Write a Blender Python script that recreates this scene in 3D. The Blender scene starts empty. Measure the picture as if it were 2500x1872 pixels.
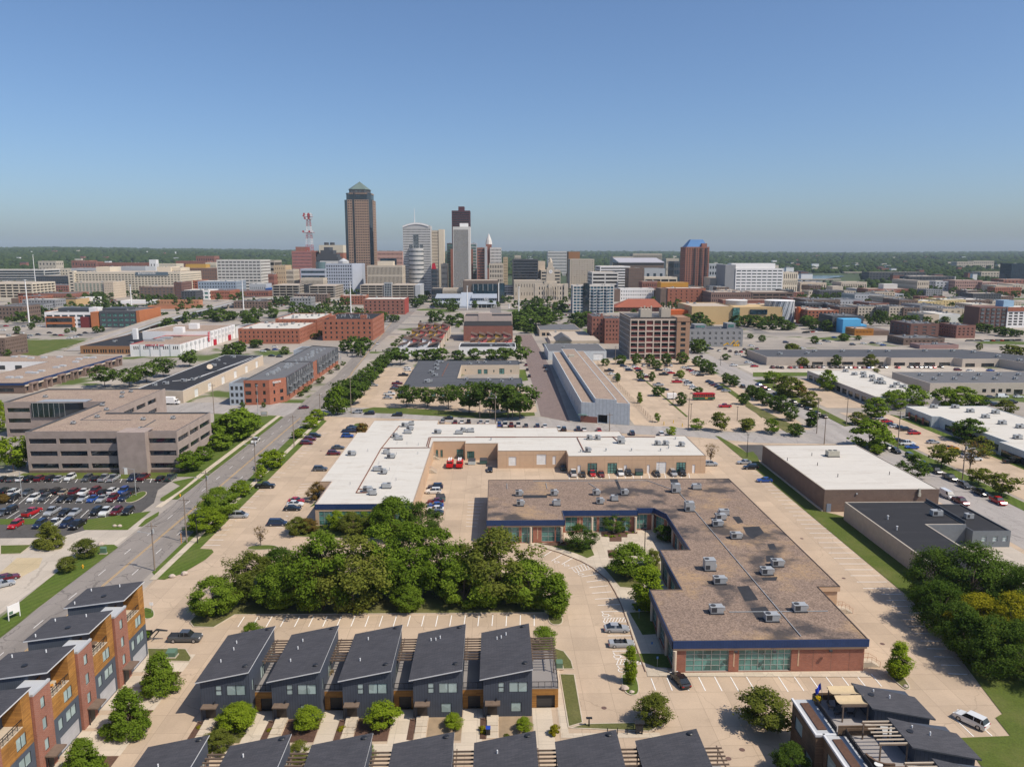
import bpy,math,random
import numpy as np
from mathutils import Vector,Matrix
rnd=random.Random(7)
SC=bpy.context.scene
COL=SC.collection
# ---------------------------------------------------------------- camera, sky, sun, exposure
CAM_H=70.0
FOC=1900.0
PITCH=math.atan((936-616)/FOC)
YAW=math.atan(40/FOC)
cam_d=bpy.data.cameras.new('camera')
cam_d.sensor_width=36.0
cam_d.lens=FOC/2500*36.0
cam_d.clip_start=1.0
cam_d.clip_end=60000
cam=bpy.data.objects.new('camera',cam_d)
COL.objects.link(cam)
cam.location=(0,0,CAM_H)
cam.rotation_euler=(math.pi/2-PITCH,0,-YAW)
SC.camera=cam
SUN_EL=math.radians(52.5)
SUN_V=Vector((0.87*math.cos(SUN_EL),-0.49*math.cos(SUN_EL),math.sin(SUN_EL))).normalized()
world=bpy.data.worlds.new('World')
SC.world=world
world.use_nodes=True
wn=world.node_tree.nodes
sky=wn.new('ShaderNodeTexSky')
sky.sky_type='NISHITA'
sky.sun_disc=False
sky.sun_elevation=SUN_EL
sky.sun_rotation=math.atan2(SUN_V.x,SUN_V.y)
sky.altitude=0
sky.air_density=0.9
sky.dust_density=1.4
sky.ozone_density=7.0
wn['Background'].inputs['Strength'].default_value=0.13
world.node_tree.links.new(sky.outputs[0],wn['Background'].inputs['Color'])
sun_d=bpy.data.lights.new('sun','SUN')
sun_d.energy=4.9
sun_d.angle=math.radians(0.53)
sun_d.color=(1.0,0.915,0.79)
sun=bpy.data.objects.new('sun',sun_d)
COL.objects.link(sun)
sun.location=(200,-100,400)
sun.rotation_euler=SUN_V.to_track_quat('Z','Y').to_euler()
SC.view_settings.view_transform='Standard'
SC.view_settings.look='None'
SC.view_settings.exposure=0.0
SC.view_settings.gamma=1.0
SC.view_settings.use_curve_mapping=False
SC.cycles.max_bounces=6
SC.cycles.diffuse_bounces=3
SC.cycles.glossy_bounces=2
SC.cycles.transmission_bounces=2
SC.cycles.volume_bounces=0
SC.cycles.transparent_max_bounces=4
SC.cycles.caustics_reflective=False
SC.cycles.caustics_refractive=False
SC.cycles.use_denoising=True
# ---------------------------------------------------------------- survey: photo point on a level plane -> metres
V=dict(A=(0,1360,3.234),B=(400,1460,2.212),C=(1300,1460,3.16),D=(1880,1460,3.568),E=(1150,1120,2.856),F=(1750,1050,2.76),G=(0,1050,3.16),H=(450,1180,2.3284),I=(0,580,3.568),J=(600,420,4.87),K=(960,480,4.809),L=(1400,560,3.687),M=(1900,580,3.687),N=(0,780,3.16),O=(560,700,3.16),P=(1220,700,3.456),Q=(1820,780,3.253),R=(700,980,3.95),S=(1160,980,3.456),T=(0,0,.8848),U=(0,0,1.),a=(780,640,7.9),b=(960,730,6.9125),c=(0,700,11.06),d=(2100,1000,5.175),e=(0,620,6.9125),f=(300,620,6.9125),h=(1640,640,6.9125),k=(2200,640,7.373),w=(300,830,7.373))
CP,SP,CYW,SYW=math.cos(PITCH),math.sin(PITCH),math.cos(YAW),math.sin(YAW)
def ray(v,x,y):
 o=V[v];a=(o[0]+x/o[2]-1250)/FOC;b=-(o[1]+y/o[2]-936)/FOC
 fy=CP+b*SP;z=-SP+b*CP
 return(a*CYW+fy*SYW,fy*CYW-a*SYW,z)
def W(v,x,y,z=0.0):
 d=ray(v,x,y);t=(z-CAM_H)/d[2]
 return(d[0]*t,d[1]*t)
def WD(v,x,y,Y):
 d=ray(v,x,y);t=Y/d[1]
 return(d[0]*t,Y,CAM_H+d[2]*t)
def pts(v,s,z=0.0):
 return[W(v,*map(float,p.split(',')),z=z)for p in s.split()]
MATS={}
def nodes_of(m):
 return m.node_tree.nodes,m.node_tree.links
def newmat(name):
 m=bpy.data.materials.new(name);m.use_nodes=True
 n,l=nodes_of(m)
 return m,n,l,n['Principled BSDF']
def vmath(n,l,op,a,b=None):
 q=n.new('ShaderNodeVectorMath');q.operation=op
 l.new(a,q.inputs[0])
 if b is not None:
  if isinstance(b,(tuple,list)):q.inputs[1].default_value=b
  else:l.new(b,q.inputs[1])
 return q.outputs[0]
def smath(n,l,op,a,b=None,c=None,clamp=False):
 q=n.new('ShaderNodeMath');q.operation=op;q.use_clamp=clamp
 for i,x in enumerate((a,b,c)):
  if x is None:continue
  if isinstance(x,(int,float)):q.inputs[i].default_value=x
  else:l.new(x,q.inputs[i])
 return q.outputs[0]
def mixc(n,l,f,a,b,mode='MIX'):
 q=n.new('ShaderNodeMix');q.data_type='RGBA';q.blend_type=mode
 for i,x in((0,f),(6,a),(7,b)):
  if isinstance(x,(int,float)):q.inputs[i].default_value=x
  elif isinstance(x,(tuple,list)):q.inputs[i].default_value=(*x[:3],1)
  else:l.new(x,q.inputs[i])
 return q.outputs[2]
def ramp(n,l,f,lo,hi):
 q=n.new('ShaderNodeMapRange');q.clamp=True
 l.new(f,q.inputs[0]);q.inputs[1].default_value=lo;q.inputs[2].default_value=hi
 return q.outputs[0]
def pos(n):
 return n.new('ShaderNodeNewGeometry').outputs['Position']
def noise(n,l,vec,scale,detail=3,rough=.6):
 q=n.new('ShaderNodeTexNoise');l.new(vec,q.inputs['Vector'])
 q.inputs['Scale'].default_value=scale;q.inputs['Detail'].default_value=detail
 q.inputs['Roughness'].default_value=rough
 return q.outputs['Fac']
def bump(n,l,p,h,dist,strength=.6):
 q=n.new('ShaderNodeBump');q.inputs['Strength'].default_value=strength
 q.inputs['Distance'].default_value=dist
 l.new(h,q.inputs['Height']);l.new(q.outputs[0],p.inputs['Normal'])
def sc(c,k):return tuple(min(1,x*k)for x in c[:3])
def mat(name,color,rough=.8,var=.12,scale=1.5,big=.08,metal=0.0,spec=.3,bumpd=0.0):
 """plain surface with two scales of mottling"""
 if name in MATS:return MATS[name]
 m,n,l,p=newmat(name)
 P=pos(n)
 f=noise(n,l,P,scale,4)
 g=noise(n,l,P,big,3)
 k=smath(n,l,'ADD',smath(n,l,'MULTIPLY',f,.6),smath(n,l,'MULTIPLY',g,.4))
 c=mixc(n,l,ramp(n,l,k,.3,.7),sc(color,1-var),sc(color,1+var))
 l.new(c,p.inputs['Base Color'])
 p.inputs['Roughness'].default_value=rough;p.inputs['Metallic'].default_value=metal
 p.inputs['Specular IOR Level'].default_value=spec
 if bumpd:bump(n,l,p,f,bumpd)
 MATS[name]=m
 return m
def wallvec(n,l):
 """(x+y, z) along any wall that follows the street grid"""
 s=n.new('ShaderNodeSeparateXYZ');l.new(pos(n),s.inputs[0])
 c=n.new('ShaderNodeCombineXYZ')
 l.new(smath(n,l,'ADD',s.outputs[0],s.outputs[1]),c.inputs[0]);l.new(s.outputs[2],c.inputs[1])
 return c.outputs[0]
def brickmat(name,c1,c2,cm,w,h,mortar,vec='wall',rough=.85,var=.15,bumpd=.01,off=.5,spec=.25):
 if name in MATS:return MATS[name]
 m,n,l,p=newmat(name)
 v=wallvec(n,l)if vec=='wall' else pos(n)
 b=n.new('ShaderNodeTexBrick');b.offset=off
 l.new(v,b.inputs['Vector']);b.inputs['Scale'].default_value=1
 b.inputs['Brick Width'].default_value=w;b.inputs['Row Height'].default_value=h
 b.inputs['Mortar Size'].default_value=mortar;b.inputs['Bias'].default_value=0
 b.inputs['Mortar Smooth'].default_value=.2
 for k,c in(('Color1',c1),('Color2',c2),('Mortar',cm)):b.inputs[k].default_value=(*c,1)
 f=noise(n,l,pos(n),.35,5)
 c=mixc(n,l,ramp(n,l,f,.25,.75),(1-var,)*3,(1+var,)*3)
 l.new(mixc(n,l,1.0,b.outputs['Color'],c,'MULTIPLY'),p.inputs['Base Color'])
 p.inputs['Roughness'].default_value=rough;p.inputs['Specular IOR Level'].default_value=spec
 if bumpd:bump(n,l,p,smath(n,l,'SUBTRACT',1,b.outputs['Fac']),bumpd)
 MATS[name]=m
 return m
def concrete(name,color,slab=4.6,joint=.05,stain=.16):
 if name in MATS:return MATS[name]
 m,n,l,p=newmat(name)
 P=pos(n)
 b=n.new('ShaderNodeTexBrick');b.offset=0;l.new(P,b.inputs['Vector'])
 b.inputs['Scale'].default_value=1;b.inputs['Brick Width'].default_value=slab
 b.inputs['Row Height'].default_value=slab;b.inputs['Mortar Size'].default_value=joint
 b.inputs['Color1'].default_value=(*sc(color,.92),1);b.inputs['Color2'].default_value=(*sc(color,1.06),1)
 b.inputs['Mortar'].default_value=(*sc(color,.72),1);b.inputs['Mortar Smooth'].default_value=.5
 g=noise(n,l,P,.06,5,.65);f=noise(n,l,P,3.0,4,.7)
 c=mixc(n,l,ramp(n,l,g,.3,.72),(1-stain,)*3,(1+stain*.6,1+stain*.55,1+stain*.5))
 c2=mixc(n,l,ramp(n,l,f,.3,.7),(.94,)*3,(1.05,)*3)
 s=n.new('ShaderNodeTexVoronoi');s.feature='DISTANCE_TO_EDGE';s.inputs['Scale'].default_value=.07
 l.new(vmath(n,l,'ADD',P,vmath(n,l,'MULTIPLY',nvec(n,l,P,.5),(2,2,0))),s.inputs['Vector'])
 crack=smath(n,l,'LESS_THAN',s.outputs['Distance'],.004)
 c=mixc(n,l,1.0,mixc(n,l,1.0,b.outputs['Color'],c,'MULTIPLY'),c2,'MULTIPLY')
 c=mixc(n,l,smath(n,l,'MULTIPLY',crack,.35),c,sc(color,.45))
 st=noise(n,l,P,.35,2)
 oil=ramp(n,l,st,.66,.8)
 c=mixc(n,l,smath(n,l,'MULTIPLY',oil,.3),c,sc(color,.5))
 tr=ramp(n,l,noise(n,l,vmath(n,l,'MULTIPLY',P,(.22,.035,1)),1,4,.6),.5,.72)
 c=mixc(n,l,smath(n,l,'MULTIPLY',tr,.22),c,sc(color,.62))
 l.new(c,p.inputs['Base Color'])
 p.inputs['Roughness'].default_value=.85;p.inputs['Specular IOR Level'].default_value=.25
 MATS[name]=m
 return m
def nvec(n,l,P,scale):
 q=n.new('ShaderNodeTexNoise');l.new(P,q.inputs['Vector']);q.inputs['Scale'].default_value=scale
 return q.outputs['Color']
def asphalt(name,color,crack=.5,sx=.25,sy=.02):
 if name in MATS:return MATS[name]
 m,n,l,p=newmat(name)
 P=pos(n)
 g=noise(n,l,vmath(n,l,'MULTIPLY',P,(sx,sy,1)),1,4)
 f=noise(n,l,P,4,3,.7)
 c=mixc(n,l,ramp(n,l,g,.3,.7),sc(color,.85),sc(color,1.15))
 c=mixc(n,l,1.0,c,mixc(n,l,ramp(n,l,f,.3,.7),(.9,)*3,(1.1,)*3),'MULTIPLY')
 s=n.new('ShaderNodeTexVoronoi');s.feature='DISTANCE_TO_EDGE';s.inputs['Scale'].default_value=.16
 l.new(vmath(n,l,'ADD',P,vmath(n,l,'MULTIPLY',nvec(n,l,P,.4),(3,3,0))),s.inputs['Vector'])
 ck=smath(n,l,'LESS_THAN',s.outputs['Distance'],.012)
 c=mixc(n,l,smath(n,l,'MULTIPLY',ck,crack),c,sc(color,.35))
 l.new(c,p.inputs['Base Color']);p.inputs['Roughness'].default_value=.85
 p.inputs['Specular IOR Level'].default_value=.25
 MATS[name]=m
 return m
def grassmat(name,color,dry=(.20,.17,.07),dryamt=.3,stripe=0.0,ang=0.0,period=1.6):
 if name in MATS:return MATS[name]
 m,n,l,p=newmat(name)
 P=pos(n)
 f=noise(n,l,P,3.5,5,.7);g=noise(n,l,P,.12,4)
 c=mixc(n,l,ramp(n,l,f,.3,.7),sc(color,.7),sc(color,1.3))
 c=mixc(n,l,smath(n,l,'MULTIPLY',ramp(n,l,g,.45,.75),dryamt),c,dry)
 if stripe:
  mp=n.new('ShaderNodeMapping');mp.inputs['Rotation'].default_value[2]=ang;l.new(P,mp.inputs['Vector'])
  w=n.new('ShaderNodeTexWave');w.inputs['Scale'].default_value=6.2832/(20*period)
  w.inputs['Distortion'].default_value=.6;w.inputs['Detail'].default_value=1
  l.new(mp.outputs[0],w.inputs['Vector'])
  c=mixc(n,l,1.0,c,mixc(n,l,w.outputs['Fac'],(1-stripe,)*3,(1+stripe,)*3),'MULTIPLY')
 l.new(c,p.inputs['Base Color']);p.inputs['Roughness'].default_value=.9
 p.inputs['Specular IOR Level'].default_value=.15
 bump(n,l,p,f,.08,.5)
 MATS[name]=m
 return m
def gravelmat(name,ca,cb,cpatch,patch=.5,stone=4.2):
 """loose roof ballast: stones of several browns, bare tarred patches"""
 if name in MATS:return MATS[name]
 m,n,l,p=newmat(name)
 P=pos(n)
 v=n.new('ShaderNodeTexVoronoi');v.inputs['Scale'].default_value=stone;l.new(P,v.inputs['Vector'])
 s=n.new('ShaderNodeSeparateColor');l.new(v.outputs['Color'],s.inputs[0])
 f=noise(n,l,P,1.2,5,.75);g=noise(n,l,P,.09,4)
 c=mixc(n,l,s.outputs[0],sc(ca,.68),sc(ca,1.3))
 c=mixc(n,l,1.0,c,mixc(n,l,ramp(n,l,noise(n,l,P,.25,5,.7),.3,.7),(.9,.9,.91),(1.08,1.07,1.05)),'MULTIPLY')
 c=mixc(n,l,smath(n,l,'MULTIPLY',ramp(n,l,g,.52,.66),ramp(n,l,f,.35,.6)),c,cb)
 if patch:
  h=noise(n,l,vmath(n,l,'ADD',P,(31,7,0)),.075,4,.55)
  c=mixc(n,l,smath(n,l,'MULTIPLY',ramp(n,l,h,.565,.645),patch),c,cpatch)
 l.new(c,p.inputs['Base Color']);p.inputs['Roughness'].default_value=.95
 p.inputs['Specular IOR Level'].default_value=.1
 bump(n,l,p,v.outputs['Distance'],.04,.7)
 MATS[name]=m
 return m
def membrane(name,color,stain,seam=3.0,amt=.35,sx=.05,sy=.4):
 if name in MATS:return MATS[name]
 m,n,l,p=newmat(name)
 P=pos(n)
 g=noise(n,l,vmath(n,l,'MULTIPLY',P,(sx,sy,1)),1,5,.65);f=noise(n,l,P,.5,5,.7)
 k=smath(n,l,'MULTIPLY',ramp(n,l,g,.5,.75),ramp(n,l,f,.35,.65))
 b=n.new('ShaderNodeTexBrick');b.offset=0;l.new(P,b.inputs['Vector']);b.inputs['Scale'].default_value=1
 b.inputs['Brick Width'].default_value=seam*5;b.inputs['Row Height'].default_value=seam
 b.inputs['Mortar Size'].default_value=.05;b.inputs['Mortar Smooth'].default_value=.4
 b.inputs['Color1'].default_value=(*color,1);b.inputs['Color2'].default_value=(*sc(color,.96),1)
 b.inputs['Mortar'].default_value=(*sc(color,.84),1)
 l.new(mixc(n,l,smath(n,l,'MULTIPLY',k,amt),b.outputs['Color'],stain),p.inputs['Base Color'])
 p.inputs['Roughness'].default_value=.8;p.inputs['Specular IOR Level'].default_value=.12
 MATS[name]=m
 return m
def glass(name,color,rough=.06,spec=.6,var=.35,cell=1.4):
 """opaque-looking window glass: dark tint, blinds behind some panes, mirror of the sky"""
 if name in MATS:return MATS[name]
 m,n,l,p=newmat(name)
 v=n.new('ShaderNodeTexVoronoi');v.inputs['Scale'].default_value=1/cell;l.new(pos(n),v.inputs['Vector'])
 s=n.new('ShaderNodeSeparateColor');l.new(v.outputs['Color'],s.inputs[0])
 l.new(mixc(n,l,s.outputs[0],sc(color,1-var),sc(color,1+var)),p.inputs['Base Color'])
 p.inputs['Roughness'].default_value=rough;p.inputs['Specular IOR Level'].default_value=spec
 MATS[name]=m
 return m
def siding(name,color,period=.4,vertical=True,rough=.6,depth=.02,dark=.7):
 if name in MATS:return MATS[name]
 m,n,l,p=newmat(name)
 s=n.new('ShaderNodeSeparateXYZ');l.new(wallvec(n,l),s.inputs[0])
 u=s.outputs[0 if vertical else 1]
 fr=smath(n,l,'FRACT',smath(n,l,'DIVIDE',u,period))
 g=smath(n,l,'LESS_THAN',fr,.16)
 f=noise(n,l,pos(n),.8,4)
 c=mixc(n,l,ramp(n,l,f,.3,.7),sc(color,.9),sc(color,1.1))
 l.new(mixc(n,l,g,c,sc(color,dark)),p.inputs['Base Color'])
 p.inputs['Roughness'].default_value=rough;p.inputs['Specular IOR Level'].default_value=.3
 bump(n,l,p,g,depth,.8)
 MATS[name]=m
 return m
def objpaint(name='car_paint',rough=.25,spec=.5,coat=.6):
 if name in MATS:return MATS[name]
 m,n,l,p=newmat(name)
 o=n.new('ShaderNodeObjectInfo')
 l.new(o.outputs['Color'],p.inputs['Base Color'])
 p.inputs['Roughness'].default_value=rough;p.inputs['Specular IOR Level'].default_value=spec
 p.inputs['Coat Weight'].default_value=coat;p.inputs['Coat Roughness'].default_value=.08
 p.inputs['Metallic'].default_value=.15
 MATS[name]=m
 return m
def leafmat(name,color,hi,trans=.22):
 if name in MATS:return MATS[name]
 m,n,l,p=newmat(name)
 o=n.new('ShaderNodeObjectInfo');g=n.new('ShaderNodeNewGeometry')
 tc=n.new('ShaderNodeTexCoord')
 f=noise(n,l,tc.outputs['Object'],.7,2)
 k=smath(n,l,'ADD',smath(n,l,'MULTIPLY',g.outputs['Random Per Island'],.5),smath(n,l,'MULTIPLY',ramp(n,l,f,.3,.7),.5))
 c=mixc(n,l,k,color,hi)
 c=mixc(n,l,1.0,c,mixc(n,l,o.outputs['Random'],(.8,.82,.75),(1.22,1.15,1.1)),'MULTIPLY')
 n.remove(p)
 d=n.new('ShaderNodeBsdfDiffuse');t=n.new('ShaderNodeBsdfTranslucent');x=n.new('ShaderNodeMixShader')
 l.new(c,d.inputs[0]);l.new(mixc(n,l,1.0,c,(1.15,1.25,.5),'MULTIPLY'),t.inputs[0])
 x.inputs[0].default_value=trans;l.new(d.outputs[0],x.inputs[1]);l.new(t.outputs[0],x.inputs[2])
 l.new(x.outputs[0],n['Material Output'].inputs[0])
 MATS[name]=m
 return m
class MB:
 def __init__(s):s.v=[];s.f=[];s.m=[]
 def quad(s,a,b,c,d,m=0):
  k=len(s.v);s.v+=[a,b,c,d];s.f.append((k,k+1,k+2,k+3));s.m.append(m)
 def ngon(s,p,m=0):
  k=len(s.v);s.v+=p;s.f.append(tuple(range(k,k+len(p))));s.m.append(m)
 def box(s,x0,y0,z0,x1,y1,z1,m=0,bottom=True):
  k=len(s.v)
  s.v+=[(x0,y0,z0),(x1,y0,z0),(x1,y1,z0),(x0,y1,z0),(x0,y0,z1),(x1,y0,z1),(x1,y1,z1),(x0,y1,z1)]
  F=[(4,5,6,7),(0,1,5,4),(1,2,6,5),(2,3,7,6),(3,0,4,7)]+([(3,2,1,0)]if bottom else[])
  s.f+=[tuple(i+k for i in f)for f in F];s.m+=[m]*len(F)
 def prism(s,p,z0,z1,m=0,mt=None,top=True):
  """p: ccw outline; z0, z1 numbers or per-point lists"""
  n=len(p);a=z0 if isinstance(z0,(list,tuple))else[z0]*n;b=z1 if isinstance(z1,(list,tuple))else[z1]*n
  k=len(s.v)
  s.v+=[(q[0],q[1],a[i])for i,q in enumerate(p)]+[(q[0],q[1],b[i])for i,q in enumerate(p)]
  for i in range(n):
   j=(i+1)%n;s.f.append((k+i,k+j,k+n+j,k+n+i));s.m.append(m)
  if top:
   s.f.append(tuple(range(k+n,k+2*n)));s.m.append(m if mt is None else mt)
 def tube(s,p,q,r0,r1=None,n=6,m=0,caps=True):
  r1=r0 if r1 is None else r1
  p=Vector(p);q=Vector(q);d=(q-p).normalized()
  u=d.orthogonal().normalized();w=d.cross(u)
  k=len(s.v)
  for c,r in((p,r0),(q,r1)):
   for i in range(n):
    t=2*math.pi*i/n
    s.v.append(tuple(c+(u*math.cos(t)+w*math.sin(t))*r))
  for i in range(n):
   j=(i+1)%n;s.f.append((k+i,k+j,k+n+j,k+n+i));s.m.append(m)
  if caps:
   s.f.append(tuple(range(k+n,k+2*n)));s.m.append(m)
   s.f.append(tuple(range(k+n-1,k-1,-1)));s.m.append(m)
 def bar(s,p,q,w,h,m=0):
  """square bar from p to q, h tall (z), w wide"""
  p=Vector(p);q=Vector(q);d=(q-p);d.z=0
  if d.length<1e-6:s.box(p.x-w/2,p.y-w/2,p.z,p.x+w/2,p.y+w/2,q.z,m);return
  t=Vector((-d.y,d.x,0)).normalized()*(w/2);u=Vector((0,0,h))
  a=[p-t,p+t,q+t,q-t];b=[x+u for x in a]
  k=len(s.v);s.v+=[tuple(x)for x in a+b]
  F=[(3,2,1,0)[::-1],(4,7,6,5)[::-1],(0,1,5,4)[::-1],(1,2,6,5)[::-1],(2,3,7,6)[::-1],(3,0,4,7)[::-1]]
  s.f+=[tuple(i+k for i in f)for f in F];s.m+=[m]*6
 def mesh(s,name,mats,smooth=False):
  me=bpy.data.meshes.new(name);me.from_pydata(s.v,[],s.f)
  for x in(mats if isinstance(mats,(list,tuple))else[mats]):me.materials.append(x)
  if any(s.m):me.polygons.foreach_set('material_index',s.m)
  if smooth:me.polygons.foreach_set('use_smooth',[True]*len(s.f))
  me.update()
  return me
 def build(s,name,mats,parent=None,loc=None,smooth=False):
  if not s.f:return None
  return put(name,s.mesh(name,mats,smooth),parent,loc)
def put(name,me,parent=None,loc=None,rz=0.0,scale=None):
 o=bpy.data.objects.new(name,me);COL.objects.link(o)
 if parent is not None:o.parent=parent
 if loc is not None:o.location=loc
 if rz:o.rotation_euler[2]=rz
 if scale is not None:o.scale=scale
 return o
def tag(o,label=None,cat=None,group=None,kind=None):
 for k,v in(('label',label),('category',cat),('group',group),('kind',kind)):
  if v:o[k]=v
 return o
def thing(name,label,cat,loc=(0,0,0),group=None,rz=0.0):
 o=put(name,None,None,loc,rz)
 return tag(o,label,cat,group)
def struct(name,mb,mats,parent=None):
 o=mb.build(name,mats,parent)
 if o is not None and parent is None:o['kind']='structure'
 return o
def copy_tree(o,parent=None):
 c=o.copy();COL.objects.link(c);c.parent=parent
 for ch in o.children:copy_tree(ch,c)
 return c
ORD=['first','second','third','fourth','fifth','sixth','seventh','eighth','ninth','tenth','eleventh','twelfth','thirteenth','fourteenth','fifteenth','sixteenth','seventeenth','eighteenth','nineteenth','twentieth','twenty-first','twenty-second','twenty-third','twenty-fourth','twenty-fifth','twenty-sixth','twenty-seventh','twenty-eighth','twenty-ninth','thirtieth']
def inset(p,d):
 """shrink a ccw outline by d"""
 n=len(p);out=[]
 for i in range(n):
  a,b,c=Vector(p[i-1][:2]),Vector(p[i][:2]),Vector(p[(i+1)%n][:2])
  e,f=(b-a).normalized(),(c-b).normalized()
  n1=Vector((-e.y,e.x));n2=Vector((-f.y,f.x))
  k=1+n1.dot(n2)
  m=(n1+n2)/k if abs(k)>.05 else n1
  out.append((b.x+m.x*d,b.y+m.y*d))
 return out
def ccw(p):
 s=sum(p[i-1][0]*p[i][1]-p[i][0]*p[i-1][1]for i in range(len(p)))
 return list(p)if s>0 else list(p)[::-1]
def rect(x0,y0,x1,y1):return[(x0,y0),(x1,y0),(x1,y1),(x0,y1)]
def sheet(name,p,z,m,kind='structure'):
 mb=MB();mb.ngon([(q[0],q[1],z)for q in ccw(p)])
 return tag(mb.build(name,m),kind=kind)
def wall(mb,p0,p1,z0,z1,ops=(),depth=.25,m=0,mrev=None):
 """one wall face p0->p1 (outside on the right) with real rectangular openings (u0,u1,v0,v1)"""
 dx,dy=p1[0]-p0[0],p1[1]-p0[1];Ln=math.hypot(dx,dy)
 if Ln<1e-4:return
 ux,uy=dx/Ln,dy/Ln;nx,ny=uy,-ux
 mrev=m if mrev is None else mrev
 def P(u,v,d=0.0):return(p0[0]+ux*u-nx*d,p0[1]+uy*u-ny*d,z0+v)
 Hh=z1-z0
 if not ops:
  mb.quad(P(0,0),P(Ln,0),P(Ln,Hh),P(0,Hh),m);return
 us=sorted({0.0,round(Ln,4),*[round(x,4)for o in ops for x in o[:2]]});vs=sorted({0.0,round(Hh,4),*[round(x,4)for o in ops for x in o[2:4]]})
 iu={x:i for i,x in enumerate(us)};iv={x:i for i,x in enumerate(vs)}
 hole=set()
 for o in ops:
  for i in range(iu[round(o[0],4)],iu[round(o[1],4)]):
   for j in range(iv[round(o[2],4)],iv[round(o[3],4)]):hole.add((i,j))
 for j in range(len(vs)-1):
  i=0
  while i<len(us)-1:
   if(i,j)in hole:i+=1;continue
   k=i
   while k<len(us)-1 and(k,j)not in hole:k+=1
   mb.quad(P(us[i],vs[j]),P(us[k],vs[j]),P(us[k],vs[j+1]),P(us[i],vs[j+1]),m)
   i=k
 for a,b,c,d in[o[:4]for o in ops]:
  mb.quad(P(a,c),P(a,c,depth),P(a,d,depth),P(a,d),mrev)
  mb.quad(P(b,c,depth),P(b,c),P(b,d),P(b,d,depth),mrev)
  mb.quad(P(a,c),P(b,c),P(b,c,depth),P(a,c,depth),mrev)
  mb.quad(P(a,d,depth),P(b,d,depth),P(b,d),P(a,d),mrev)
WM={}
def winmesh(w,h,nc,nr,pane,frame,fw=.08):
 """window filling an opening: x along the wall, z up, outside is -y; pane at y=0"""
 k=(round(w,2),round(h,2),nc,nr,pane.name,frame.name if frame else '',fw)
 if k not in WM:
  mb=MB();pm=MB();pm.quad((0,0,0),(w,0,0),(w,0,h),(0,0,h),0)
  if frame:
   for i in range(nc+1):
    x=i*w/nc;a=0 if i==0 else x-fw/2;b=w if i==nc else x+fw/2
    if i==0:b=fw
    if i==nc:a=w-fw
    mb.box(a,-.06,0,b,-.002,h)
   for j in range(nr+1):
    z=j*h/nr;a=0 if j==0 else z-fw/2;b=h if j==nr else z+fw/2
    if j==0:b=fw
    if j==nr:a=h-fw
    mb.box(.004,-.055,a,w-.004,-.004,b)
  WM[k]=(mb.mesh('window',frame),pm.mesh('pane',pane))if frame else(pm.mesh('window',pane),None)
 return WM[k]
def grid_ops(Ln,Hh,nc,nr,wf=.5,hf=.5,ml=None,mr=None,mbt=1.0,mt=1.0,up=.5):
 """regular openings: nc x nr cells, window fills wf x hf of its cell"""
 ml=.3 if ml is None else ml;mr=ml if mr is None else mr
 cw=(Ln-ml-mr)/nc;ch=(Hh-mbt-mt)/nr
 return[(ml+i*cw+cw*(1-wf)/2,ml+i*cw+cw*(1+wf)/2,mbt+j*ch+ch*(1-hf)*up,mbt+j*ch+ch*((1-hf)*up+hf))for j in range(nr)for i in range(nc)]
def place_windows(root,loc,p0,p1,z0,ops,depth,pane,frame=None,nc=1,nr=1,each=True,name='window',fw=.08,pmb=None):
 dx,dy=p1[0]-p0[0],p1[1]-p0[1];Ln=math.hypot(dx,dy)
 ux,uy=dx/Ln,dy/Ln;nx,ny=uy,-ux;rz=math.atan2(dy,dx)
 for o in ops:
  d=depth-.02
  x=p0[0]+ux*o[0]-nx*d;y=p0[1]+uy*o[0]-ny*d
  if each:
   wf_,wp_=winmesh(o[1]-o[0],o[3]-o[2],o[4]if len(o)>4 else nc,o[5]if len(o)>5 else nr,pane,frame,fw);q=put(name,wf_,root,(x-loc[0],y-loc[1],z0+o[2]-loc[2]),rz)
   if wp_:put('pane',wp_,q)
  else:
   w=o[1]-o[0]
   pmb.quad((x,y,z0+o[2]),(x+ux*w,y+uy*w,z0+o[2]),(x+ux*w,y+uy*w,z0+o[3]),(x,y,z0+o[3]))
def shift(mb,loc):
 mb.v=[(v[0]-loc[0],v[1]-loc[1],v[2]-loc[2])for v in mb.v]
 return mb
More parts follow.
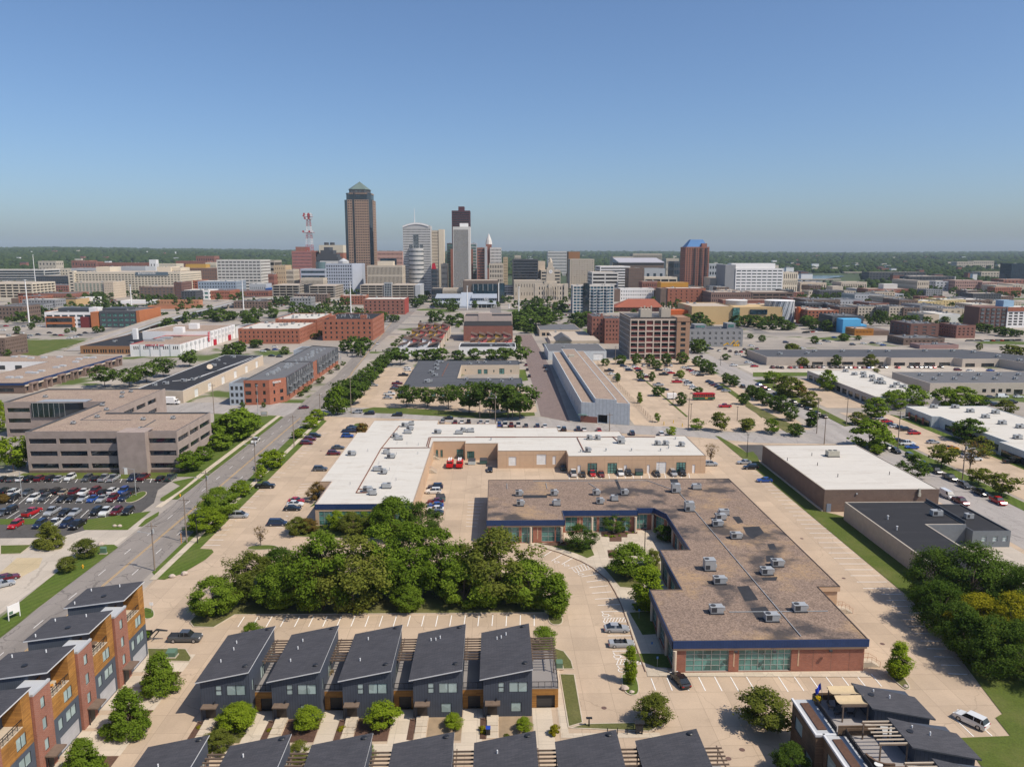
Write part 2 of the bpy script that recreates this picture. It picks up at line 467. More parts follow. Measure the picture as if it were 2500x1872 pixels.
def building(name,label,poly,H,wm,rm,pane=None,faces=None,z0=0.0,par=.5,cat='building',group=None,each=False,frame=None,depth=.25,cm=None,nc=1,nr=1,parw=.35,units=0,umat=None,seed=0,root=None,fw=.08,wallname='wall'):
 """flat-roofed block: faces = {edge: openings list or grid_ops kwargs}; edge i runs poly[i]->poly[i+1]"""
 poly=ccw(poly);faces=faces or{};FOOT.append(poly)
 loc=(sum(p[0]for p in poly)/len(poly),sum(p[1]for p in poly)/len(poly),0.0)
 top=root is None
 if top:root=thing(name,label,cat,loc,group)
 else:loc=tuple(root.location)
 mb=MB();pm=MB()
 for i in range(len(poly)):
  p0,p1=poly[i],poly[(i+1)%len(poly)]
  Ln=math.hypot(p1[0]-p0[0],p1[1]-p0[1])
  ops=[]
  if i in faces:
   s=faces[i]
   ops=grid_ops(Ln,H-z0,**s)if isinstance(s,dict)else s
  wall(mb,p0,p1,z0,H,ops,depth)
  if ops:place_windows(root,loc,p0,p1,z0,ops,depth,pane,frame,nc,nr,each,pmb=pm,fw=fw)
 q=inset(poly,parw);n=len(poly)
 if par:
  for i in range(n):
   j=(i+1)%n
   mb.quad((*poly[i],H),(*poly[j],H),(*q[j],H),(*q[i],H),1)
   mb.quad((*q[i],H),(*q[j],H),(*q[j],H-par),(*q[i],H-par),1)
 shift(mb,loc).build(wallname,[wm,cm or wm],root)
 rb=MB();rb.ngon([(*p,H-par)for p in(q if par else poly)])
 shift(rb,loc).build('roof',rm,root)
 if pm.f:
  o=shift(pm,loc).build('windows',pane,root);o['kind']='stuff'
 if units:
  r=random.Random(seed+11);xs=[p[0]for p in poly];ys=[p[1]for p in poly]
  for _ in range(units):
   for t in range(20):
    x=r.uniform(min(xs)+3,max(xs)-3);y=r.uniform(min(ys)+3,max(ys)-3)
    if inside(poly,x,y):break
   put('rooftop_unit',unit_mesh(r.randrange(3)),root,(x-loc[0],y-loc[1],H-par),r.choice((0,math.pi/2)))
 return root
def inside(p,x,y):
 c=False
 for i in range(len(p)):
  a,b=p[i-1],p[i]
  if(a[1]>y)!=(b[1]>y)and x<(b[0]-a[0])*(y-a[1])/(b[1]-a[1])+a[0]:c=not c
 return c
UM={}
FOOT=[]
def unit_mesh(k):
 if k not in UM:
  mb=MB();s=[(1.9,1.3,1.4),(2.6,1.6,1.5),(1.2,1.2,.9)][k]
  mb.box(-s[0]/2-.15,-s[1]/2-.15,0,s[0]/2+.15,s[1]/2+.15,.22,1)
  mb.box(-s[0]/2,-s[1]/2,.22,s[0]/2,s[1]/2,s[2],0)
  mb.box(-s[0]/2+.2,-s[1]/2-.01,.4,-.1,s[1]/2+.01,s[2]-.2,1)
  mb.tube((s[0]/4,0,s[2]),(s[0]/4,0,s[2]+.12),.42,n=10,m=1)
  UM[k]=mb.mesh('rooftop_unit',[MT['unit'],MT['unit_dark']])
 return UM[k]
MT={}
MT['unit']=mat('galvanised_metal',(.42,.43,.43),.45,.1,2,metal=.3)
MT['unit_dark']=mat('dark_metal',(.05,.05,.055),.5,.1)
MT['unit_tan']=mat('tan_metal',(.45,.42,.34),.5,.1)
MT['lot']=concrete('tan_concrete',(.475,.365,.262))
MT['lot2']=concrete('pale_concrete',(.47,.41,.34),5.2)
MT['drive']=concrete('driveway_concrete',(.54,.46,.36),3.0,.04,.1)
MT['walk']=concrete('sidewalk_concrete',(.52,.44,.34),1.6,.03,.1)
MT['kerb']=mat('kerb_concrete',(.47,.40,.31),.85,.15)
MT['road']=asphalt('boulevard_asphalt',(.235,.208,.185))
MT['road2']=asphalt('street_concrete',(.33,.30,.275),.4)
MT['blacktop']=asphalt('black_asphalt',(.085,.079,.074),.35,.1,.1)
MT['brickroad']=brickmat('paving_brick',(.20,.145,.13),(.26,.19,.17),(.12,.10,.09),.6,.3,.05,'pos')
MT['grass']=grassmat('lawn',(.082,.108,.02),dryamt=.4)
MT['grass_m']=grassmat('mown_lawn',(.078,.115,.018),dryamt=.28,stripe=.1,ang=.5)
MT['grass_dry']=grassmat('dry_lawn',(.105,.108,.036),dryamt=.8)
MT['mulch']=mat('bark_mulch',(.10,.055,.038),.95,.4,3,bumpd=.05)
MT['tar']=mat('roof_tar',(.03,.03,.034),.8,.3,.6)
MT['soil']=mat('bare_earth',(.30,.22,.14),.95,.25,.6)
MT['white_paint']=mat('road_paint_white',(.78,.76,.72),.7,.12,2)
MT['yellow_paint']=mat('road_paint_yellow',(.62,.36,.08),.7,.15,2)
MT['gravel']=gravelmat('roof_gravel',(.235,.172,.134),(.37,.25,.145),(.045,.045,.05),.85)
MT['gravel_b']=gravelmat('roof_gravel_plain',(.31,.235,.185),(.36,.28,.21),(.2,.2,.2),0)
MT['white_roof']=membrane('white_membrane',(.56,.53,.475),(.36,.30,.235),amt=.75,sx=.09,sy=.3)
MT['black_roof']=membrane('black_membrane',(.034,.034,.037),(.09,.09,.092),5,.5)
MT['grey_roof']=membrane('grey_membrane',(.135,.135,.14),(.22,.215,.21),4,.5)
MT['dark_roof']=membrane('slate_membrane',(.085,.087,.095),(.2,.2,.21),4,.5)
MT['tan_roof']=membrane('tan_membrane',(.45,.38,.31),(.3,.25,.2),6,.4)
MT['shingle']=brickmat('dark_shingle',(.060,.060,.068),(.082,.080,.088),(.04,.04,.046),.9,.22,.02,'pos',.9,.12,.012)
MT['siding']=siding('slate_siding',(.064,.074,.096))
MT['siding_e']=siding('blue_grey_siding',(.085,.10,.125),.3)
MT['wood']=brickmat('cedar_cladding',(.46,.22,.055),(.30,.14,.04),(.10,.05,.02),2.4,.17,.012,'wall',.6,.3,.008)
MT['wood_old']=brickmat('weathered_cladding',(.20,.13,.08),(.13,.085,.055),(.05,.035,.025),2.4,.17,.015,'wall',.8,.3,.01)
MT['brick']=brickmat('red_brick',(.34,.125,.075),(.27,.095,.06),(.36,.27,.22),.42,.14,.012)
MT['brick_o']=brickmat('orange_brick',(.35,.115,.062),(.28,.088,.05),(.36,.22,.16),.42,.14,.012)
MT['brick_b']=brickmat('brown_brick',(.185,.125,.095),(.145,.098,.078),(.2,.16,.13),.42,.14,.012)
MT['brick_r']=brickmat('old_red_brick',(.29,.105,.072),(.22,.082,.06),(.28,.19,.15),.5,.2,.02)
MT['tan_wall']=mat('tan_precast',(.52,.36,.235),.85,.07,.8)
MT['beige']=mat('beige_stucco',(.56,.46,.35),.85,.08,.6)
MT['beige_rib']=siding('ribbed_beige_wall',(.46,.375,.295),.35,True,.85,.03,.8)
MT['taupe']=brickmat('taupe_brick',(.345,.275,.24),(.32,.255,.22),(.33,.27,.235),.6,.2,.01)
MT['blue']=siding('navy_fascia',(.022,.046,.125),.45,True,.45,.02,.8)
MT['white_wall']=mat('white_wall',(.76,.74,.72),.7,.05,.5)
MT['cream']=mat('cream_wall',(.62,.54,.42),.8,.06,.4)
MT['limestone']=mat('limestone',(.50,.43,.34),.85,.1,.5)
MT['pale_stone']=mat('pale_stone',(.60,.57,.53),.75,.06,.3)
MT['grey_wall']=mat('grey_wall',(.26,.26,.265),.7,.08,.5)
MT['lt_grey']=mat('light_grey_wall',(.42,.43,.44),.7,.06,.5)
MT['dk_grey']=mat('charcoal_wall',(.075,.078,.085),.6,.1,.5)
MT['conc_wall']=mat('garage_concrete',(.40,.35,.29),.85,.1,.4)
MT['maroon']=mat('maroon_panel',(.16,.03,.028),.5,.1)
MT['metal_wall']=siding('corrugated_wall',(.52,.55,.56),.9,True,.5,.03,.82)
MT['trim']=mat('pale_trim',(.62,.62,.62),.5,.05)
MT['frame_dk']=mat('dark_frame',(.025,.026,.03),.4,.05)
MT['frame_lt']=mat('aluminium_frame',(.42,.46,.44),.4,.05,metal=.4)
MT['frame_wh']=mat('white_frame',(.68,.68,.66),.5,.05)
MT['white_door']=siding('white_overhead_door',(.74,.74,.72),.55,False,.5,.015,.85)
MT['grey_door']=siding('grey_overhead_door',(.055,.05,.048),.5,False,.5,.015,.8)
MT['pale_door']=siding('pale_overhead_door',(.42,.42,.44),.5,False,.5,.015,.9)
MT['deck']=siding('grey_deck_boards',(.30,.275,.26),.15,False,.8,.006,.8)
MT['pergola']=mat('weathered_timber',(.16,.115,.085),.8,.25,2)
MT['black_rail']=mat('black_railing',(.02,.02,.022),.5,.05)
MT['pane_blind']=glass('blind_glass',(.34,.42,.40),.12,.5,.2,1.2)
MT['pane_teal']=glass('teal_glass',(.085,.20,.175),.06,.6,.45,1.5)
MT['pane']=glass('dark_glass',(.022,.027,.032),.05,.7,.6,2)
MT['pane_blue']=glass('blue_glass',(.02,.045,.065),.05,.8,.5,3)
MT['pane_aqua']=glass('aqua_glass',(.03,.095,.135),.05,.6,.5,3)
MT['pane_mirror']=glass('mirror_glass',(.012,.02,.03),.03,1.0,.6,3)
MT['pane_grey']=glass('grey_glass',(.10,.115,.125),.08,.6,.5,2)
MT['pane_shade']=mat('painted_opening_shade',(.018,.017,.017),.95,.3)  # near-black sheet set behind open bays, interior shade put into its colour
MT['pole']=mat('pole_timber',(.24,.19,.15),.9,.2,3)
MT['steel']=mat('painted_steel',(.40,.41,.41),.4,.08,metal=.3)
MT['green_box']=mat('green_cabinet',(.10,.17,.12),.5,.1)
MT['rock']=mat('limestone_boulder',(.45,.37,.31),.9,.2,2,bumpd=.1)
MT['pipe']=mat('rusty_pipe',(.20,.085,.055),.7,.3,1)
MT['pvc']=mat('white_pvc',(.75,.75,.74),.5,.05)
# ---------------------------------------------------------------- ground
def city_ground():
 m,n,l,p=newmat('city_ground')
 P=pos(n)
 s=n.new('ShaderNodeSeparateXYZ');l.new(P,s.inputs[0])
 f=noise(n,l,P,.02,5,.65);g=noise(n,l,P,.5,4,.7)
 c=mixc(n,l,ramp(n,l,f,.35,.65),(.25,.225,.20),(.39,.34,.285))
 c=mixc(n,l,1.0,c,mixc(n,l,ramp(n,l,g,.3,.7),(.9,)*3,(1.08,)*3),'MULTIPLY')
 b=n.new('ShaderNodeTexBrick');b.offset=0;l.new(P,b.inputs['Vector']);b.inputs['Scale'].default_value=1;b.inputs['Brick Width'].default_value=118;b.inputs['Row Height'].default_value=96;b.inputs['Mortar Size'].default_value=7;b.inputs['Mortar Smooth'].default_value=.1
 c=mixc(n,l,smath(n,l,'MULTIPLY',b.outputs['Fac'],ramp(n,l,s.outputs[1],660,680)),c,(.19,.175,.165))
 gr=ramp(n,l,noise(n,l,vmath(n,l,'ADD',P,(500,90,0)),.012,4,.6),.56,.6)
 c=mixc(n,l,gr,c,(.085,.115,.03))
 far=ramp(n,l,s.outputs[1],1500,1900)
 c=mixc(n,l,far,c,(.05,.075,.03))
 l.new(c,p.inputs['Base Color']);p.inputs['Roughness'].default_value=.9;p.inputs['Specular IOR Level'].default_value=.1
 return m
sheet('ground',rect(-22000,-400,22000,40000),0,city_ground())
LOT=sheet('parking_lot',[(-72,40),(140,40),(128,200),(126,278),(97.6,280.2),(76.7,290.5),(49,296.6),(-8.7,314),(-37,325.3),(-74,331.4),(-77,300)],.02,MT['lot'])
BL=[(-91.6,30),(-91.3,180),(-91,250),(-91.5,334),(-90,340),(-91.5,365),(-91.8,442),(-99,555),(-105,783),(-112,1083),(-122,1500)]
BR=[(-76.5,30),(-76.5,190),(-77.6,240),(-78.7,287),(-78,331),(-80.8,365),(-82.5,400),(-85,470),(-89.5,555),(-94,783),(-99.4,1083),(-106,1500)]
sheet('boulevard',BL+BR[::-1],.04,MT['road'])
sheet('cross_street',[(-180,346),(-131,340),(-92.9,334),(-74,331.4),(-37,325.3),(-8.7,314),(49,296.6),(76.7,290),(97.6,280.2),(126,278),(126,301),(94.6,297),(68.8,308.8),(54.5,310.2),(30.6,318),(19.6,328),(-3.2,333),(-38,345),(-56,349.6),(-78,351),(-92,362),(-146,365),(-180,366)],.035,MT['road2'])
sheet('side_street',[(126,40),(144.5,40),(145,240),(146.5,300),(147.5,440),(148,620),(131,620),(131,310),(126,301)],.03,MT['road2'])
sheet('brick_street',[(19.4,330),(31,318),(33.6,470),(31,668),(20,668),(19.8,470)],.05,MT['brickroad'])
sheet('trolley_lot',[(57,312),(94,299),(126,302),(128,330),(128,504),(76,506),(57,500)],.02,MT['lot'])
sheet('shop_lot',[(-67,351),(-38,346),(14,332),(18.5,340),(18.5,372),(-45.5,372),(-45.5,476),(-68,476)],.02,MT['lot'])
sheet('office_lot',[(-200,186),(-109,187),(-97,203),(-97,214),(-101,226),(-101,237),(-200,240)],.03,MT['blacktop'])
sheet('west_drive',[(-200,60),(-97,60),(-97.5,172),(-92,182),(-92,203),(-108,190),(-200,188)],.025,MT['lot2'])
def marks(parent_sheet,lst,m,name='marking'):
 """painted lines: list of (p, q, width)"""
 for p,q,w in lst:
  d=Vector((q[0]-p[0],q[1]-p[1],0));L=d.length
  k=('mk',round(L,1),w,m.name)
  if k not in WM:
   b=MB();b.quad((0,-w/2,0),(round(L,1),-w/2,0),(round(L,1),w/2,0),(0,w/2,0));WM[k]=b.mesh('marking',m)
  put(name,WM[k],parent_sheet,(p[0],p[1],.055),math.atan2(d.y,d.x))
def stalls(parent,v,a,b,n,w=.16,m=None):
 """n painted stall lines, first between two photo points a, last between b"""
 A=pts(v,a);B=pts(v,b);r=[]
 for i in range(n):
  t=i/max(1,n-1)
  r.append(tuple(tuple(A[j][k]*(1-t)+B[j][k]*t for k in(0,1))for j in(0,1))+(w,))
 marks(parent,r,m or MT['white_paint'])
ISL=[]
def island(p,m,name='planting_island',h=.15,kerb=.18):
 p=ccw(p);mb=MB();q=inset(p,kerb)
 mb.prism(p,0,h,0,top=False)
 for i in range(len(p)):
  j=(i+1)%len(p);mb.quad((*p[i],h),(*p[j],h),(*q[j],h),(*q[i],h),0)
 mb.ngon([(*x,h-.02)for x in q],1)
 return struct(name,mb,[MT['kerb'],m])
def smoothp(p,it=2):
 for _ in range(it):
  o=[]
  for i in range(len(p)):
   a,b=p[i],p[(i+1)%len(p)]
   o+=[(a[0]*.75+b[0]*.25,a[1]*.75+b[1]*.25),(a[0]*.25+b[0]*.75,a[1]*.25+b[1]*.75)]
  p=o
 return p
island([(-59,141),(-57.5,138.9),(-53.5,138.6),(-51.2,143.8),(9.6,143.4),(9.8,152),(6,163),(-54,164),(-58.5,156)],MT['grass_dry'])
island(smoothp([(9.9,138.4),(12.4,138.2),(13,141),(11.8,144.4),(9.9,144)]),MT['grass_dry'])
island(smoothp(pts('C','680,600 700,585 790,585 822,660 825,745 760,757 700,720')),MT['grass_m'])
island(smoothp(pts('D','985,630 1060,626 1130,640 1225,770 1215,800 1160,795')),MT['grass_dry'])
island([(6,128.5),(7,130.4),(9.5,130.2),(12,128.4),(13,125),(13.1,122.3),(9.4,122.3),(9.4,123.5),(6,123.6)],MT['grass_dry'])
island([(10.6,105.9),(13,107),(13.1,120.7),(10.5,120.9)],MT['grass_dry'])
island([(10.6,105.7),(22.5,104.6),(25,106.2),(24,107),(13.2,106.8)],MT['grass_dry'])
island(smoothp(pts('A','1130,490 1180,492 1225,470 1215,415 1170,400 1130,398')),MT['grass_m'])
island(pts('A','1170,820 1355,825 1500,828 1515,795 1470,725 1160,722'),MT['grass_dry'])
island(smoothp(pts('H','345,375 380,352 520,350 540,372 420,382')),MT['grass'])
island(smoothp(pts('H','575,313 600,262 640,215 760,205 850,250 1000,255 1400,250 1400,312')),MT['grass'])
island(smoothp(pts('R','625,212 780,210 760,295 680,298')),MT['grass'])
island(smoothp(pts('R','195,1035 270,975 300,900 340,830 300,1000')),MT['grass'])
sheet('front_walk',[(9.4,104.4),(10.6,104.4),(10.6,122.2),(9.4,122.2)],.06,MT['walk'])
sheet('cross_walk',[(9.4,103.4),(24,103.2),(24,104.4),(10.7,104.5),(9.4,104.3)],.065,MT['walk'])
# boulevard verges
sheet('verge',[(-76.4,165),(-75.3,163.5),(-75.3,325),(-78,329),(-78.6,287),(-77.5,240)],.09,MT['grass_m'])
sheet('sidewalk',[(-75.3,161),(-73.7,161),(-73.7,325),(-75.3,327)],.085,MT['walk'])
sheet('lawn',[(-73.7,161.2),(-72,160.9),(-69.5,164),(-67.2,172),(-66.9,176.5),(-68,178.3),(-71,178.8),(-71.2,322),(-73.7,325)],.09,MT['grass_m'])
sheet('west_verge',pts('G','0,1450 560,1000 780,885 880,883 912,905 0,1592'),.09,MT['grass_m'])
sheet('west_verge',pts('G','650,770 640,745 672,690 1165,625 985,770'),.09,MT['grass_m'])
sheet('west_verge',pts('G','1065,745 1120,690 1228,628 1222,660 1100,742'),.09,MT['grass_m'])
sheet('west_verge',pts('G','1330,400 1520,360 1400,460 1265,550 1235,545 1240,525 1390,430'),.09,MT['grass_m'])
sheet('west_verge',[(-93.2,217),(-91.5,217),(-91.3,330),(-93.2,332)],.09,MT['grass_m'])
sheet('west_sidewalk',[(-95,210),(-93.2,210),(-93.2,333),(-95,333)],.08,MT['walk'])
sheet('office_lawn',[(-103,240),(-95,240),(-95,333),(-124,338),(-101.5,276),(-101.5,246),(-103,246)],.075,MT['grass_m'])
sheet('office_lawn',[(-152,238.4),(-102.5,238),(-102.5,245),(-152,245.3)],.07,MT['grass'])
island(smoothp(pts('G','955,560 985,520 1090,470 1140,478 1120,510 1030,560')),MT['grass_m'])
island(pts('G','0,890 250,885 160,955 0,960'),MT['grass'])
island(smoothp(pts('G','265,930 330,890 470,865 500,905 450,930')),MT['grass_dry'])
sheet('west_lawn',pts('G','0,685 300,683 300,725 0,728'),.06,MT['grass_m'])
sheet('yellow_court',pts('G','0,1100 130,985 330,985 300,1060 130,1150 0,1150'),.045,concrete('ochre_concrete',(.50,.40,.25)))
# right-hand grass strip and yard under the trees
sheet('side_lawn',[(84.8,292),(84.8,150),(83.6,137),(80,120),(77.7,108),(76,107),(75.3,102.5),(67.8,102.2),(66,90),(66,40),(150,40),(140,140),(120,158),(92,200),(89,203),(89,252),(88.5,272),(86,291)],.1,MT['grass'])
sheet('rear_yard',[(104.6,130),(124,130),(124,178),(104.6,178)],.12,MT['lot2'])
sheet('street_verge',[(144.6,60),(149.5,60),(150,300),(146.6,300),(145,240)],.08,MT['grass_m'])
sheet('depot_lane',pts('F','140,100 310,100 310,215 200,150'),.11,MT['blacktop'])
sheet('building_walk',[(62.6,118.8),(62.6,120.6),(29,120.8),(25.4,121.4),(25.2,119.8)],.12,MT['walk'])
# curved kerb drive: raised forecourt between the kerb and the building
curve=pts('E','480,615 620,655 770,715 850,760 960,850 1010,935 1050,1020 1095,1140 1130,1250 1220,1485')
fore=MB();fp=ccw(curve+[(29,121),(29.8,141),(36,141),(36,161),(42.4,161),(42.4,185),(40,189.2),(17,187.6),(16.5,180.7),(8,180.7),(8,179)])
fore.prism(fp,0,.14,0)
struct('forecourt',fore,[MT['walk']])
kb=MB()
for a,b in zip(curve[:-1],curve[1:]):kb.bar((a[0]-.08,a[1],0),(b[0]-.08,b[1],0),.16,.17)
struct('kerb',kb,[mat('old_kerb',(.22,.14,.10),.9,.2)])
bed=lambda v,s,m:sheet('planting_bed',pts(v,s,.16),.165,m)
bed('E','1040,1355 1255,1355 1390,1360 1400,1455 1290,1450',MT['grass'])
bed('E','1105,1070 1250,1060 1290,1220 1195,1225',MT['grass'])
bed('E','1120,1005 1250,1005 1252,1055 1150,1057',MT['grass'])
bed('E','920,750 1180,725 1320,730 1320,780 1160,900 1040,890',MT['grass_dry'])
bed('E','480,590 700,570 705,600 560,605',MT['mulch'])
bed('E','560,605 700,600 830,600 860,670 810,690 740,660',MT['grass'])
bed('E','905,510 1160,505 1160,520 1090,520 1090,545 1050,545 1050,575 965,575 965,545 910,540',MT['mulch'])
bed('E','950,635 1020,632 1020,690 960,690',MT['mulch'])
# painted lines
stalls(LOT,'B','435,100 400,155','2000,90 2000,150',22)
stalls(LOT,'C','915,618 950,710','1645,597 1720,720',7)
stalls(LOT,'D','62,668 158,815','880,660 972,768',7)
stalls(LOT,'E','770,822 890,802','775,822 890,804',1)
stalls(LOT,'E','807,858 930,843','905,1065 1065,1062',6)
for s in('952,1234 1125,1232','985,1340 1165,1338','487,690 560,645','560,712 635,668','632,735 712,690','550,1020 480,1018'):stalls(LOT,'E',s,s,1)
def hatch(v,s,n):
 q=pts(v,s);P=LOT;r=[(q[0],q[1],.12),(q[3],q[2],.12)]
 for i in range(n):
  t0=i/n;t1=(i+1)/n
  L=lambda a,b,t:(a[0]*(1-t)+b[0]*t,a[1]*(1-t)+b[1]*t)
  r.append((L(q[3],q[2],t0),L(q[0],q[1],t1),.12))
 marks(P,r,MT['white_paint'])
hatch('C','538,152 728,152 735,184 545,186',8)
hatch('C','638,472 848,468 855,508 648,514',8)
hatch('E','680,765 805,728 845,765 730,792',6)
def wheelchair(v,x,y,s=1.0):
 c=W(v,x,y);r=[]
 pr=[(-.5,.9),(-.3,.2),(.5,.2),(.75,-.5),(1.05,-.45)]
 for a,b in zip(pr[:-1],pr[1:]):r.append(((c[0]+a[0]*s,c[1]+a[1]*s),(c[0]+b[0]*s,c[1]+b[1]*s),.14*s))
 for i in range(9):
  t0,t1=2.4+i*.5,2.9+i*.5
  r.append(((c[0]-.05*s+.62*s*math.cos(t0),c[1]-.25*s+.62*s*math.sin(t0)),(c[0]-.05*s+.62*s*math.cos(t1),c[1]-.25*s+.62*s*math.sin(t1)),.14*s))
 r.append(((c[0]-.62*s,c[1]+1.05*s),(c[0]-.38*s,c[1]+1.05*s),.26*s))
 marks(LOT,r,MT['white_paint'],'wheelchair_marking')
for x,y in((565,128),(655,445),(690,550)):wheelchair('C',x,y)
for x,y in((597,718),(665,742),(765,802),(580+365,1150)):wheelchair('E',x,y,.8)
for s0,s1,n in(('205,352 80,350','330,135 410,140',9),):
 stalls(LOT,'H',s0,s1,n)
stalls(LOT,'G','1690,790 1570,785','2200,330 2090,325',12)
stalls(LOT,'R','0,640 45,640','300,305 385,310',14)
stalls(LOT,'H','1600,243 1660,245','1612,105 1700,106',8)
stalls(LOT,'H','520,250 565,252','735,0 660,5',14)
stalls(LOT,'F','985,1066 1195,1066','140,190 205,190',33)
stalls(LOT,'F','1110,1105 1245,1105','1560,1640 1690,1645',12)
stalls(LOT,'S','785,600 795,655','1800,600 1810,645',16)
stalls(LOT,'D','1590,1030 1775,1205','1820,1100 1935,1200',2)
bm=[]
for i in range(60):
 y=60+i*12.2
 x=-83.8 if y<440 else-83.8-(y-440)*.062
 if not 328<y<372:bm.append(((x-.18,y),(x-.18-(0 if y<440 else .75),y+12.2),.11));bm.append(((x+.18,y),(x+.18-(0 if y<440 else .75),y+12.2),.11))
marks(None,[],MT['yellow_paint'])
RD=bpy.data.objects['boulevard']
marks(RD,bm,MT['yellow_paint'])
wmk=[]
for i in range(32):
 y=66+i*12.2
 if not 325<y<372:
  for x in(-87.5,-80.2):wmk.append(((x,y),(x,y+3.2),.12))
marks(RD,wmk,MT['white_paint'])
OL=bpy.data.objects['office_lot']
stalls(OL,'G','0,405 60,345','1215,405 1240,345',22)
stalls(OL,'G','0,570 110,480','920,560 1000,470',20)
stalls(OL,'G','50,682 150,620','1000,670 1040,610',16)
# ---------------------------------------------------------------- dark court houses
HW=7.4
def house():
 """origin at front-left ground corner; front faces -y"""
 r=thing('court_house','','house',(0,0,0),'dark court houses with slanted roofs')
 D=13.6;zW,zE=6.35,7.85
 zt=lambda x:zW+(zE-zW)*x/HW
 mb=MB();dep=.12
 fo=[(2.25,3.2,4.0,5.7,1,2),(3.9,6.75,4.0,5.7,2,1),(4.2,5.8,.75,2.35,1,1)]
 wall(mb,(0,0),(HW,0),0,zW,fo,dep)
 ro=[(1.2,1.9,3.9,5.8,1,1),(5.5,7.5,3.3,5.4,2,1),(11,12.6,3.9,5.7,1,1)]
 wall(mb,(HW,0),(HW,D),0,zE,ro,dep)
 bo=[(1,2.6,4,5.7,1,1),(4.2,6,4,5.7,2,1)]
 wall(mb,(HW,D),(0,D),0,zW,bo,dep)
 wall(mb,(0,D),(0,0),0,zW,[],dep)
 for y,s in((0,1),(D,-1)):
  t=[(0,y,zW),(HW,y,zW),(HW,y,zE)]
  mb.ngon(t if s>0 else t[::-1])
 mb.build('wall',MT['siding'],r)
 for a,b,o in(((0,0),(HW,0),fo),((HW,0),(HW,D),ro),((HW,D),(0,D),bo)):
  place_windows(r,(0,0,0),a,b,0,o,dep,MT['pane_blind'],MT['frame_dk'],fw=.07)
 rb=MB();e=.55;x0,x1=-e,HW+.12
 P=[(x0,-e),(x1,-e),(x1,D+e),(x0,D+e)]
 zz=[zt(x0)+.08,zt(x1)+.08,zt(x1)+.08,zt(x0)+.08]
 rb.prism(P,[z-.02 for z in zz],[z+.16 for z in zz],1,0)
 rb.ngon([(p[0],p[1],z-.02)for p,z in zip(P,zz)][::-1],1)
 ro_=rb.build('roof',[MT['shingle'],MT['trim']],r)
 return r,zt,D
def house_extras(r,zt,D,vents,right=True):
 for(x,y)in vents:
  b=MB();b.tube((0,0,0),(0,0,.5),.09,n=8);b.build('vent_pipe',MT['pvc'],r,(x,y,zt(x)+.2))
 for(x,y)in((HW-1.0,1.6),(HW-.9,D-.3)):
  b=MB();b.tube((0,0,0),(0,0,.16),.3,.3,10);b.tube((0,0,.16),(0,0,.26),.42,.3,10);b.build('roof_vent',MT['frame_dk'],r,(x,y,zt(x)+.2))
 b=MB();b.box(.25,-1.25,2.5,2.55,.02,2.68);b.build('door_canopy',MT['pergola'],r)
 b=MB();b.box(.6,-.06,.1,2.1,-.004,2.3);d=b.build('door',mat('dark_door',(.035,.028,.025),.4),r)
 b=MB();b.box(.3,-1.1,.3,.42,-.98,2.5);b.build('canopy_post',MT['frame_dk'],r)
 b=MB();b.box(.5,-1.2,0,2.3,-.07,.32);b.build('door_step',MT['walk'],r)
 for zz_ in(3.15,):
  b=MB();b.box(1.95,-.3,2.9,2.1,-.01,3.15);b.build('wall_lamp',MT['frame_dk'],r)
 g0,g1=HW+.004,10.62 if right else 11.6
 b=MB();wall(b,(g0,2.2),(g1,2.2),0,3.2,[(.8,g1-g0-.5,.02,2.15)],.3)
 wall(b,(g1,2.2),(g1,D),0,3.2);wall(b,(g1,D),(g0,D),0,3.2);b.build('garage_wall',MT['wood'],r)
 b=MB();b.quad((g0+.8,2.49,.02),(g1-.5,2.49,.02),(g1-.5,2.49,2.15),(g0+.8,2.49,2.15));b.build('garage_door',MT['grey_door'],r)
 b=MB();b.box(g0,2.2,3.2,g1+.05,D,3.32);b.build('deck',MT['deck'],r)
 b=MB()
 n=4
 for i in range(n+1):
  x=g0+.1+(g1-g0-.2)*i/n;b.box(x-.03,2.27,3.32,x+.03,2.33,4.35)
 b.box(g0+.05,2.26,4.3,g1,2.34,4.38);b.box(g0+.05,2.28,3.45,g1,2.32,3.5)
 for k in range(3):b.box(g0+.05,2.29,3.68+k*.2,g1,2.31,3.7+k*.2)
 if not right:
  for i in range(9):b.box(g1-.06,2.35+i*1.3,3.32,g1,2.41+i*1.3,4.3)
  b.box(g1-.07,2.35,4.3,g1+.01,D,4.38)
  for k in range(3):b.box(g1-.04,2.35,3.68+k*.2,g1-.02,D,3.7+k*.2)
 b.build('railing',MT['black_rail'],r)
 for i in range(9):
  y=6.6+i*.82
  b=MB();b.box(g0-.0,y,5.75,g1+.1,y+.12,5.98);b.build('pergola_slat',MT['pergola'],r)
 for x in(g0+.35,g1-.45):
  b=MB();b.box(x,6.3,5.55,x+.14,D+.4,5.745);b.build('pergola_beam',MT['pergola'],r)
 for y in(6.7,D-.4):
  b=MB();b.box(g1-.44,y,3.32,g1-.3,y+.14,5.55);b.build('pergola_post',MT['pergola'],r)
hx=[-44.7+10.66*i for i in range(5)]
hl=['dark house beside the pickup drive, first of the row from the boulevard','dark house with tan deck chairs on its pergola deck, second of the row','middle dark house of the row facing the near roofs','dark house with three small vents in a line, fourth of the row','dark house at the row end by the curved drive, open pergola deck beside it']
hv=[[(2.2,10.3),(2.5,8),(1.6,4.6)],[(2.2,10.7),(2,8.3),(1.8,4.5)],[(2.2,11),(2,4.4)],[(1.9,10.6),(2.7,10.4),(3.4,10.8)],[(2.1,10.8),(2.8,10.9),(3.6,11.6)]]
for i in range(5):
 r,zt,D=house();r['label']=hl[i]
 house_extras(r,zt,D,hv[i],right=i<4)
 r.location=(hx[i],109.0,0)
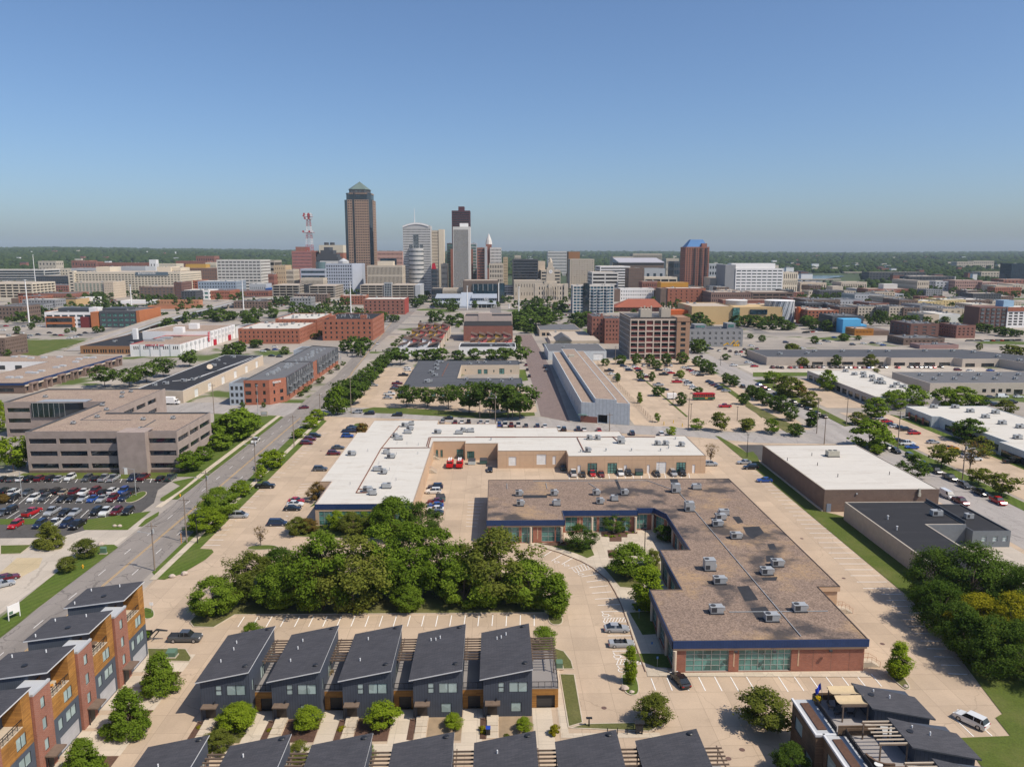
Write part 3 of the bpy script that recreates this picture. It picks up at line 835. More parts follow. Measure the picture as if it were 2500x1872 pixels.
hl2=['nearest dark slanted roof beside the wood-clad townhouses, lowest in view','second dark roof from the townhouses along the picture bottom, one white vent','third dark roof from the townhouses along the picture bottom','fourth dark roof along the picture bottom, below the fourth house','fifth dark roof along the picture bottom, below the blue bin','sixth dark roof along the picture bottom, beside the L-shaped path','last dark roof of the bottom row, by the open concrete court']
for i in range(7):
 r,zt,D=house();r['label']=hl2[i];r['group']='dark roofs along the bottom edge'
 house_extras(r,zt,D,[[(3,9)],[(2.2,11)],[],[],[(2.5,11)],[],[]][i])
 r.location=(-44.95+10.62*i,79.0,0)
for i in range(5):
 x=hx[i]
 sheet('driveway',rect(x+7.5,102.6,x+10.5,111.1),.06,MT['drive'])
 for k in range(3):
  b=MB();b.box(x+.55,103.6+k*1.4,0,x+2.25,105+k*1.4+.0,.1+k*.1)
  o=struct('front_step',b,MT['walk'])
 sheet('front_bed',rect(x+2.4,103.2,x+7.4,108.9),.07,MT['mulch']if i in(1,2)else MT['soil']if i>2 else MT['grass_dry'])
 sheet('path_bed',rect(x-.5,103.4,x+.45,108.6),.07,MT['mulch'])
sheet('court_walk',rect(-46,100.2,9.3,102.6),.045,MT['drive'])
# ---------------------------------------------------------------- wood and brick townhouses
def townhouse(label,furniture):
 """origin at NE ground corner (north end); facade faces +x, unit runs toward -y: 7 m of wood then 4 m of brick"""
 r=thing('brick_townhouse',label,'house',(0,0,0),'wood and brick townhouses by the boulevard')
 X=-9.2;zE,zW=13.3,12.1;yS=-7.0
 mb=MB();dep=.12
 lo=[(4.0,6.8,.05,2.5)]
 lw=[(.9,3.5,3.55,5.2,2,1),(4.4,5.5,3.5,5.2,1,1)]
 fl=lambda o:[(7-q[1],7-q[0],*q[2:])for q in o]
 wall(mb,(0,yS),(0,0),0,5.9,fl([(.4,5.4,.05,2.45)])+fl(lw),dep,0)
 uw=[(1.5,3.6,6.6,8.4,2,1)]
 wall(mb,(0,yS),(0,0),5.9,9.2,[(a,b,c-5.9,d-5.9)for a,b,c,d,*_ in fl(uw)],dep,1)
 wall(mb,(0,-1.9),(0,0),9.2,zE,[],dep,1)
 wall(mb,(-2.6,yS),(-2.6,-1.9),9.2,zE-.3,[(.5,2.6,.1,2.3)],dep,0)
 wall(mb,(-2.6,-1.9),(0,-1.9),9.2,zE-.1,[],dep,1)
 wall(mb,(0,yS+.004),(-2.6,yS+.004),9.2,9.3,[],dep,1)
 wall(mb,(0,0),(X,0),0,zW,[],dep,0);mb.ngon([(0,0,zW),(X,0,zW),(0,0,zE)][::1],1)
 wall(mb,(X,0),(X,yS),0,zW,[(1,3,6.5,8.3),(4,6,6.5,8.3)],dep,0)
 wall(mb,(X,yS),(0,yS),0,9.2,[],dep,0);wall(mb,(X,yS),(-2.6,yS),9.2,zW,[],dep,0)
 mb.ngon([(X,yS,zW),(-2.6,yS,zW),(-2.6,yS,zE-.25)],0)
 mb.build('wall',[MT['siding_e'],MT['wood']],r)
 place_windows(r,(0,0,0),(0,yS),(0,0),0,fl(lw),dep,MT['pane_blind'],MT['frame_dk'],fw=.07)
 place_windows(r,(0,0,0),(0,yS),(0,0),0,fl(uw),dep,MT['pane_blind'],MT['frame_dk'],fw=.07)
 b=MB();b.quad((-.1,-5.4,.05),(-.1,-.4,.05),(-.1,-.4,2.45),(-.1,-5.4,2.45));b.build('garage_door',MT['pale_door'],r)
 b=MB();b.box(-2.6,yS,9.2,-.0,-1.9,9.28);b.build('balcony_floor',MT['walk'],r)
 b=MB();b.quad((-2.5,yS+.5,9.3),(-2.5,yS+2.6,9.3),(-2.5,yS+2.6,11.5),(-2.5,yS+.5,11.5));b.build('balcony_door',MT['pane'],r)
 b=MB()
 for i in range(6):y=yS+.1+i*1.0;b.box(-.1,y,9.28,-.05,y+.05,10.3)
 b.box(-.12,yS+.05,10.28,-.03,-1.95,10.36)
 for k in range(4):b.box(-.09,yS+.05,9.45+k*.2,-.07,-1.95,9.47+k*.2)
 b.build('railing',MT['black_rail'],r)
 rb=MB();P=[(X-.5,yS-.25),(.25,yS-.25),(.25,.35),(X-.5,.35)]
 zz=[zW,zE+.08,zE+.08,zW]
 rb.prism(P,zz,[z+.2 for z in zz],1,0);rb.ngon([(p[0],p[1],z)for p,z in zip(P,zz)][::-1],1)
 rb.build('roof',[MT['shingle'],MT['trim']],r)
 for x,y in((-3.4,-1),(-8.2,-1.2),(-8.4,-6.2)):
  b=MB();b.tube((0,0,0),(0,0,.5),.09,n=8);b.build('vent_pipe',MT['pvc'],r,(x,y,zE+(zW-zE)*(-x/9.2)+.2))
 b=MB();b.tube((0,0,0),(0,0,.16),.35,.42,10);b.build('roof_vent',MT['frame_dk'],r,(-4.4,-4.5,zE-.3))
 bw=[(1.5,2.5,3.2,4.9),(1.5,2.5,6.3,8.0),(1.5,2.5,9.4,11.0)]
 mb=MB();wall(mb,(.35,-11),(.35,-7.004),0,12.2,bw,.15,0)
 wall(mb,(.35,-7.004),(-3,-7.004),0,12.2,[],.15,0);wall(mb,(-3,-11),(.35,-11),0,12.2,[],.15,0)
 wall(mb,(-3,-7.01),(-3,-11),9,12.2,[],.15,0)
 mb.build('stair_tower',MT['brick'],r)
 b=MB();b.box(-3,-11,12.2,.4,-7.004,12.3);b.box(.05,-11.03,12.3,.42,-6.98,12.55);b.build('tower_cap',[MT['lt_grey']],r)
 place_windows(r,(0,0,0),(.35,-11),(.35,-7),0,bw,.15,MT['pane_blind'],MT['frame_dk'],fw=.07)
 b=MB();b.box(.36,-9.9,2.6,1.9,-7.2,2.8);b.build('door_canopy',MT['pergola'],r)
 b=MB();b.box(.36,-9.2,.05,.42,-8.0,2.3);b.build('door',MT['frame_dk'],r)
 b=MB();b.box(.5,-9.85,0,.62,-9.73,2.6);b.build('canopy_post',MT['frame_dk'],r)
 return r
for i,(lb)in enumerate(['wood and brick townhouse at the far end of its row, nearest the pole','wood and brick townhouse with a round table on its balcony','wood and brick townhouse with orange chairs on its balcony','wood and brick townhouse cut by the left picture edge']):
 t=townhouse(lb,i);t.location=(-61.6,129.0-11.15*i,0)
 y=129.0-11.15*i
 sheet('driveway',rect(-61.5,y-6.0,-53.2,y-.2),.05,MT['drive'])
 sheet('tree_bed',rect(-58.2,y-11.0,-53.3,y-6.1),.06,MT['mulch'])
 sheet('entry_walk',rect(-61.5,y-10.6,-58.3,y-7.2),.055,MT['walk'])
def fascia_band(root,loc,poly,edges,z0,z1,out,m,name):
 for i in edges:
  p0,p1=poly[i],poly[(i+1)%len(poly)]
  dx,dy=p1[0]-p0[0],p1[1]-p0[1];L=math.hypot(dx,dy);ux,uy=dx/L,dy/L;nx,ny=uy,-ux
  b=MB();a0=(p0[0]-ux*out,p0[1]-uy*out);a1=(p1[0]+ux*out,p1[1]+uy*out)
  q=[(a0[0]-loc[0],a0[1]-loc[1]),(a0[0]+nx*out-loc[0],a0[1]+ny*out-loc[1]),(a1[0]+nx*out-loc[0],a1[1]+ny*out-loc[1]),(a1[0]-loc[0],a1[1]-loc[1])]
  b.prism(q,z0,z1);b.ngon([(*x,z0)for x in q][::-1])
  b.build(name,m,root)
LP=[(29.5,120.6),(62.5,120.6),(62.5,141.4),(66.9,141.4),(66.9,214.8),(-2.3,214.8),(-2.3,180.6),(16.6,180.6),(16.6,187.5),(35.6,187.5),(35.6,189.1),(40.1,189.1),(42.3,184.5),(42.3,161.0),(35.7,161.0),(35.7,140.8),(29.5,140.8)]
LH=5.9
def ell_building():
 loc=(40,170,0)
 r=thing('gravel_roof_building','L-shaped one-storey building with brown gravel roof and navy fascia','building',loc)
 wp=list(LP)
 wp=inset(LP,.35)
 mb=MB();dep=.3
 def run(i,ops,m):wall(mb,wp[i],wp[(i+1)%17],0,LH-1.0,ops,dep,m);return ops
 bays={0:[(2.0,9.3,.15,4.2,5,4),(11.0,19.9,.15,4.2,8,4)],6:[(.5,7.5,.2,4.2,4,3),(8.1,10.9,.1,4.2,2,2),(13.0,16.2,.3,4.2,2,3),(16.5,17.8,.3,4.2,1,3)],8:[(1.2,4.2,.3,4.2,2,3),(5.6,9.2,.2,4.2,3,3),(9.8,13.6,.2,4.2,3,3),(14.2,17.6,.2,4.2,3,3)],10:[(.4,3.3,.2,4.2,3,3)],11:[(.5,4.0,.2,4.2,3,3)],12:[(1,6,.2,4.2,4,3),(7.5,12,.2,4.2,3,3),(14,21,.2,4.2,5,3)],14:[(1,7,.2,4.2,4,3),(8.5,13,.2,4.2,3,3),(14.5,19,.2,4.2,3,3)],16:[(1,5,.2,4.2,3,3),(6.5,12,.2,4.2,4,3),(13,19.2,.2,4.2,4,3)]}
 for i in range(17):
  tan=i in(1,2,3,4,5,13,15)
  ops=run(i,bays.get(i,[]),1 if tan else 0)
  if ops:place_windows(r,loc,wp[i],wp[(i+1)%17],0,ops,dep,MT['pane_teal'],MT['frame_lt'],fw=.09)
 shift(mb,loc).build('wall',[MT['brick'],MT['tan_wall']],r)
 for i in(0,6,8):
  for u in{0:(10.15,21.1),6:(12.0,),8:(.6,4.9)}[i]:
   p0=wp[i];b=MB();b.box(p0[0]+u-.11-loc[0],p0[1]-.03-loc[1],1.0,p0[0]+u+.11-loc[0],p0[1]-.002-loc[1],3.9);b.build('pier_inlay',MT['tan_wall'],r)
 for k in range(1,4):
  x=wp[0][0]+20.5+k*3.1;b=MB();b.box(x-.02-loc[0],wp[0][1]-.012-loc[1],0,x+.02-loc[0],wp[0][1]-.002-loc[1],5.0);b.build('panel_joint',MT['brick_b'],r)
 vis=[0,6,7,8,9,10,11,12,14,16]
 fascia_band(r,loc,LP,vis,4.6,LH+.05,.12,MT['blue'],'fascia')
 fascia_band(r,loc,inset(LP,.12),vis,4.2,4.59,.05,MT['tan_wall'],'tan_band')
 oth=[i for i in range(17)if i not in vis]
 mb=MB()
 for i in oth:wall(mb,LP[i],LP[(i+1)%17],LH-1.0,LH+.05)
 shift(mb,loc).build('wall_top',MT['tan_wall'],r)
 rb=MB();rb.ngon([(*p,LH-.05)for p in LP]);shift(rb,loc).build('roof',MT['gravel'],r)
 eb=MB();q=inset(LP,.18)
 for i in range(17):
  j=(i+1)%17;eb.prism([LP[i],LP[j],q[j],q[i]],LH-.06,LH+.06)
 shift(eb,loc).build('roof_edge',mat('roof_edge_metal',(.10,.075,.06),.6),r)
 sf=MB();q=inset(LP,.36)
 for i in vis:j=(i+1)%17;sf.quad((*LP[j],4.2),(*LP[i],4.2),(*q[i],4.2),(*q[j],4.2))
 shift(sf,loc).build('soffit',MT['tan_wall'],r)
 cols=[(29.9,121.0)]+[(29.9,y)for y in(127,133.5,140)]+[(36.1,y)for y in(147,153.5,160)]+[(42.7,y)for y in(167,173,179,184)]+[(x,187.9)for x in(24.2,29.8,35.2)]+[(39.9,189.4),(8.4,181.0),(15.9,181.0)]
 for x,y in cols:
  b=MB();b.tube((0,0,0),(0,0,4.2),.32,n=12);b.build('column',MT['beige'],r,(x-loc[0]-.05,y-.75-loc[1]+.3,0),smooth=False)
 for x in(40.0,46.5,56):
  b=MB();b.box(-.25,-.35,0,.25,0,.3);b.build('flood_light',MT['unit_dark'],r,(x-loc[0],120.6-.3-loc[1],4.0))
 for s in('1640,0 1690,0 1760,150 1640,140',):
  pass
 for a,b_ in(((10.5,213.4),(43,213.2)),((43,213.2),(48,205)),((49.5,203),(51.5,121.8)),((42,131),(60,131)),((3,211),(3,206)),((14,211.3),(14,206)),((26,211),(28,205))):
  p=MB();p.bar((a[0]-loc[0],a[1]-loc[1],LH),(b_[0]-loc[0],b_[1]-loc[1],LH),.12,.12);p.build('roof_conduit',MT['unit'],r)
 return r
ell_building()
# ---------------------------------------------------------------- packaged rooftop units on the near roofs
def ac_unit(label,x,y,z,kind,rz,group):
 r=thing('rooftop_air_conditioner',label,'air conditioner',(x,y,z),group,rz)
 s={0:(1.7,1.3,1.45),1:(2.3,1.5,1.35),2:(2.2,1.9,2.3)}[kind]
 k=('ac',kind)
 if k not in WM:
  a=MB();a.box(-s[0]/2-.12,-s[1]/2-.12,-.05,s[0]/2+.12,s[1]/2+.12,.22);A=a.mesh('base',MT['unit_dark'])
  b=MB();b.box(-s[0]/2,-s[1]/2,.22,s[0]/2,s[1]/2,s[2]);b.box(-s[0]/2-.04,-s[1]/2-.04,s[2]-.07,s[0]/2+.04,s[1]/2+.04,s[2]+.02);B=b.mesh('housing',MT['unit'])
  c=MB()
  for i in range(5):c.box(-s[0]/2+.15,-s[1]/2-.02,.4+i*.17,-.08,-s[1]/2-.003,.5+i*.17)
  c.box(-s[0]/2+.12,-s[1]/2-.012,.36,-.05,-s[1]/2-.002,1.25);Cc=c.mesh('coil_grille',MT['unit_dark'])
  d=MB();d.tube((-s[0]/4,0,s[2]+.02),(-s[0]/4,0,s[2]+.1),min(.48,s[1]/2-.15),n=12);Dd=d.mesh('fan',MT['unit_dark'])
  e=MB();e.box(s[0]/2+.003,-.35,.5,s[0]/2+.4,.35,1.1);Ee=e.mesh('intake_hood',MT['unit'])
  WM[k]=(A,B,Cc,Dd,Ee)
 for n_,me in zip(('base','housing','coil_grille','fan','intake_hood'),WM[k]):put(n_,me,r)
 return r
def seqlabels(n,fmt):return[fmt.format(ORD[i])for i in range(n)]
acE=[(333,255,0,0),(342,325,0,0),(577,252,0,0),(598,322,0,0),(870,250,0,0),(897,310,0,0),(1000,290,0,0),(1067,248,0,0),(1425,230,2,0),(1572,208,1,0),(1520,360,2,0),(1762,388,1,0),(1738,420,1,0),(1715,465,1,0),(1845,552,1,0),(1660,770,2,0),(1730,865,1,0),(1708,1070,1,0)]
acl=['grey rooftop unit by the west end of the gravel roof, far row','grey rooftop unit nearest the west front corner of the gravel roof','grey rooftop unit on a pad, far row, second from the gravel roof west end','grey rooftop unit behind the first court column, near row of the gravel roof','grey rooftop unit of the middle pair, far one, on the gravel roof','grey rooftop unit of the middle pair, near one, on the gravel roof','single grey rooftop unit between the middle pair and the conduit run','grey rooftop unit at the dark conduit strip on the gravel roof','tall grey rooftop unit where the two gravel roof wings meet','wide grey rooftop unit alone toward the far right gravel corner','tall grey rooftop unit on a tarred patch above the inner court','far one of three wide rooftop units in a short row','middle one of three wide rooftop units in a short row','near one of three wide rooftop units in a short row','wide grey rooftop unit beside the square black roof patch','tall grey rooftop unit in the gravel roof wing, left of the conduit','wide grey rooftop unit just below the tall one in the wing','wide grey rooftop unit nearest the gravel roof wing left edge']
for(x,y,k,_),lb in zip(acE,acl):
 p=W('E',x,y,LH);ac_unit(lb,p[0],p[1],LH,k,rnd.choice((0,0,math.pi)),'units on the gravel roof')
acF=[(405,912,'wide grey rooftop unit, farther of the pair at the gravel roof right edge'),(333,968,'wide grey rooftop unit, nearer of the pair at the gravel roof right edge'),(555,1215,'wide grey rooftop unit nearest the right front corner of the gravel roof'),(365,1280,'wide grey rooftop unit on the black mat near the front of the gravel roof')]
for x,y,lb in acF:
 p=W('F',x,y,LH);ac_unit(lb,p[0],p[1],LH,1,0,'units on the gravel roof')
acR=[(1138,240),(1205,225),(1185,272),(1170,305),(1045,345),(1085,365),(625,515),(968,500),(1003,542),(880,665),(932,693),(965,830),(778,865),(833,895),(1453,305),(1665,310),(1700,290),(1775,293)]
for i,(x,y)in enumerate(acR):
 p=W('R',x,y,LH);ac_unit('grey rooftop unit on the white roof, %s counting from the far left bend'%ORD[i],p[0],p[1],LH-.05,(1,0,1)[i%3],(0,math.pi)[i%2],'units on the white roof')
acS=[(963,318),(1033,318),(950,423),(1230,350),(1538,365),(1607,365),(1740,375)]
for i,(x,y)in enumerate(acS):
 p=W('S',x,y,LH);ac_unit('grey rooftop unit on the east arm of the white roof, %s from its inner end'%ORD[i],p[0],p[1],LH-.05,(0,0,0,2,0,0,0)[i],0,'units on the white roof')
WP=[(-46.8,193.9),(-21.5,193.9),(-21.5,261.2),(-10.6,261.2),(-10.6,258.0),(.5,258.0),(.5,247.7),(23,247.7),(23,240.6),(67.2,240.6),(67.2,267.8),(45,267.8),(45,275.2),(22.8,275.2),(22.8,281.8),(.5,281.8),(.5,288.6),(-22,288.6),(-22,295.6),(-47.2,295.6),(-47.2,275.4),(-50.1,275.4),(-50.1,214.2),(-46.8,214.2)]
def white_building():
 loc=(0,245,0);N_=len(WP)
 r=thing('white_roof_building','U-shaped one-storey tan building with white membrane roof behind the grove','building',loc)
 mb=MB();dep=.15
 k=.0383
 S0=lambda a,b,z0,z1,*q:((a-785)*k,(b-785)*k,z0,z1,*q)
 S1=lambda a,b,z0,z1,*q:((a-190)*.0388,(b-190)*.0388,z0,z1,*q)
 win={0:[(.9,9,.3,4.0,6,3),(10,17,.3,4.0,5,3),(18,24.5,.3,4.0,4,3)],2:[(.7,1.5,.3,2.9,1,3),(2.3,3.1,.3,2.9,1,3),(7.9,10.2,.2,3.1,3,3)],4:[(.7,3.2,.6,3.2,3,3)],8:[S0(948,1028,.1,3.6,3,4),S0(1115,1195,.1,3.6,3,4),S0(1693,1773,.4,3.7,3,4)]}
 ovh={6:[S1(283,347,.9,3.9),S1(520,600,1.2,4.7)],8:[S0(1525,1608,.05,3.8)]}
 drs={6:[S1(655,682,1.2,4.1)],8:[S0(865,890,.05,2.9),S0(1253,1277,.05,2.9),S0(1447,1470,.05,2.9),S0(1828,1852,.05,2.9)],1:[(14,15,.05,2.4),(30,31,1.2,3.5),(45,46,1.2,3.5),(60,61,.05,2.4)]}
 for i in range(N_):
  p0,p1=WP[i],WP[(i+1)%N_]
  ops=win.get(i,[])+ovh.get(i,[])+drs.get(i,[])
  wall(mb,p0,p1,0,LH-(1.3 if i==0 else 0),ops,dep,0)
  if i in win:place_windows(r,loc,p0,p1,0,win[i],dep,MT['pane_teal'],MT['frame_dk']if i else MT['frame_lt'],fw=.09)
  if i in ovh:place_windows(r,loc,p0,p1,0,ovh[i],dep,MT['white_door'],MT['trim'],name='overhead_door',fw=.1)
  if i in drs:place_windows(r,loc,p0,p1,0,drs[i],dep,MT['white_wall'],None,name='door')
 shift(mb,loc).build('wall',MT['tan_wall'],r)
 for i in(8,6):
  p0,p1=WP[i],WP[i+1];L=p1[0]-p0[0]
  for j in range(1,int(L/4.4)+1):
   x=p0[0]+j*4.4-1.5;b=MB();b.box(x-.025-loc[0],p0[1]-.012-loc[1],0,x+.025-loc[0],p0[1]-.002-loc[1],LH-.3);b.build('panel_joint',mat('joint_sealant',(.36,.24,.16),.9),r)
  b=MB();b.box(p0[0]+.1-loc[0],p0[1]-.012-loc[1],4.45,p1[0]-.1-loc[0],p0[1]-.003-loc[1],4.5);b.build('panel_joint',MATS['joint_sealant'],r)
 fascia_band(r,loc,WP,[0,23],4.6,LH+.05,.1,MT['blue'],'fascia')
 rb=MB();rb.ngon([(*p,LH-.08)for p in WP]);shift(rb,loc).build('roof',MT['white_roof'],r)
 eb=MB();q=inset(WP,.22)
 for i in range(N_):j=(i+1)%N_;eb.prism([WP[i],WP[j],q[j],q[i]],LH-.1,LH+.04)
 shift(eb,loc).build('roof_edge',mat('tan_coping',(.40,.30,.22),.6),r)
 RW=lambda*s:[W('R',x,y,LH)for x,y in s]
 runs=[RW((670,880),(910,455)),RW((910,455),(1085,235)),RW((910,450),(1385,445)),RW((1365,440),(1390,345)),RW((1390,345),(2212,345)),[W('S',0,300,LH),W('S',1520,300,LH)],RW((1350,430),(1375,345)),[W('S',860,305,LH),W('S',915,415,LH)],[W('S',1160,298,LH),W('S',1225,355,LH)],RW((670,880),(770,880)),RW((690,845),(760,848))]
 for a,b_ in runs:
  p=MB();p.bar((a[0]-loc[0],a[1]-loc[1],LH),(b_[0]-loc[0],b_[1]-loc[1],LH),.28,.16);p.build('roof_pipe',MT['pipe'],r)
 for x,y in((783,480),(890,600),(1058,510),(992,660),(1265,505),(1065,405),(1160,410),(1270,420),(1055,760),(612,800),(1070,275)):
  a=W('R',x,y,LH);p=MB();p.tube((0,0,0),(0,0,.9),.09,n=6);p.build('roof_vent',MT['unit'],r,(a[0]-loc[0],a[1]-loc[1],LH-.08))
 for x,y in((890,425),(1105,415),(1320,415),(1565,415),(1632,395),(135,325),(1690,318)):
  a=W('S',x,y,LH);p=MB();p.tube((0,0,0),(0,0,.7),.2,n=8);p.tube((0,0,.7),(0,0,.85),.32,n=8);p.build('roof_vent',MT['unit'],r,(a[0]-loc[0],a[1]-loc[1],LH-.08))
 for x,y in((1410,560),(1375,690)):
  a=W('R',x,y);p=MB()
  for s_ in range(6):p.box(-.3+s_*.32,-.6,0,.02+s_*.32,.6,1.2-s_*.2)
  p.box(-1.5,-.6,0,-.3,.6,1.2)
  p.build('loading_stair',MT['walk'],r,(a[0]-loc[0]+.8,a[1]-loc[1],0))
  h=MB()
  for yy in(-.6,.58):
   h.box(-1.5,yy,2.15,-.3,yy+.04,2.2);h.bar((-.3,yy,2.15),(1.6,yy,1.1),.04,.05)
   for s_ in range(6):h.box(-1.5+s_*.3,yy,1.2,-1.46+s_*.3,yy+.03,2.15)
   for s_ in range(5):h.box(.1+s_*.35,yy,.1,.14+s_*.35,yy+.03,1.9-s_*.2)
  h.build('stair_rail',MT['steel'],r,(a[0]-loc[0]+.8,a[1]-loc[1],0))
white_building()
# ---------------------------------------------------------------- brown brick store, black-roofed workshop
b1=building('brick_warehouse','brown brick one-storey warehouse with white roof beside the grass strip',rect(89.4,202.2,121.0,252.0),6.3,MT['brick_b'],membrane('old_white_membrane',(.56,.525,.47),(.34,.28,.23),2.4,.8),MT['pane'],par=.12,cm=mat('brown_coping',(.30,.25,.2),.6))
L0=b1.location
b=MB();b.box(90.2-L0[0],202.12-L0[1],.1,91.4-L0[0],202.19-L0[1],2.4);b.build('door',mat('blue_grey_door',(.20,.23,.29),.5),b1)
b=MB();b.box(98-L0[0],201.9-L0[1],5.0,98.4-L0[0],202.19-L0[1],5.4);b.build('wall_lamp',MT['unit'],b1)
b=MB();b.box(115-L0[0],201.6-L0[1],4.4,115.7-L0[0],202.19-L0[1],5.3);b.box(115.1-L0[0],201.7-L0[1],5.3,115.6-L0[0],202.1-L0[1],6.6);b.build('vent_stack',MT['unit_tan'],b1)
b=MB();b.box(89.0-L0[0],202.3-L0[1],0,89.38-L0[0],252-L0[1],.5);b.build('footing',MT['kerb'],b1)
p=W('F',778,175,6.2)
u=MB();u.box(-1.9,-1.3,0,1.9,1.3,.3,1);u.box(-1.8,-1.2,.3,1.8,1.2,1.9);u.tube((-.8,0,1.9),(-.8,0,2.0),.6,n=10,m=1);u.tube((.8,0,1.9),(.8,0,2.0),.6,n=10,m=1)
u.build('rooftop_unit',[MT['unit_tan'],MT['unit_dark']],b1,(p[0]-L0[0],p[1]-L0[1],6.18))
for x,y in((475,205),(640,172),(678,238),(815,315),(1163,300)):
 a=W('F',x,y,6.2);q=MB();q.tube((0,0,0),(0,0,1.0),.1,n=6);q.build('roof_vent',MT['unit_dark'],b1,(a[0]-L0[0],a[1]-L0[1],6.18))
DP=[(92.2,146),(104.5,146),(104.5,178.5),(114,178.5),(114,196),(92.2,196)]
b2=building('black_roof_workshop','low beige workshop with black roof and grey rear wall',DP,4.9,MT['beige_rib'],MT['black_roof'],MT['pane'],{2:[(3.5,7.6,.1,3.4)]},par=.1,cm=MT['conc_wall'])
L0=b2.location
b=MB();b.box(104.4-L0[0],178.3-L0[1],0,114.1-L0[0],178.49-L0[1],4.86);b.build('grey_cladding',mat('slate_paint',(.16,.175,.19),.7),b2)
b=MB();b.box(114-L0[0]-.15,178.5-L0[1],4.9,114.1-L0[0],196.1-L0[1],5.7);b.build('parapet',MT['dk_grey'],b2)
b3=building('workshop_annex','low grey brick annex with three small windows behind the black-roofed workshop',rect(114.16,175.6,123.4,195.8),4.2,mat('slate_paint2',(.165,.18,.19),.7),MT['black_roof'],MT['pane_blind'],{0:[(2.3,3.5,1.6,2.9),(5.0,6.2,1.6,2.9),(7.4,8.6,1.6,2.9)]},each=True,frame=MT['frame_wh'],par=.3,cm=MT['dk_grey'],nc=1,nr=2)
for x,y,k in((1478,575,1),):
 a=W('F',x,y,4.8);put('rooftop_unit',unit_mesh(1),b2,(a[0]-L0[0],a[1]-L0[1],4.8))
for x,y in((1152,600),(1213,672)):
 a=W('F',x,y,4.8);q=MB();q.tube((0,0,0),(0,0,.8),.14,n=6);q.tube((0,0,.8),(0,0,1),.25,n=6);q.build('roof_vent',MT['trim'],b2,(a[0]-L0[0],a[1]-L0[1],4.8))
a=W('F',1697,590,4.1);put('rooftop_unit',unit_mesh(0),b3,(a[0]-b3.location[0],a[1]-b3.location[1],3.9))
# ---------------------------------------------------------------- three-storey taupe office
OP=[(-150.2,245.4),(-102.3,245.4),(-102.3,275.3),(-138.8,275.3),(-139.2,325.7),(-188,325.7),(-188,296),(-150.2,296)]
def office():
 loc=(-145,285,0);H=13.6;N_=len(OP)
 r=thing('office_building','three-storey taupe office with ribbon windows and gravel roof by the boulevard','building',loc)
 mb=MB();dep=.45
 rows=((1.4,3.1),(5.5,7.2),(9.6,11.3))
 cols={0:((.9,9.6),(10.5,19.1),(20.1,28.6),(38.9,47.4)),1:((.9,9.4),(10.6,18.4),(19.4,28.8)),3:((2,11),(12.5,21),(23,31),(33,41)),6:((1,9.5),(20,27),(28.5,37))}
 for i in range(N_):
  p0,p1=OP[i],OP[(i+1)%N_]
  ops=[(a,b_,c,d,4,1)for c,d in rows for a,b_ in cols.get(i,())]
  wall(mb,p0,p1,0,H,ops,dep)
  if ops:place_windows(r,loc,p0,p1,0,ops,dep,MT['pane_mirror'],MT['frame_dk'],fw=.05)
 q=inset(OP,.4)
 for i in range(N_):
  j=(i+1)%N_
  mb.quad((*OP[i],H),(*OP[j],H),(*q[j],H),(*q[i],H),1);mb.quad((*q[i],H),(*q[j],H),(*q[j],H-.5),(*q[i],H-.5),1)
 shift(mb,loc).build('wall',[MT['taupe'],MT['dk_grey']],r)
 rb=MB();rb.ngon([(*p,H-.5)for p in q]);shift(rb,loc).build('roof',MT['gravel_b'],r)
 b=MB();b.box(-120.3,243.1,0,-111.4,245.396,13.75);b.box(-120.3,245.4,H,-111.4,250,13.75);shift(b,loc).build('stair_tower',MT['taupe'],r)
 b=MB();b.box(-118.8,243.02,0,-117.8,243.096,2.2);shift(b,loc).build('door',MT['white_wall'],r)
 b=MB();b.box(-150.1,245.25,0,-102.4,245.39,.9);shift(b,loc).build('plinth',MT['brick_b'],r)
 b=MB();b.prism([(-177.5,295.5),(-165,295.5),(-158,296),(-158,303),(-176,303)],7.8,13.3,0,1);shift(b,loc).build('glass_atrium',[MT['pane_mirror'],MT['steel']],r)
 for i in range(7):
  x=-177+i*2;b=MB();b.box(x,295.38,7.8,x+.08,295.49,13.3);shift(b,loc).build('mullion',MT['steel'],r)
 for i,(x,y)in enumerate(((790,665),(822,700),(750,755),(1105,775),(1335,765),(565,805),(1010,560),(945,570),(940,600),(350,600),(1085,850))):
  a=W('N',x,y,H-.5);put('rooftop_unit',unit_mesh(2),r,(a[0]-loc[0],a[1]-loc[1],H-.5))
 for(a,c)in(((620,775),(1010,775)),((620,775),(780,705)),((1090,840),(1200,775))):
  a=W('N',*a,H-.5);c=W('N',*c,H-.5);p=MB();p.bar((a[0]-loc[0],a[1]-loc[1],H-.49),(c[0]-loc[0],c[1]-loc[1],H-.49),.5,.05);p.build('roof_strip',MT['dk_grey'],r)
 return r
office()
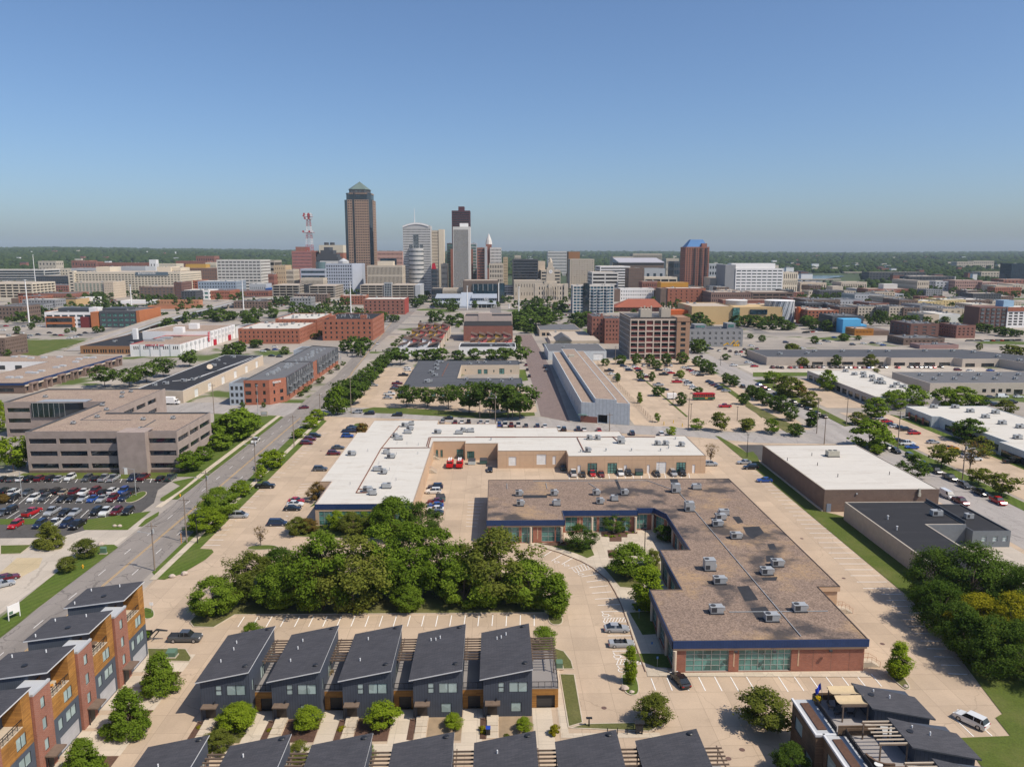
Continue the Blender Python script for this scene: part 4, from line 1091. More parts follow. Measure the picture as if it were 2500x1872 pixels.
# ---------------------------------------------------------------- deck-roofed row at the lower right
def deck_house(label,loc,kind):
 r=thing('deck_house',label,'house',loc,'roof-deck houses at the lower right')
 X,D=16.2,8.3;H=6.6
 mb=MB();fo=[(1.2,3.8,3.2,5.2),(5.2,7.6,.4,2.6)]
 wall(mb,(0,0),(0,-D),0,H,fo,.12,0);wall(mb,(0,-D),(X,-D),0,H,[],.12,1);wall(mb,(X,-D),(X,0),0,H);wall(mb,(X,0),(0,0),0,H,[(3,5,3.2,5),(8,10,3.2,5)],.12)
 mb.build('wall',[MT['wood_old'],MT['wood_old']],r)
 place_windows(r,(0,0,0),(0,0),(0,-D),0,fo,.12,MT['pane_blind'],MT['frame_dk'])
 b=MB();b.box(-.15,-D-.15,H,X+.1,.15,H+.15);b.build('roof_slab',MT['lt_grey'],r)
 b=MB();b.box(2.9,-D+.1,H+.15,8.6,-.1,H+.24);b.build('deck',MT['deck'],r)
 b=MB();b.box(.7,-D+1.2,H+.15,1.9,-.9,H+.3);b.build('green_roof_tray',MT['mulch'],r)
 b=MB();b.box(-.18,-D-.18,H+.15,.1,.18,H+.4);b.box(.1,-D-.18,H+.15,2.6,-D+.1,H+.4);b.build('coping',MT['trim'],r)
 b=MB()
 for i in range(7):y=-.2-i*(D-.4)/6;b.box(2.7,y-.03,H+.15,2.76,y+.03,H+1.25)
 b.box(2.68,-D+.2,H+1.2,2.78,-.2,H+1.28)
 b.box(2.72,-D+.25,H+.35,2.735,-.25,H+1.1);b.build('railing',[MT['black_rail']],r)
 b=MB();x0,x1=8.7,15.6;zW,zE=9.3,8.5
 b.prism([(x0,-6.2),(x1,-7.4),(x1,-.9),(x0,-.6)],H+.15,[zW,zE,zE,zW]);b.build('roof_cabin',MT['siding'],r)
 b=MB();P=[(x0-.5,-6.8),(x1+.5,-8.1),(x1+.5,-3.0),(x0-.5,-.6)];P=[(x0-.6,-6.6),(x1+.5,-7.9),(x1+.5,-2.6),(x0-.6,-.3)]
 zz=[zW+.05,zE-.05,zE-.05,zW+.05];b.prism(P,zz,[z+.2 for z in zz],1,0);b.ngon([(p[0],p[1],z)for p,z in zip(P,zz)][::-1],1);b.build('cabin_roof',[MT['shingle'],MT['dk_grey']],r)
 for x,y in((10.4,-2.2),(12.0,-3.6)):
  c=MB();c.tube((0,0,0),(0,0,.5),.09,n=8);c.build('vent_pipe',MT['pvc'],r,(x,y,9.1))
 c=MB();c.tube((0,0,0),(0,0,.16),.35,.42,10);c.build('roof_vent',MT['frame_dk'],r,(9.6,-3.2,9.35))
 for x in(4.6,8.0):
  for y in(-1.0,-5.6):
   c=MB();c.box(x,y,H+.24,x+.16,y+.16,9.1);c.build('pergola_post',MT['pergola'],r)
 for y in(-1.0,-5.6):
  c=MB();c.box(4.4,y+.01,9.1,8.4,y+.15,9.3);c.build('pergola_beam',MT['pergola'],r)
 for i in range(7 if kind else 3):
  y=-5.6+i*(4.6/(6 if kind else 2));c=MB();c.box(4.5,y+.02,9.305,8.3,y+.14,9.45);c.build('pergola_slat',MT['beige']if kind else MT['pergola'],r)
 if not kind:
  for y0,y1 in((-5.5,-3.4),(-3.1,-1.0)):
   c=MB();n=6
   for i in range(n):
    t0,t1=i/n,(i+1)/n;s=lambda t:9.52-.28*math.sin(t*math.pi)
    a,b_=y0+(y1-y0)*t0,y0+(y1-y0)*t1
    c.quad((4.3,a,s(t0)),(8.5,a,s(t0)),(8.5,b_,s(t1)),(4.3,b_,s(t1)));c.quad((4.3,a,s(t0)-.03),(4.3,b_,s(t1)-.03),(8.5,b_,s(t1)-.03),(8.5,a,s(t0)-.03))
   c.build('shade_cloth',mat('tan_canvas',(.52,.40,.24),.9),r)
 c=MB();c.box(2.9,-D+.02,H+.2,8.5,-D+.14,H+1.5);c.build('deck_screen',MT['wood_old'],r)
 c=MB();c.box(2.9,-.16,H+.2,6.8,-.04,H+1.3);c.build('deck_screen',MT['wood_old'],r)
 return r
deck_house('roof-deck house with tan canvas shade and blue flag',(42.4,101.6,0),0)
deck_house('roof-deck house with open slatted pergola, second from the lot',(43.4,93.2,0),1)
deck_house('roof-deck house in the lower right corner, mostly below the frame',(44.6,84.8,0),1)
# ---------------------------------------------------------------- middle distance
def lettering(root,txt,loc,size,m,rz=0.0,ex=.08):
 c=bpy.data.curves.new('lettering','FONT');c.body=txt;c.size=size;c.extrude=ex;c.materials.append(m)
 t=bpy.data.objects.new('lettering',c);me=bpy.data.meshes.new_from_object(t);bpy.data.objects.remove(t)
 o=put('lettering',me,root,loc);o.rotation_euler=(math.pi/2,0,rz)
 return o
def L_(r,x,y,z):return(x-r.location[0],y-r.location[1],z)
# grey-roofed shops with an inner yard
SHP=[(-45.2,373),(13.4,373),(13.4,400),(-20,400),(-20,448),(13.8,448),(13.8,467),(-46.6,467)]
shop=building('slate_roof_shops','low tan shops with slate roof and an inner yard behind the tree row',SHP,5.5,MT['beige'],MT['dark_roof'],MT['pane_teal'],{4:[(9.5,11.7,.2,2.9),(13,15.2,.2,2.9),(22,25,.1,3.4),(2,2.7,2,3),(18.5,19.2,1.2,2.6),(28.5,29.2,1.2,2.6)],0:dict(nc=14,nr=1,wf=.6,hf=.7,mbt=.3,mt=1.6)},each=True,frame=MT['frame_dk'],par=.25,nc=2,nr=2,units=0,cm=MT['dk_grey'])
for x,y in((1610,585),(1600,640),(1590,690),(1600,610),(1545,735),(1525,740),(1560,665),(1640,585),(1860,600),(1920,590),(1975,588),(2160,590),(1830,720),(2005,725),(2105,735),(2175,720)):
 a=W('O',x,y,5.3);put('rooftop_unit',unit_mesh(1 if x<1640 else 0),shop,L_(shop,a[0],a[1],5.25),0)
a,b_=W('O',1640,690,5.3),W('O',1690,590,5.3);q=MB();q.bar(L_(shop,*a,5.26),L_(shop,*b_,5.26),.3,.2);q.build('roof_pipe',MT['pipe'],shop)
# long corrugated warehouse
wh=building('long_warehouse','long pale corrugated warehouse with brown raised roof',[(35.6,318),(41.1,316.1),(41.1,484),(35.6,484)],8.5,MT['metal_wall'],MT['gravel_b'],MT['pane'],{3:[(5+i*12,6.4+i*12,2,4)for i in range(13)],0:[(1.2,3.2,1.0,2.8)]},par=.1,cm=MT['metal_wall'])
building('','',[(41.104,316.1),(49.6,313.0),(49.6,484),(41.104,484)],10.3,MT['metal_wall'],MT['gravel_b'],MT['pane_shade'],{0:[(1.2,5.3,.1,3.6)]},par=.1,root=wh,depth=2.0,cm=MT['metal_wall'],wallname='raised_wall')
building('','',[(49.604,313.0),(54.8,311.2),(55.2,484),(49.604,484)],9.0,MT['metal_wall'],MT['gravel_b'],MT['pane'],{},par=.1,root=wh,cm=MT['metal_wall'],wallname='side_wall')
q=MB();q.prism([(35.3,317.95),(42.1,315.5),(42.1,315.75),(35.4,318.0)],0,2.6);shift(q,wh.location).build('brick_front',MT['brick_r'],wh)
q=MB();q.prism([(34.2,317.6),(37.6,316.3),(37.9,317.1),(34.4,318.5)],3.0,3.3);shift(q,wh.location).build('awning',mat('green_awning',(.14,.22,.18),.7),wh)
q=MB();q.box(*L_(wh,43.2,313.2,3.2),*L_(wh,46.4,315.0,5.2));a=W('P',605,590,10.2)
q=MB();q.box(-1.6,-1.4,0,1.6,1.4,1.2);q.build('rooftop_unit',MT['unit_tan'],wh,L_(wh,a[0],a[1],10.2))
q=MB();q.box(*L_(wh,55.25,404,2.6),*L_(wh,60,412,3.0));q.build('dock_canopy',MT['white_wall'],wh)
for x0,y0,x1,y1,H,lb,wmm,rm,f in((34.5,508,73,550,5.8,'pale metal shed with white door right behind the long warehouse','metal_wall','grey_roof',{0:[(30,36.5,.2,4.2)]}),(37,655,72,708,5.4,'flat pale shed at the end of the brick street','beige','grey_roof',{0:[(2+i*4,5+i*4,.3,3)for i in range(8)]}),(40,566,76,600,6.2,'tan block shed with dormer roof behind the metal shed','beige','tan_roof',{0:dict(nc=6,nr=1,wf=.4,hf=.5)}),(44,604,74,640,5.6,'low cream shed beside the brick street','cream','tan_roof',{})):
 s=building('storage_shed',lb,rect(x0,y0,x1,y1),H,MT[wmm],MT[rm],MT['white_door']if H==5.8 else MT['pane'],f,par=.15,units=1,seed=int(x0))
 if H==6.2:
  q=MB();q.prism([(44,565),(56,565),(56,580),(44,580)],6.0,[6.2,6.2,6.2,6.2]);q.v+=[];q2=MB()
  q2.ngon([(44,565,6.2),(56,565,6.2),(50,565,10)]);q2.quad((44,565,6.2),(50,565,10),(50,592,10),(44,592,6.2));q2.quad((50,565,10),(56,565,6.2),(56,592,6.2),(50,592,10));shift(q2,s.location).build('dormer',[MT['grey_roof']],s)
def loft():
 H=27.6
 r=thing('loft_building','seven-storey tan frame loft building with maroon panels and rooftop antenna towers','building',(108,530,0))
 loc=tuple(r.location);mb=MB();dep=.6
 fh=(H-1.6)/7
 def rows(cols):return[(a,b,j*fh+.3,j*fh+fh-.3,3,1)for j in range(7)for a,b in cols]
 W6=30.7/6
 c0=[(i*W6+.55,(i+1)*W6-.25)for i in range(6)]
 fr=rows([c for i,c in enumerate(c0)if i!=2]);W9=46/9
 sd=rows([(i*W9+.5,(i+1)*W9-.4)for i in range(9)])
 P=rect(88.7,510,119.4,556)
 mid=[(c0[2][0],c0[2][1],j*fh+.6,j*fh+fh-.35)for j in range(7)]
 wall(mb,P[0],P[1],0,H,fr+mid,dep);wall(mb,P[3],P[0],0,H,sd,dep);wall(mb,P[1],P[2],0,H);wall(mb,P[2],P[3],0,H)
 shift(mb,loc).build('frame_wall',MT['cream']if 0 else mat('tan_concrete_frame',(.52,.43,.36),.85,.08),r)
 place_windows(r,loc,P[0],P[1],0,fr,dep,MT['pane'],MT['frame_dk'],3,1)
 place_windows(r,loc,P[3],P[0],0,sd,dep,MT['pane'],MT['frame_dk'],3,1)
 place_windows(r,loc,P[0],P[1],0,mid,dep,mat('maroon_brick',(.17,.05,.045),.8),None,name='maroon_panel')
 for j in range(7):
  for i,(a,b)in enumerate(c0):
   if i!=2:
    q=MB();q.box(P[0][0]+a-loc[0],510.25-loc[1],j*fh+.31 if j==0 else j*fh+.3,P[0][0]+b-loc[0],510.5-loc[1],j*fh+1.35);q.build('maroon_panel',MATS['maroon_brick'],r)
 rb=MB();rb.ngon([(*p,H-.6)for p in P]);shift(rb,loc).build('roof',MT['dark_roof'],r)
 rb=MB();q=inset(P,.4)
 for i in range(4):j=(i+1)%4;rb.prism([P[i],P[j],q[j],q[i]],H-.7,H+.05)
 shift(rb,loc).build('coping',MATS['tan_concrete_frame'],r)
 b=MB();fo=[(2.6,5.8,3.6*j+1.2,3.6*j+3.2)for j in range(7)]
 E_=rect(119.404,509.2,128.0,530);wall(b,E_[0],E_[1],0,27.9,fo,.25);wall(b,E_[1],E_[2],0,27.9);wall(b,E_[2],E_[3],0,27.9);wall(b,E_[3],E_[0],26,27.9)
 b.ngon([(*p,27.6)for p in E_]);b.prism([(p[0]+(.25 if p[0]>120 else-.1),p[1]+(-.25 if p[1]<515 else .2))for p in E_],25.2,25.6);shift(b,loc).build('brick_wing',mat('tan_brick',(.33,.20,.13),.85,.12),r)
 place_windows(r,loc,E_[0],E_[1],0,fo,.25,MT['pane'],MT['frame_dk'],2,2)
 for xl,xr,yt,yb in((1190,1285,172,240),(1365,1445,168,238)):
  a=WD('P',xl,yt,522);c=WD('P',xr,yt,522);b=MB();b.box(*L_(r,a[0],522,27),*L_(r,c[0],530,a[2]-1.5))
  for k in range(4):t=k/3;b.box(*L_(r,a[0]+(c[0]-a[0]-.8)*t,522,a[2]-1.5),*L_(r,a[0]+(c[0]-a[0]-.8)*t+.8,523,a[2]+.8*(k%2)))
  b.build('penthouse_tower',MT['limestone'],r)
 for k in range(14):
  x=90+k*2;b=MB();b.box(-.8,-1.2,0,.8,1.2,.5);b.build('roof_panel',MT['dk_grey'],r,L_(r,x,514,H-.6))
 return r
loft()
# grey lofts with yellow mural
gl=building('grey_loft','charcoal-grey three-storey building with a yellow mural on its corner',rect(144.6,578,185.5,602),13.4,MT['grey_wall'],MT['dark_roof'],MT['pane'],{0:dict(nc=9,nr=3,wf=.38,hf=.5,mbt=.5,mt=1.2),3:dict(nc=4,nr=3,wf=.4,hf=.5)},each=True,frame=MT['frame_wh'],nc=2,nr=2,units=5,seed=3)
for xl,xr,yt,y1 in((1645,1745,320,595),(1920,1990,310,596)):
 a=WD('P',xl,yt,585);c=WD('P',xr,yt,585);b=MB();b.box(*L_(gl,a[0],585,12.8),*L_(gl,c[0],596,a[2]));b.build('roof_house',MT['grey_wall'],gl)
 b=MB();b.box(*L_(gl,a[0]+.8,584.9,14),*L_(gl,c[0]-1.2,584.99,a[2]-.8));b.build('roof_window',MT['pane_teal'],gl)
YM=mat('yellow_mural',(.68,.38,.02),.8)
for k,(x0,z0,x1,z1)in enumerate(((171,.6,174.2,2.4),(174.2,2.4,175.2,1.2),(176,1,179.2,4.4),(179.2,4.4,179.8,1.6),(179.9,2.2,182.2,4.2),(182.2,4.2,183,.8))):
 b=MB();y=577.93-.01*k;b.quad((x0,y,z0),(x1,y,z1),(x1,y,z1+.9),(x0,y,z0+.9));shift(b,gl.location).build('mural_stroke',YM,gl)
for k,x in enumerate((178.6,180.2,181.8)):
 b=MB();b.box(*L_(gl,x,577.8,.5),*L_(gl,x+1.2,577.84,2.1));b.build('mural_block',YM,gl)
for x0,y0,x1,y1,H,lb in((75.5,608,84.5,640,20.5,'narrow red brick building left of the tan loft block, set back'),(84.6,600,98,625,19.6,'red brick building with chimney tucked behind the tan loft block')):
 s=building('brick_walkup',lb,rect(x0,y0,x1,y1),H,MT['brick_r'],MT['dark_roof'],MT['pane'],{0:dict(nc=3 if x1-x0<10 else 5,nr=5,wf=.35,hf=.45,mbt=2),3:dict(nc=5,nr=5,wf=.3,hf=.4)},units=3,seed=int(x0))
 q=MB();q.box(*L_(s,x1-2,y0+.3,H),*L_(s,x1-.6,y0+1.6,H+2.2));q.build('chimney',MT['brick_r'],s)
ed=building('brick_apartments','three-storey apartments with orange brick corner and EDISON sign',[(-116.6,357.4),(-105.1,358.2),(-99.6,366.1),(-99.6,421),(-116.6,421)],11.7,MT['brick_o'],MT['grey_roof'],MT['pane'],{0:[(a,b,3.6*j+1.2,3.6*j+3.0)for j in range(3)for a,b in((.5,3.2),(5,6.2),(8.5,9.7))],1:[(a,b,3.6*j+1.1,3.6*j+2.9)for j in range(3)for a,b in((2.2,3.2),(6.0,7.9))][:5]},each=True,frame=MT['frame_dk'],nc=2,nr=1,par=.4,cm=MT['dk_grey'])
sgn=lettering(ed,'EDISON',(0,0,0),1.35,mat('sign_white',(.8,.78,.75),.6),math.atan2(7.9,5.5));sgn.location=L_(ed,-103.9,359.6,9.75)
mbx=MB();P0=(-99.6,366.3)
def panels(root,x,y0,y1,H,n):
 b=MB();b.box(x,y0,2.9,x+.25,y1,H+.05);shift(b,root.location).build('dark_cladding',MT['dk_grey'],root)
 r=random.Random(n)
 for k in range(n):
  y=y0+(k+.35)*(y1-y0)/n
  for j in range(3 if H>9 else 2):
   z=3.2+j*2.8+r.uniform(-.2,.3)
   if r.random()<.6:b=MB();b.box(x+.26,y,z,x+.3,y+.35,z+2.6);shift(b,root.location).build('pale_strip',MT['lt_grey'],root)
   b=MB();b.box(x+.26,y+.6,z+.3,x+.29,y+1.7,z+2.0);shift(b,root.location).build('window',MT['pane_grey'],root)
  if k%2==0:
   for j in range(2):
    z=3.4+j*3.2;b=MB();b.box(x+.26,y+1.8,z,x+1.5,y+3.6,z+.18)
    for q_ in range(5):b.box(x+1.44,y+1.8+q_*.44,z+.18,x+1.48,y+1.84+q_*.44,z+1.15)
    b.box(x+1.42,y+1.8,z+1.1,x+1.5,y+3.6,z+1.17);shift(b,root.location).build('balcony',MT['steel'],root)
panels(ed,-99.58,367,420.8,11.6,12)
eg=building('grey_apartments','pale blue-grey three-storey end of the brick apartments',rect(-123.3,357.2,-116.65,374),10.4,mat('blue_grey_panel',(.36,.40,.44),.7),MT['grey_roof'],MT['pane'],{0:dict(nc=3,nr=3,wf=.6,hf=.58,ml=.1,mbt=.2,mt=.8)},each=True,frame=MT['frame_dk'],nc=2,nr=1,par=.4)
ed2=building('slate_apartments','charcoal-clad apartments farther along the boulevard behind the brick ones',[(-118,424),(-100,424),(-100,492),(-118.3,502)],10.8,MT['brick_o'],MT['grey_roof'],MT['pane'],{},par=.4,cm=MT['dk_grey'])
panels(ed2,-99.98,433,491.8,10.7,13)
building('','',rect(-128,492,-116,512),9.0,MT['blue_grey']if 'blue_grey' in MT else MATS['blue_grey_panel'],MT['grey_roof'],None,{},root=ed2,wallname='rear_wing')
for r_,n,s in((ed,22,1),(ed2,24,2)):
 rr=random.Random(s)
 for i in range(n):
  y0=374 if r_ is ed else 430
  q=MB();q.box(-.5,-.5,0,.5,.5,.9);q.build('rooftop_unit',MT['unit'],r_,L_(r_,rr.choice((-110.5,-108.8,-106.5))+rr.uniform(-.4,.4),y0+i*(1.9 if r_ is ed else 2.3),11.3 if r_ is ed else 10.4))
bs=building('black_roof_shops','long beige shops with black roof and white overhead doors',[(-171,367),(-147,363),(-147,491),(-172,493)],5.9,MT['beige'],MT['black_roof'],MT['white_door'],{1:[(y,y+5,.1,4.0)for y in(14,32,52,72,92,112)]},each=True,par=.15,frame=None,cm=MT['trim'])
for x,y,k in((1800,295,1),(1685,320,0),(1650,360,1),(1280,500,1),(1195,512,0),(1490,470,0),(1420,480,1),(1540,450,2),(1735,345,2)):
 a=W('N',x,y,5.8);put('rooftop_unit',unit_mesh(k),bs,L_(bs,a[0],a[1],5.75))
a=W('N',1620,390,5.8);q=MB();q.tube((0,0,0),(0,0,1.5),.12);q.tube((0,-.1,1.7),(.2,-.6,2.1),1.5,1.55,14);q.build('satellite_dish',MT['beige'],bs,L_(bs,a[0],a[1],5.75))
for(x0,y0,x1,y1)in((1450,470,2000,285),(1330,475,1500,460),(1500,460,1950,290)):
 a,c=W('N',x0,y0,5.8),W('N',x1,y1,5.8);q=MB();q.bar(L_(bs,*a,5.76),L_(bs,*c,5.76),.3,.15);q.build('roof_pipe',MT['trim'],bs)
nf=building('navy_fascia_shops','low shops with gravel roof and navy fascia at the left edge',[(-330,390),(-236.5,390),(-236.5,493),(-330,493),(-330,468),(-268,468),(-268,420),(-330,420)],5.5,MT['brick_b'],MT['gravel_b'],MT['pane'],{1:dict(nc=13,nr=1,wf=.7,hf=.6,mbt=.5,mt=1.6),0:[(80,88,.8,2.8),(70,76,.8,2.8)]},each=True,frame=MT['frame_dk'],nc=5,nr=1,par=.1)
b=MB();b.box(-236.6,389.6,4.4,-236.1,493.1,5.7);shift(b,nf.location).build('fascia',MT['blue'],nf)
b=MB();b.box(-331,389.5,4.3,-236.6,389.98,5.3);shift(b,nf.location).build('fascia',MT['blue'],nf)
b=MB();b.box(-236.55,390,3.6,-235.9,493,4.38);shift(b,nf.location).build('tan_band',MT['beige'],nf)
b=MB();b.box(-330,467.8,0,-268.1,467.99,5.45);shift(b,nf.location).build('court_wall',MT['white_wall'],nf)
for k in range(4):b=MB();b.box(-318+k*10,467.7,.8,-314+k*10,467.79,3.2);shift(b,nf.location).build('court_window',MT['pane'],nf)
for i in range(8):
 y=393+i*13;b=MB();b.box(-236.6,y,0,-234.6,y+1.0,4.2);b.box(-236.6,y+4.5,0,-234.6,y+5.5,4.2);b.box(-236.6,y-.2,4.2,-234.4,y+5.7,5.0);shift(b,nf.location).build('entry_porch',mat('brown_stone',(.24,.17,.14),.85),nf)
for x,y in((110,290),(185,290),(240,300),(340,295),(460,292),(610,308),(585,330),(665,297),(720,297),(435,372),(485,360),(225,412),(270,415),(320,400),(75,450),(145,450)):
 a=W('N',x,y,5.5);q=MB();q.box(-1.6,-1.2,0,1.6,1.2,.5);q.prism([(-1.5,-1.1),(1.5,-1.1),(1.5,1.1),(-1.5,1.1)],.5,.9);q.build('skylight',MT['lt_grey'],nf,L_(nf,a[0],a[1],5.4))
RED=mat('red_sign',(.45,.012,.03),.6)
wb=building('white_hall','white two-level hall with red lettering and white chimney',rect(-249,532,-215.2,590),8.3,MT['white_wall'],MT['gravel_b'],MT['pane'],{0:[(2.2+k*6.7+i*1.35,3.0+k*6.7+i*1.35,4.6,6.9)for k in range(5)for i in range(3)],1:[(2+k*8+i*1.5,2.8+k*8+i*1.5,4.6,6.9)for k in range(7)for i in range(3)]},each=False,par=.3,cm=RED)
building('','',rect(-266,590.01,-215.2,646),11.4,MT['white_wall'],MT['gravel_b'],MT['pane'],{1:[(2+k*8+i*2.2,3+k*8+i*2.2,z,z+2.2)for k in range(7)for i in range(2)for z in(4,7.8)],0:[]},root=wb,par=.3,wallname='rear_wall')
building('','',rect(-215.1,646.5,-193.8,676),9.4,MT['white_wall'],MT['grey_roof'],MT['pane'],{1:[]},root=wb,par=.3,wallname='wing_wall')
for k in range(1,5):
 x=-249+6.75*k;b=MB();b.box(*L_(wb,x-.5,531.9,0),*L_(wb,x+.3,531.99,8));b.build('grey_pilaster',MT['lt_grey'],wb)
for k in range(14):
 y=535+7.9*k;b=MB();b.box(*L_(wb,-215.19,y,0),*L_(wb,-215.05,y+.7,8 if y<590 else 11));b.build('grey_pilaster',MT['lt_grey'],wb)
a=WD('N',1040,70,575);b=MB();b.box(*L_(wb,a[0]-1.5,574,7),*L_(wb,a[0]+1.5,577,a[2]));b.build('chimney',MT['white_wall'],wb)
for x,y in((1385,100),(1500,70)):
 a=W('N',x,y,11.2);b=MB();b.box(-3.4,-2.5,0,3.4,2.5,4.2);b.build('roof_house',MT['white_wall'],wb,L_(wb,a[0],a[1],11))
for x,y in((1220,165),(1285,150),(1160,165)):
 a=W('N',x,y,8.1);b=MB();b.box(-4,-2,0,4,2,1.6);b.build('rooftop_unit',MT['unit'],wb,L_(wb,a[0],a[1],8))
rr=random.Random(5);x=-238.4
for k in range(17):
 if k not in(9,12):
  h=rr.uniform(.55,1.0);b=MB();b.bar(L_(wb,x,531.7,7.25),L_(wb,x+.5,531.7,7.25+.15),.1,h);b.bar(L_(wb,x+.2,531.68,7.25),L_(wb,x+.75,531.68,7.25),.1,.28);b.build('sign_letter',RED,wb)
 x+=.74
b=MB();b.box(*L_(wb,-215.04,584,4.2),*L_(wb,-214.7,587.5,11.2));s_=b.build('blade_sign',RED,wb)
for k in range(5):
 b=MB();b.box(*L_(wb,-214.69,585,4.8+k*1.25),*L_(wb,-214.64,586.4,5.5+k*1.25));b.build('sign_letter',MT['white_wall'],wb)
for y in(595,628):
 b=MB();b.box(*L_(wb,-215.04,y,.2),*L_(wb,-214.0,y+4,4.4));b.build('red_portal',RED,wb)
bl=building('brown_brick_shop','low brown brick shop with black roof beside the white hall',[(-290,546),(-253,544),(-248,600),(-252,640),(-292,640)],5.6,mat('tawny_brick',(.30,.155,.075),.85,.15),MT['black_roof'],MT['pane'],{0:[(2+k*6+i*1.7,3.2+k*6+i*1.7,.8,3.2)for k in range(6)for i in range(3)],1:dict(nc=18,nr=1,wf=.5,hf=.5)},par=.2,units=6,seed=4)
# red brick offices by the boulevard
def brick_block(name,lb,x0,y0,x1,y1,H,nc,nr,mm,rm,seed,sidec=8,units=6):return building(name,lb,rect(x0,y0,x1,y1),H,MT[mm],MT[rm],MT['pane'],{0:dict(nc=nc,nr=nr,wf=.32,hf=.5,mbt=.8,mt=1.4),1:dict(nc=sidec,nr=nr,wf=.32,hf=.5,mbt=.8,mt=1.4)},par=.5,units=units,seed=seed,cm=MT[mm])
brick_block('brick_office','long red brick office with white roof and three window rows',-199,604,-152,660,11.9,14,3,'brick_o','white_roof',1,12,14)
brick_block('brick_office','taller red brick office with white roof behind the long one',-186,661,-151,722,14.6,9,4,'brick_o','white_roof',2,12,14)
bb=brick_block('brick_office','cubic red brick office with dark roof and roof posts beside the boulevard',-139,626,-98.6,690,17.2,9,4,'brick_o','black_roof',3,12,0)
rr=random.Random(8)
for i in range(34):
 q=MB();q.tube((0,0,0),(0,0,rr.uniform(.8,2)),.12);q.build('roof_post',MT['trim'],bb,L_(bb,-134+rr.uniform(0,32),634+rr.uniform(0,40),16.7))
for x in(-132,-108):
 q=MB();q.box(-2.5,-2.5,0,2.5,2.5,2.6);q.build('roof_house',MT['brick_o'],bb,L_(bb,x,640 if x>-120 else 633,16.7))
brick_block('brick_parking','four-level dark red brick garage with white penthouse beside the boulevard',-150,890,-103.6,932,17.6,9,4,'brick_r','white_roof',4,6,2)
q=MB();q.box(-103.58,890.4,.1,-103.3,931.6,17.6);q.build('red_wall',mat('bright_red_wall',(.30,.05,.035),.8),None);o=bpy.data.objects['red_wall'];o.parent=bpy.data.objects['brick_parking'];o.location=tuple(-v for v in bpy.data.objects['brick_parking'].location)
# saw-toothed row houses in yellow, pink and white
CT={'y':mat('ochre_gable',(.52,.30,.05),.8),'p':mat('coral_gable',(.55,.14,.12),.8),'w':MT['white_wall'],'d':MT['dk_grey'],'b':mat('dusk_gable',(.30,.16,.10),.8)}
def sawtooth(lb,x0,x1,y,H,cols,flip,depth=14):
 r=thing('row_houses',lb,'row house',((x0+x1)/2,y,0),'saw-toothed row houses')
 n=len(cols);w=(x1-x0)/n
 for i,c in enumerate(cols):
  a,b_=x0+i*w-r.location[0]+.02,x0+(i+1)*w-r.location[0]-.02;hi,lo=H+2.6,H+.3
  zl,zr=(hi,lo)if flip else(lo,hi)
  q=MB();q.box(a,0,0,b_,depth,H);q.build('lower_wall',MT['white_wall']if c in 'wd' else MT['beige'],r)
  q=MB();q.ngon([(a,-.02,H-.5),(b_,-.02,H-.5),(b_,-.02,zr),(a,-.02,zl)]);q.quad((b_,0,H),(b_,depth,H),(b_,depth,zr),(b_,0,zr));q.quad((a,depth,H),(a,0,H),(a,0,zl),(a,depth,zl));q.build('gable',CT[c],r)
  q=MB();q.prism([(a-.2,-.5),(b_+.2,-.5),(b_+.2,depth),(a-.2,depth)],[zl,zr,zr,zl],[zl+.25,zr+.25,zr+.25,zl+.25]);q.build('roof',mat('brown_shingle',(.11,.07,.055),.9,.2),r)
  q=MB();q.box((a+b_)/2-.4,-.06,H+.2,(a+b_)/2+.4,-.03,H+.9);q.build('window',MT['pane'],r)
 return r
rowY=[W('b',450,y,7)[1]for y in(800,712,655,575,520,470)]
for i,(y,cols,fl,lb)in enumerate(zip(rowY,('wdwd','wpwp','ypyp','ypyp','ypyp','ypyp'),(False,True,False,True,False,True),('white and slate','white and coral','ochre and coral','ochre and coral','ochre and coral','ochre and coral'))):
 sawtooth('row houses with %s gables, %s row from the shops'%(lb,ORD[i]),-66.5,-39.2,y,6.8,cols,fl)
sawtooth('row houses with coral and ochre gables in front of the red brick hall',-19,12,596,6.0,'pypyp',True)
sawtooth('row houses with balconies facing the low white building, near the brick hall',-19,12,574,4.6,'bpybp',False)
rh=building('brick_hall','old red brick hall with black lean-to roof and pale upper wall',rect(-25.6,619,13.6,640),12.2,MT['brick_r'],MT['black_roof'],MT['pane'],{},par=.0)
q=MB();q.quad((-25,619.3,12.3),(13,619.3,12.3),(13,631,15.0),(-25,631,15.0));shift(q,rh.location).build('lean_to_roof',MT['black_roof'],rh)
building('','',rect(-25.6,631,13.6,662),19.2,mat('pale_pink_wall',(.50,.40,.34),.8),MT['black_roof'],None,{},root=rh,wallname='upper_wall',par=1.0)
q=MB();q.box(-14,630.7,15,-3,630.99,21.6);q.box(-14,631,19,-3,636,21.6);shift(q,rh.location).build('upper_block',MATS['pale_pink_wall'],rh)
building('low_white_building','low white building with black roof in front of the brick hall',rect(-25.4,533,14,558),5.8,MT['white_wall'],MT['black_roof'],MT['pane'],{0:dict(nc=8,nr=1,wf=.25,hf=.35,mbt=1)},units=6,seed=9)
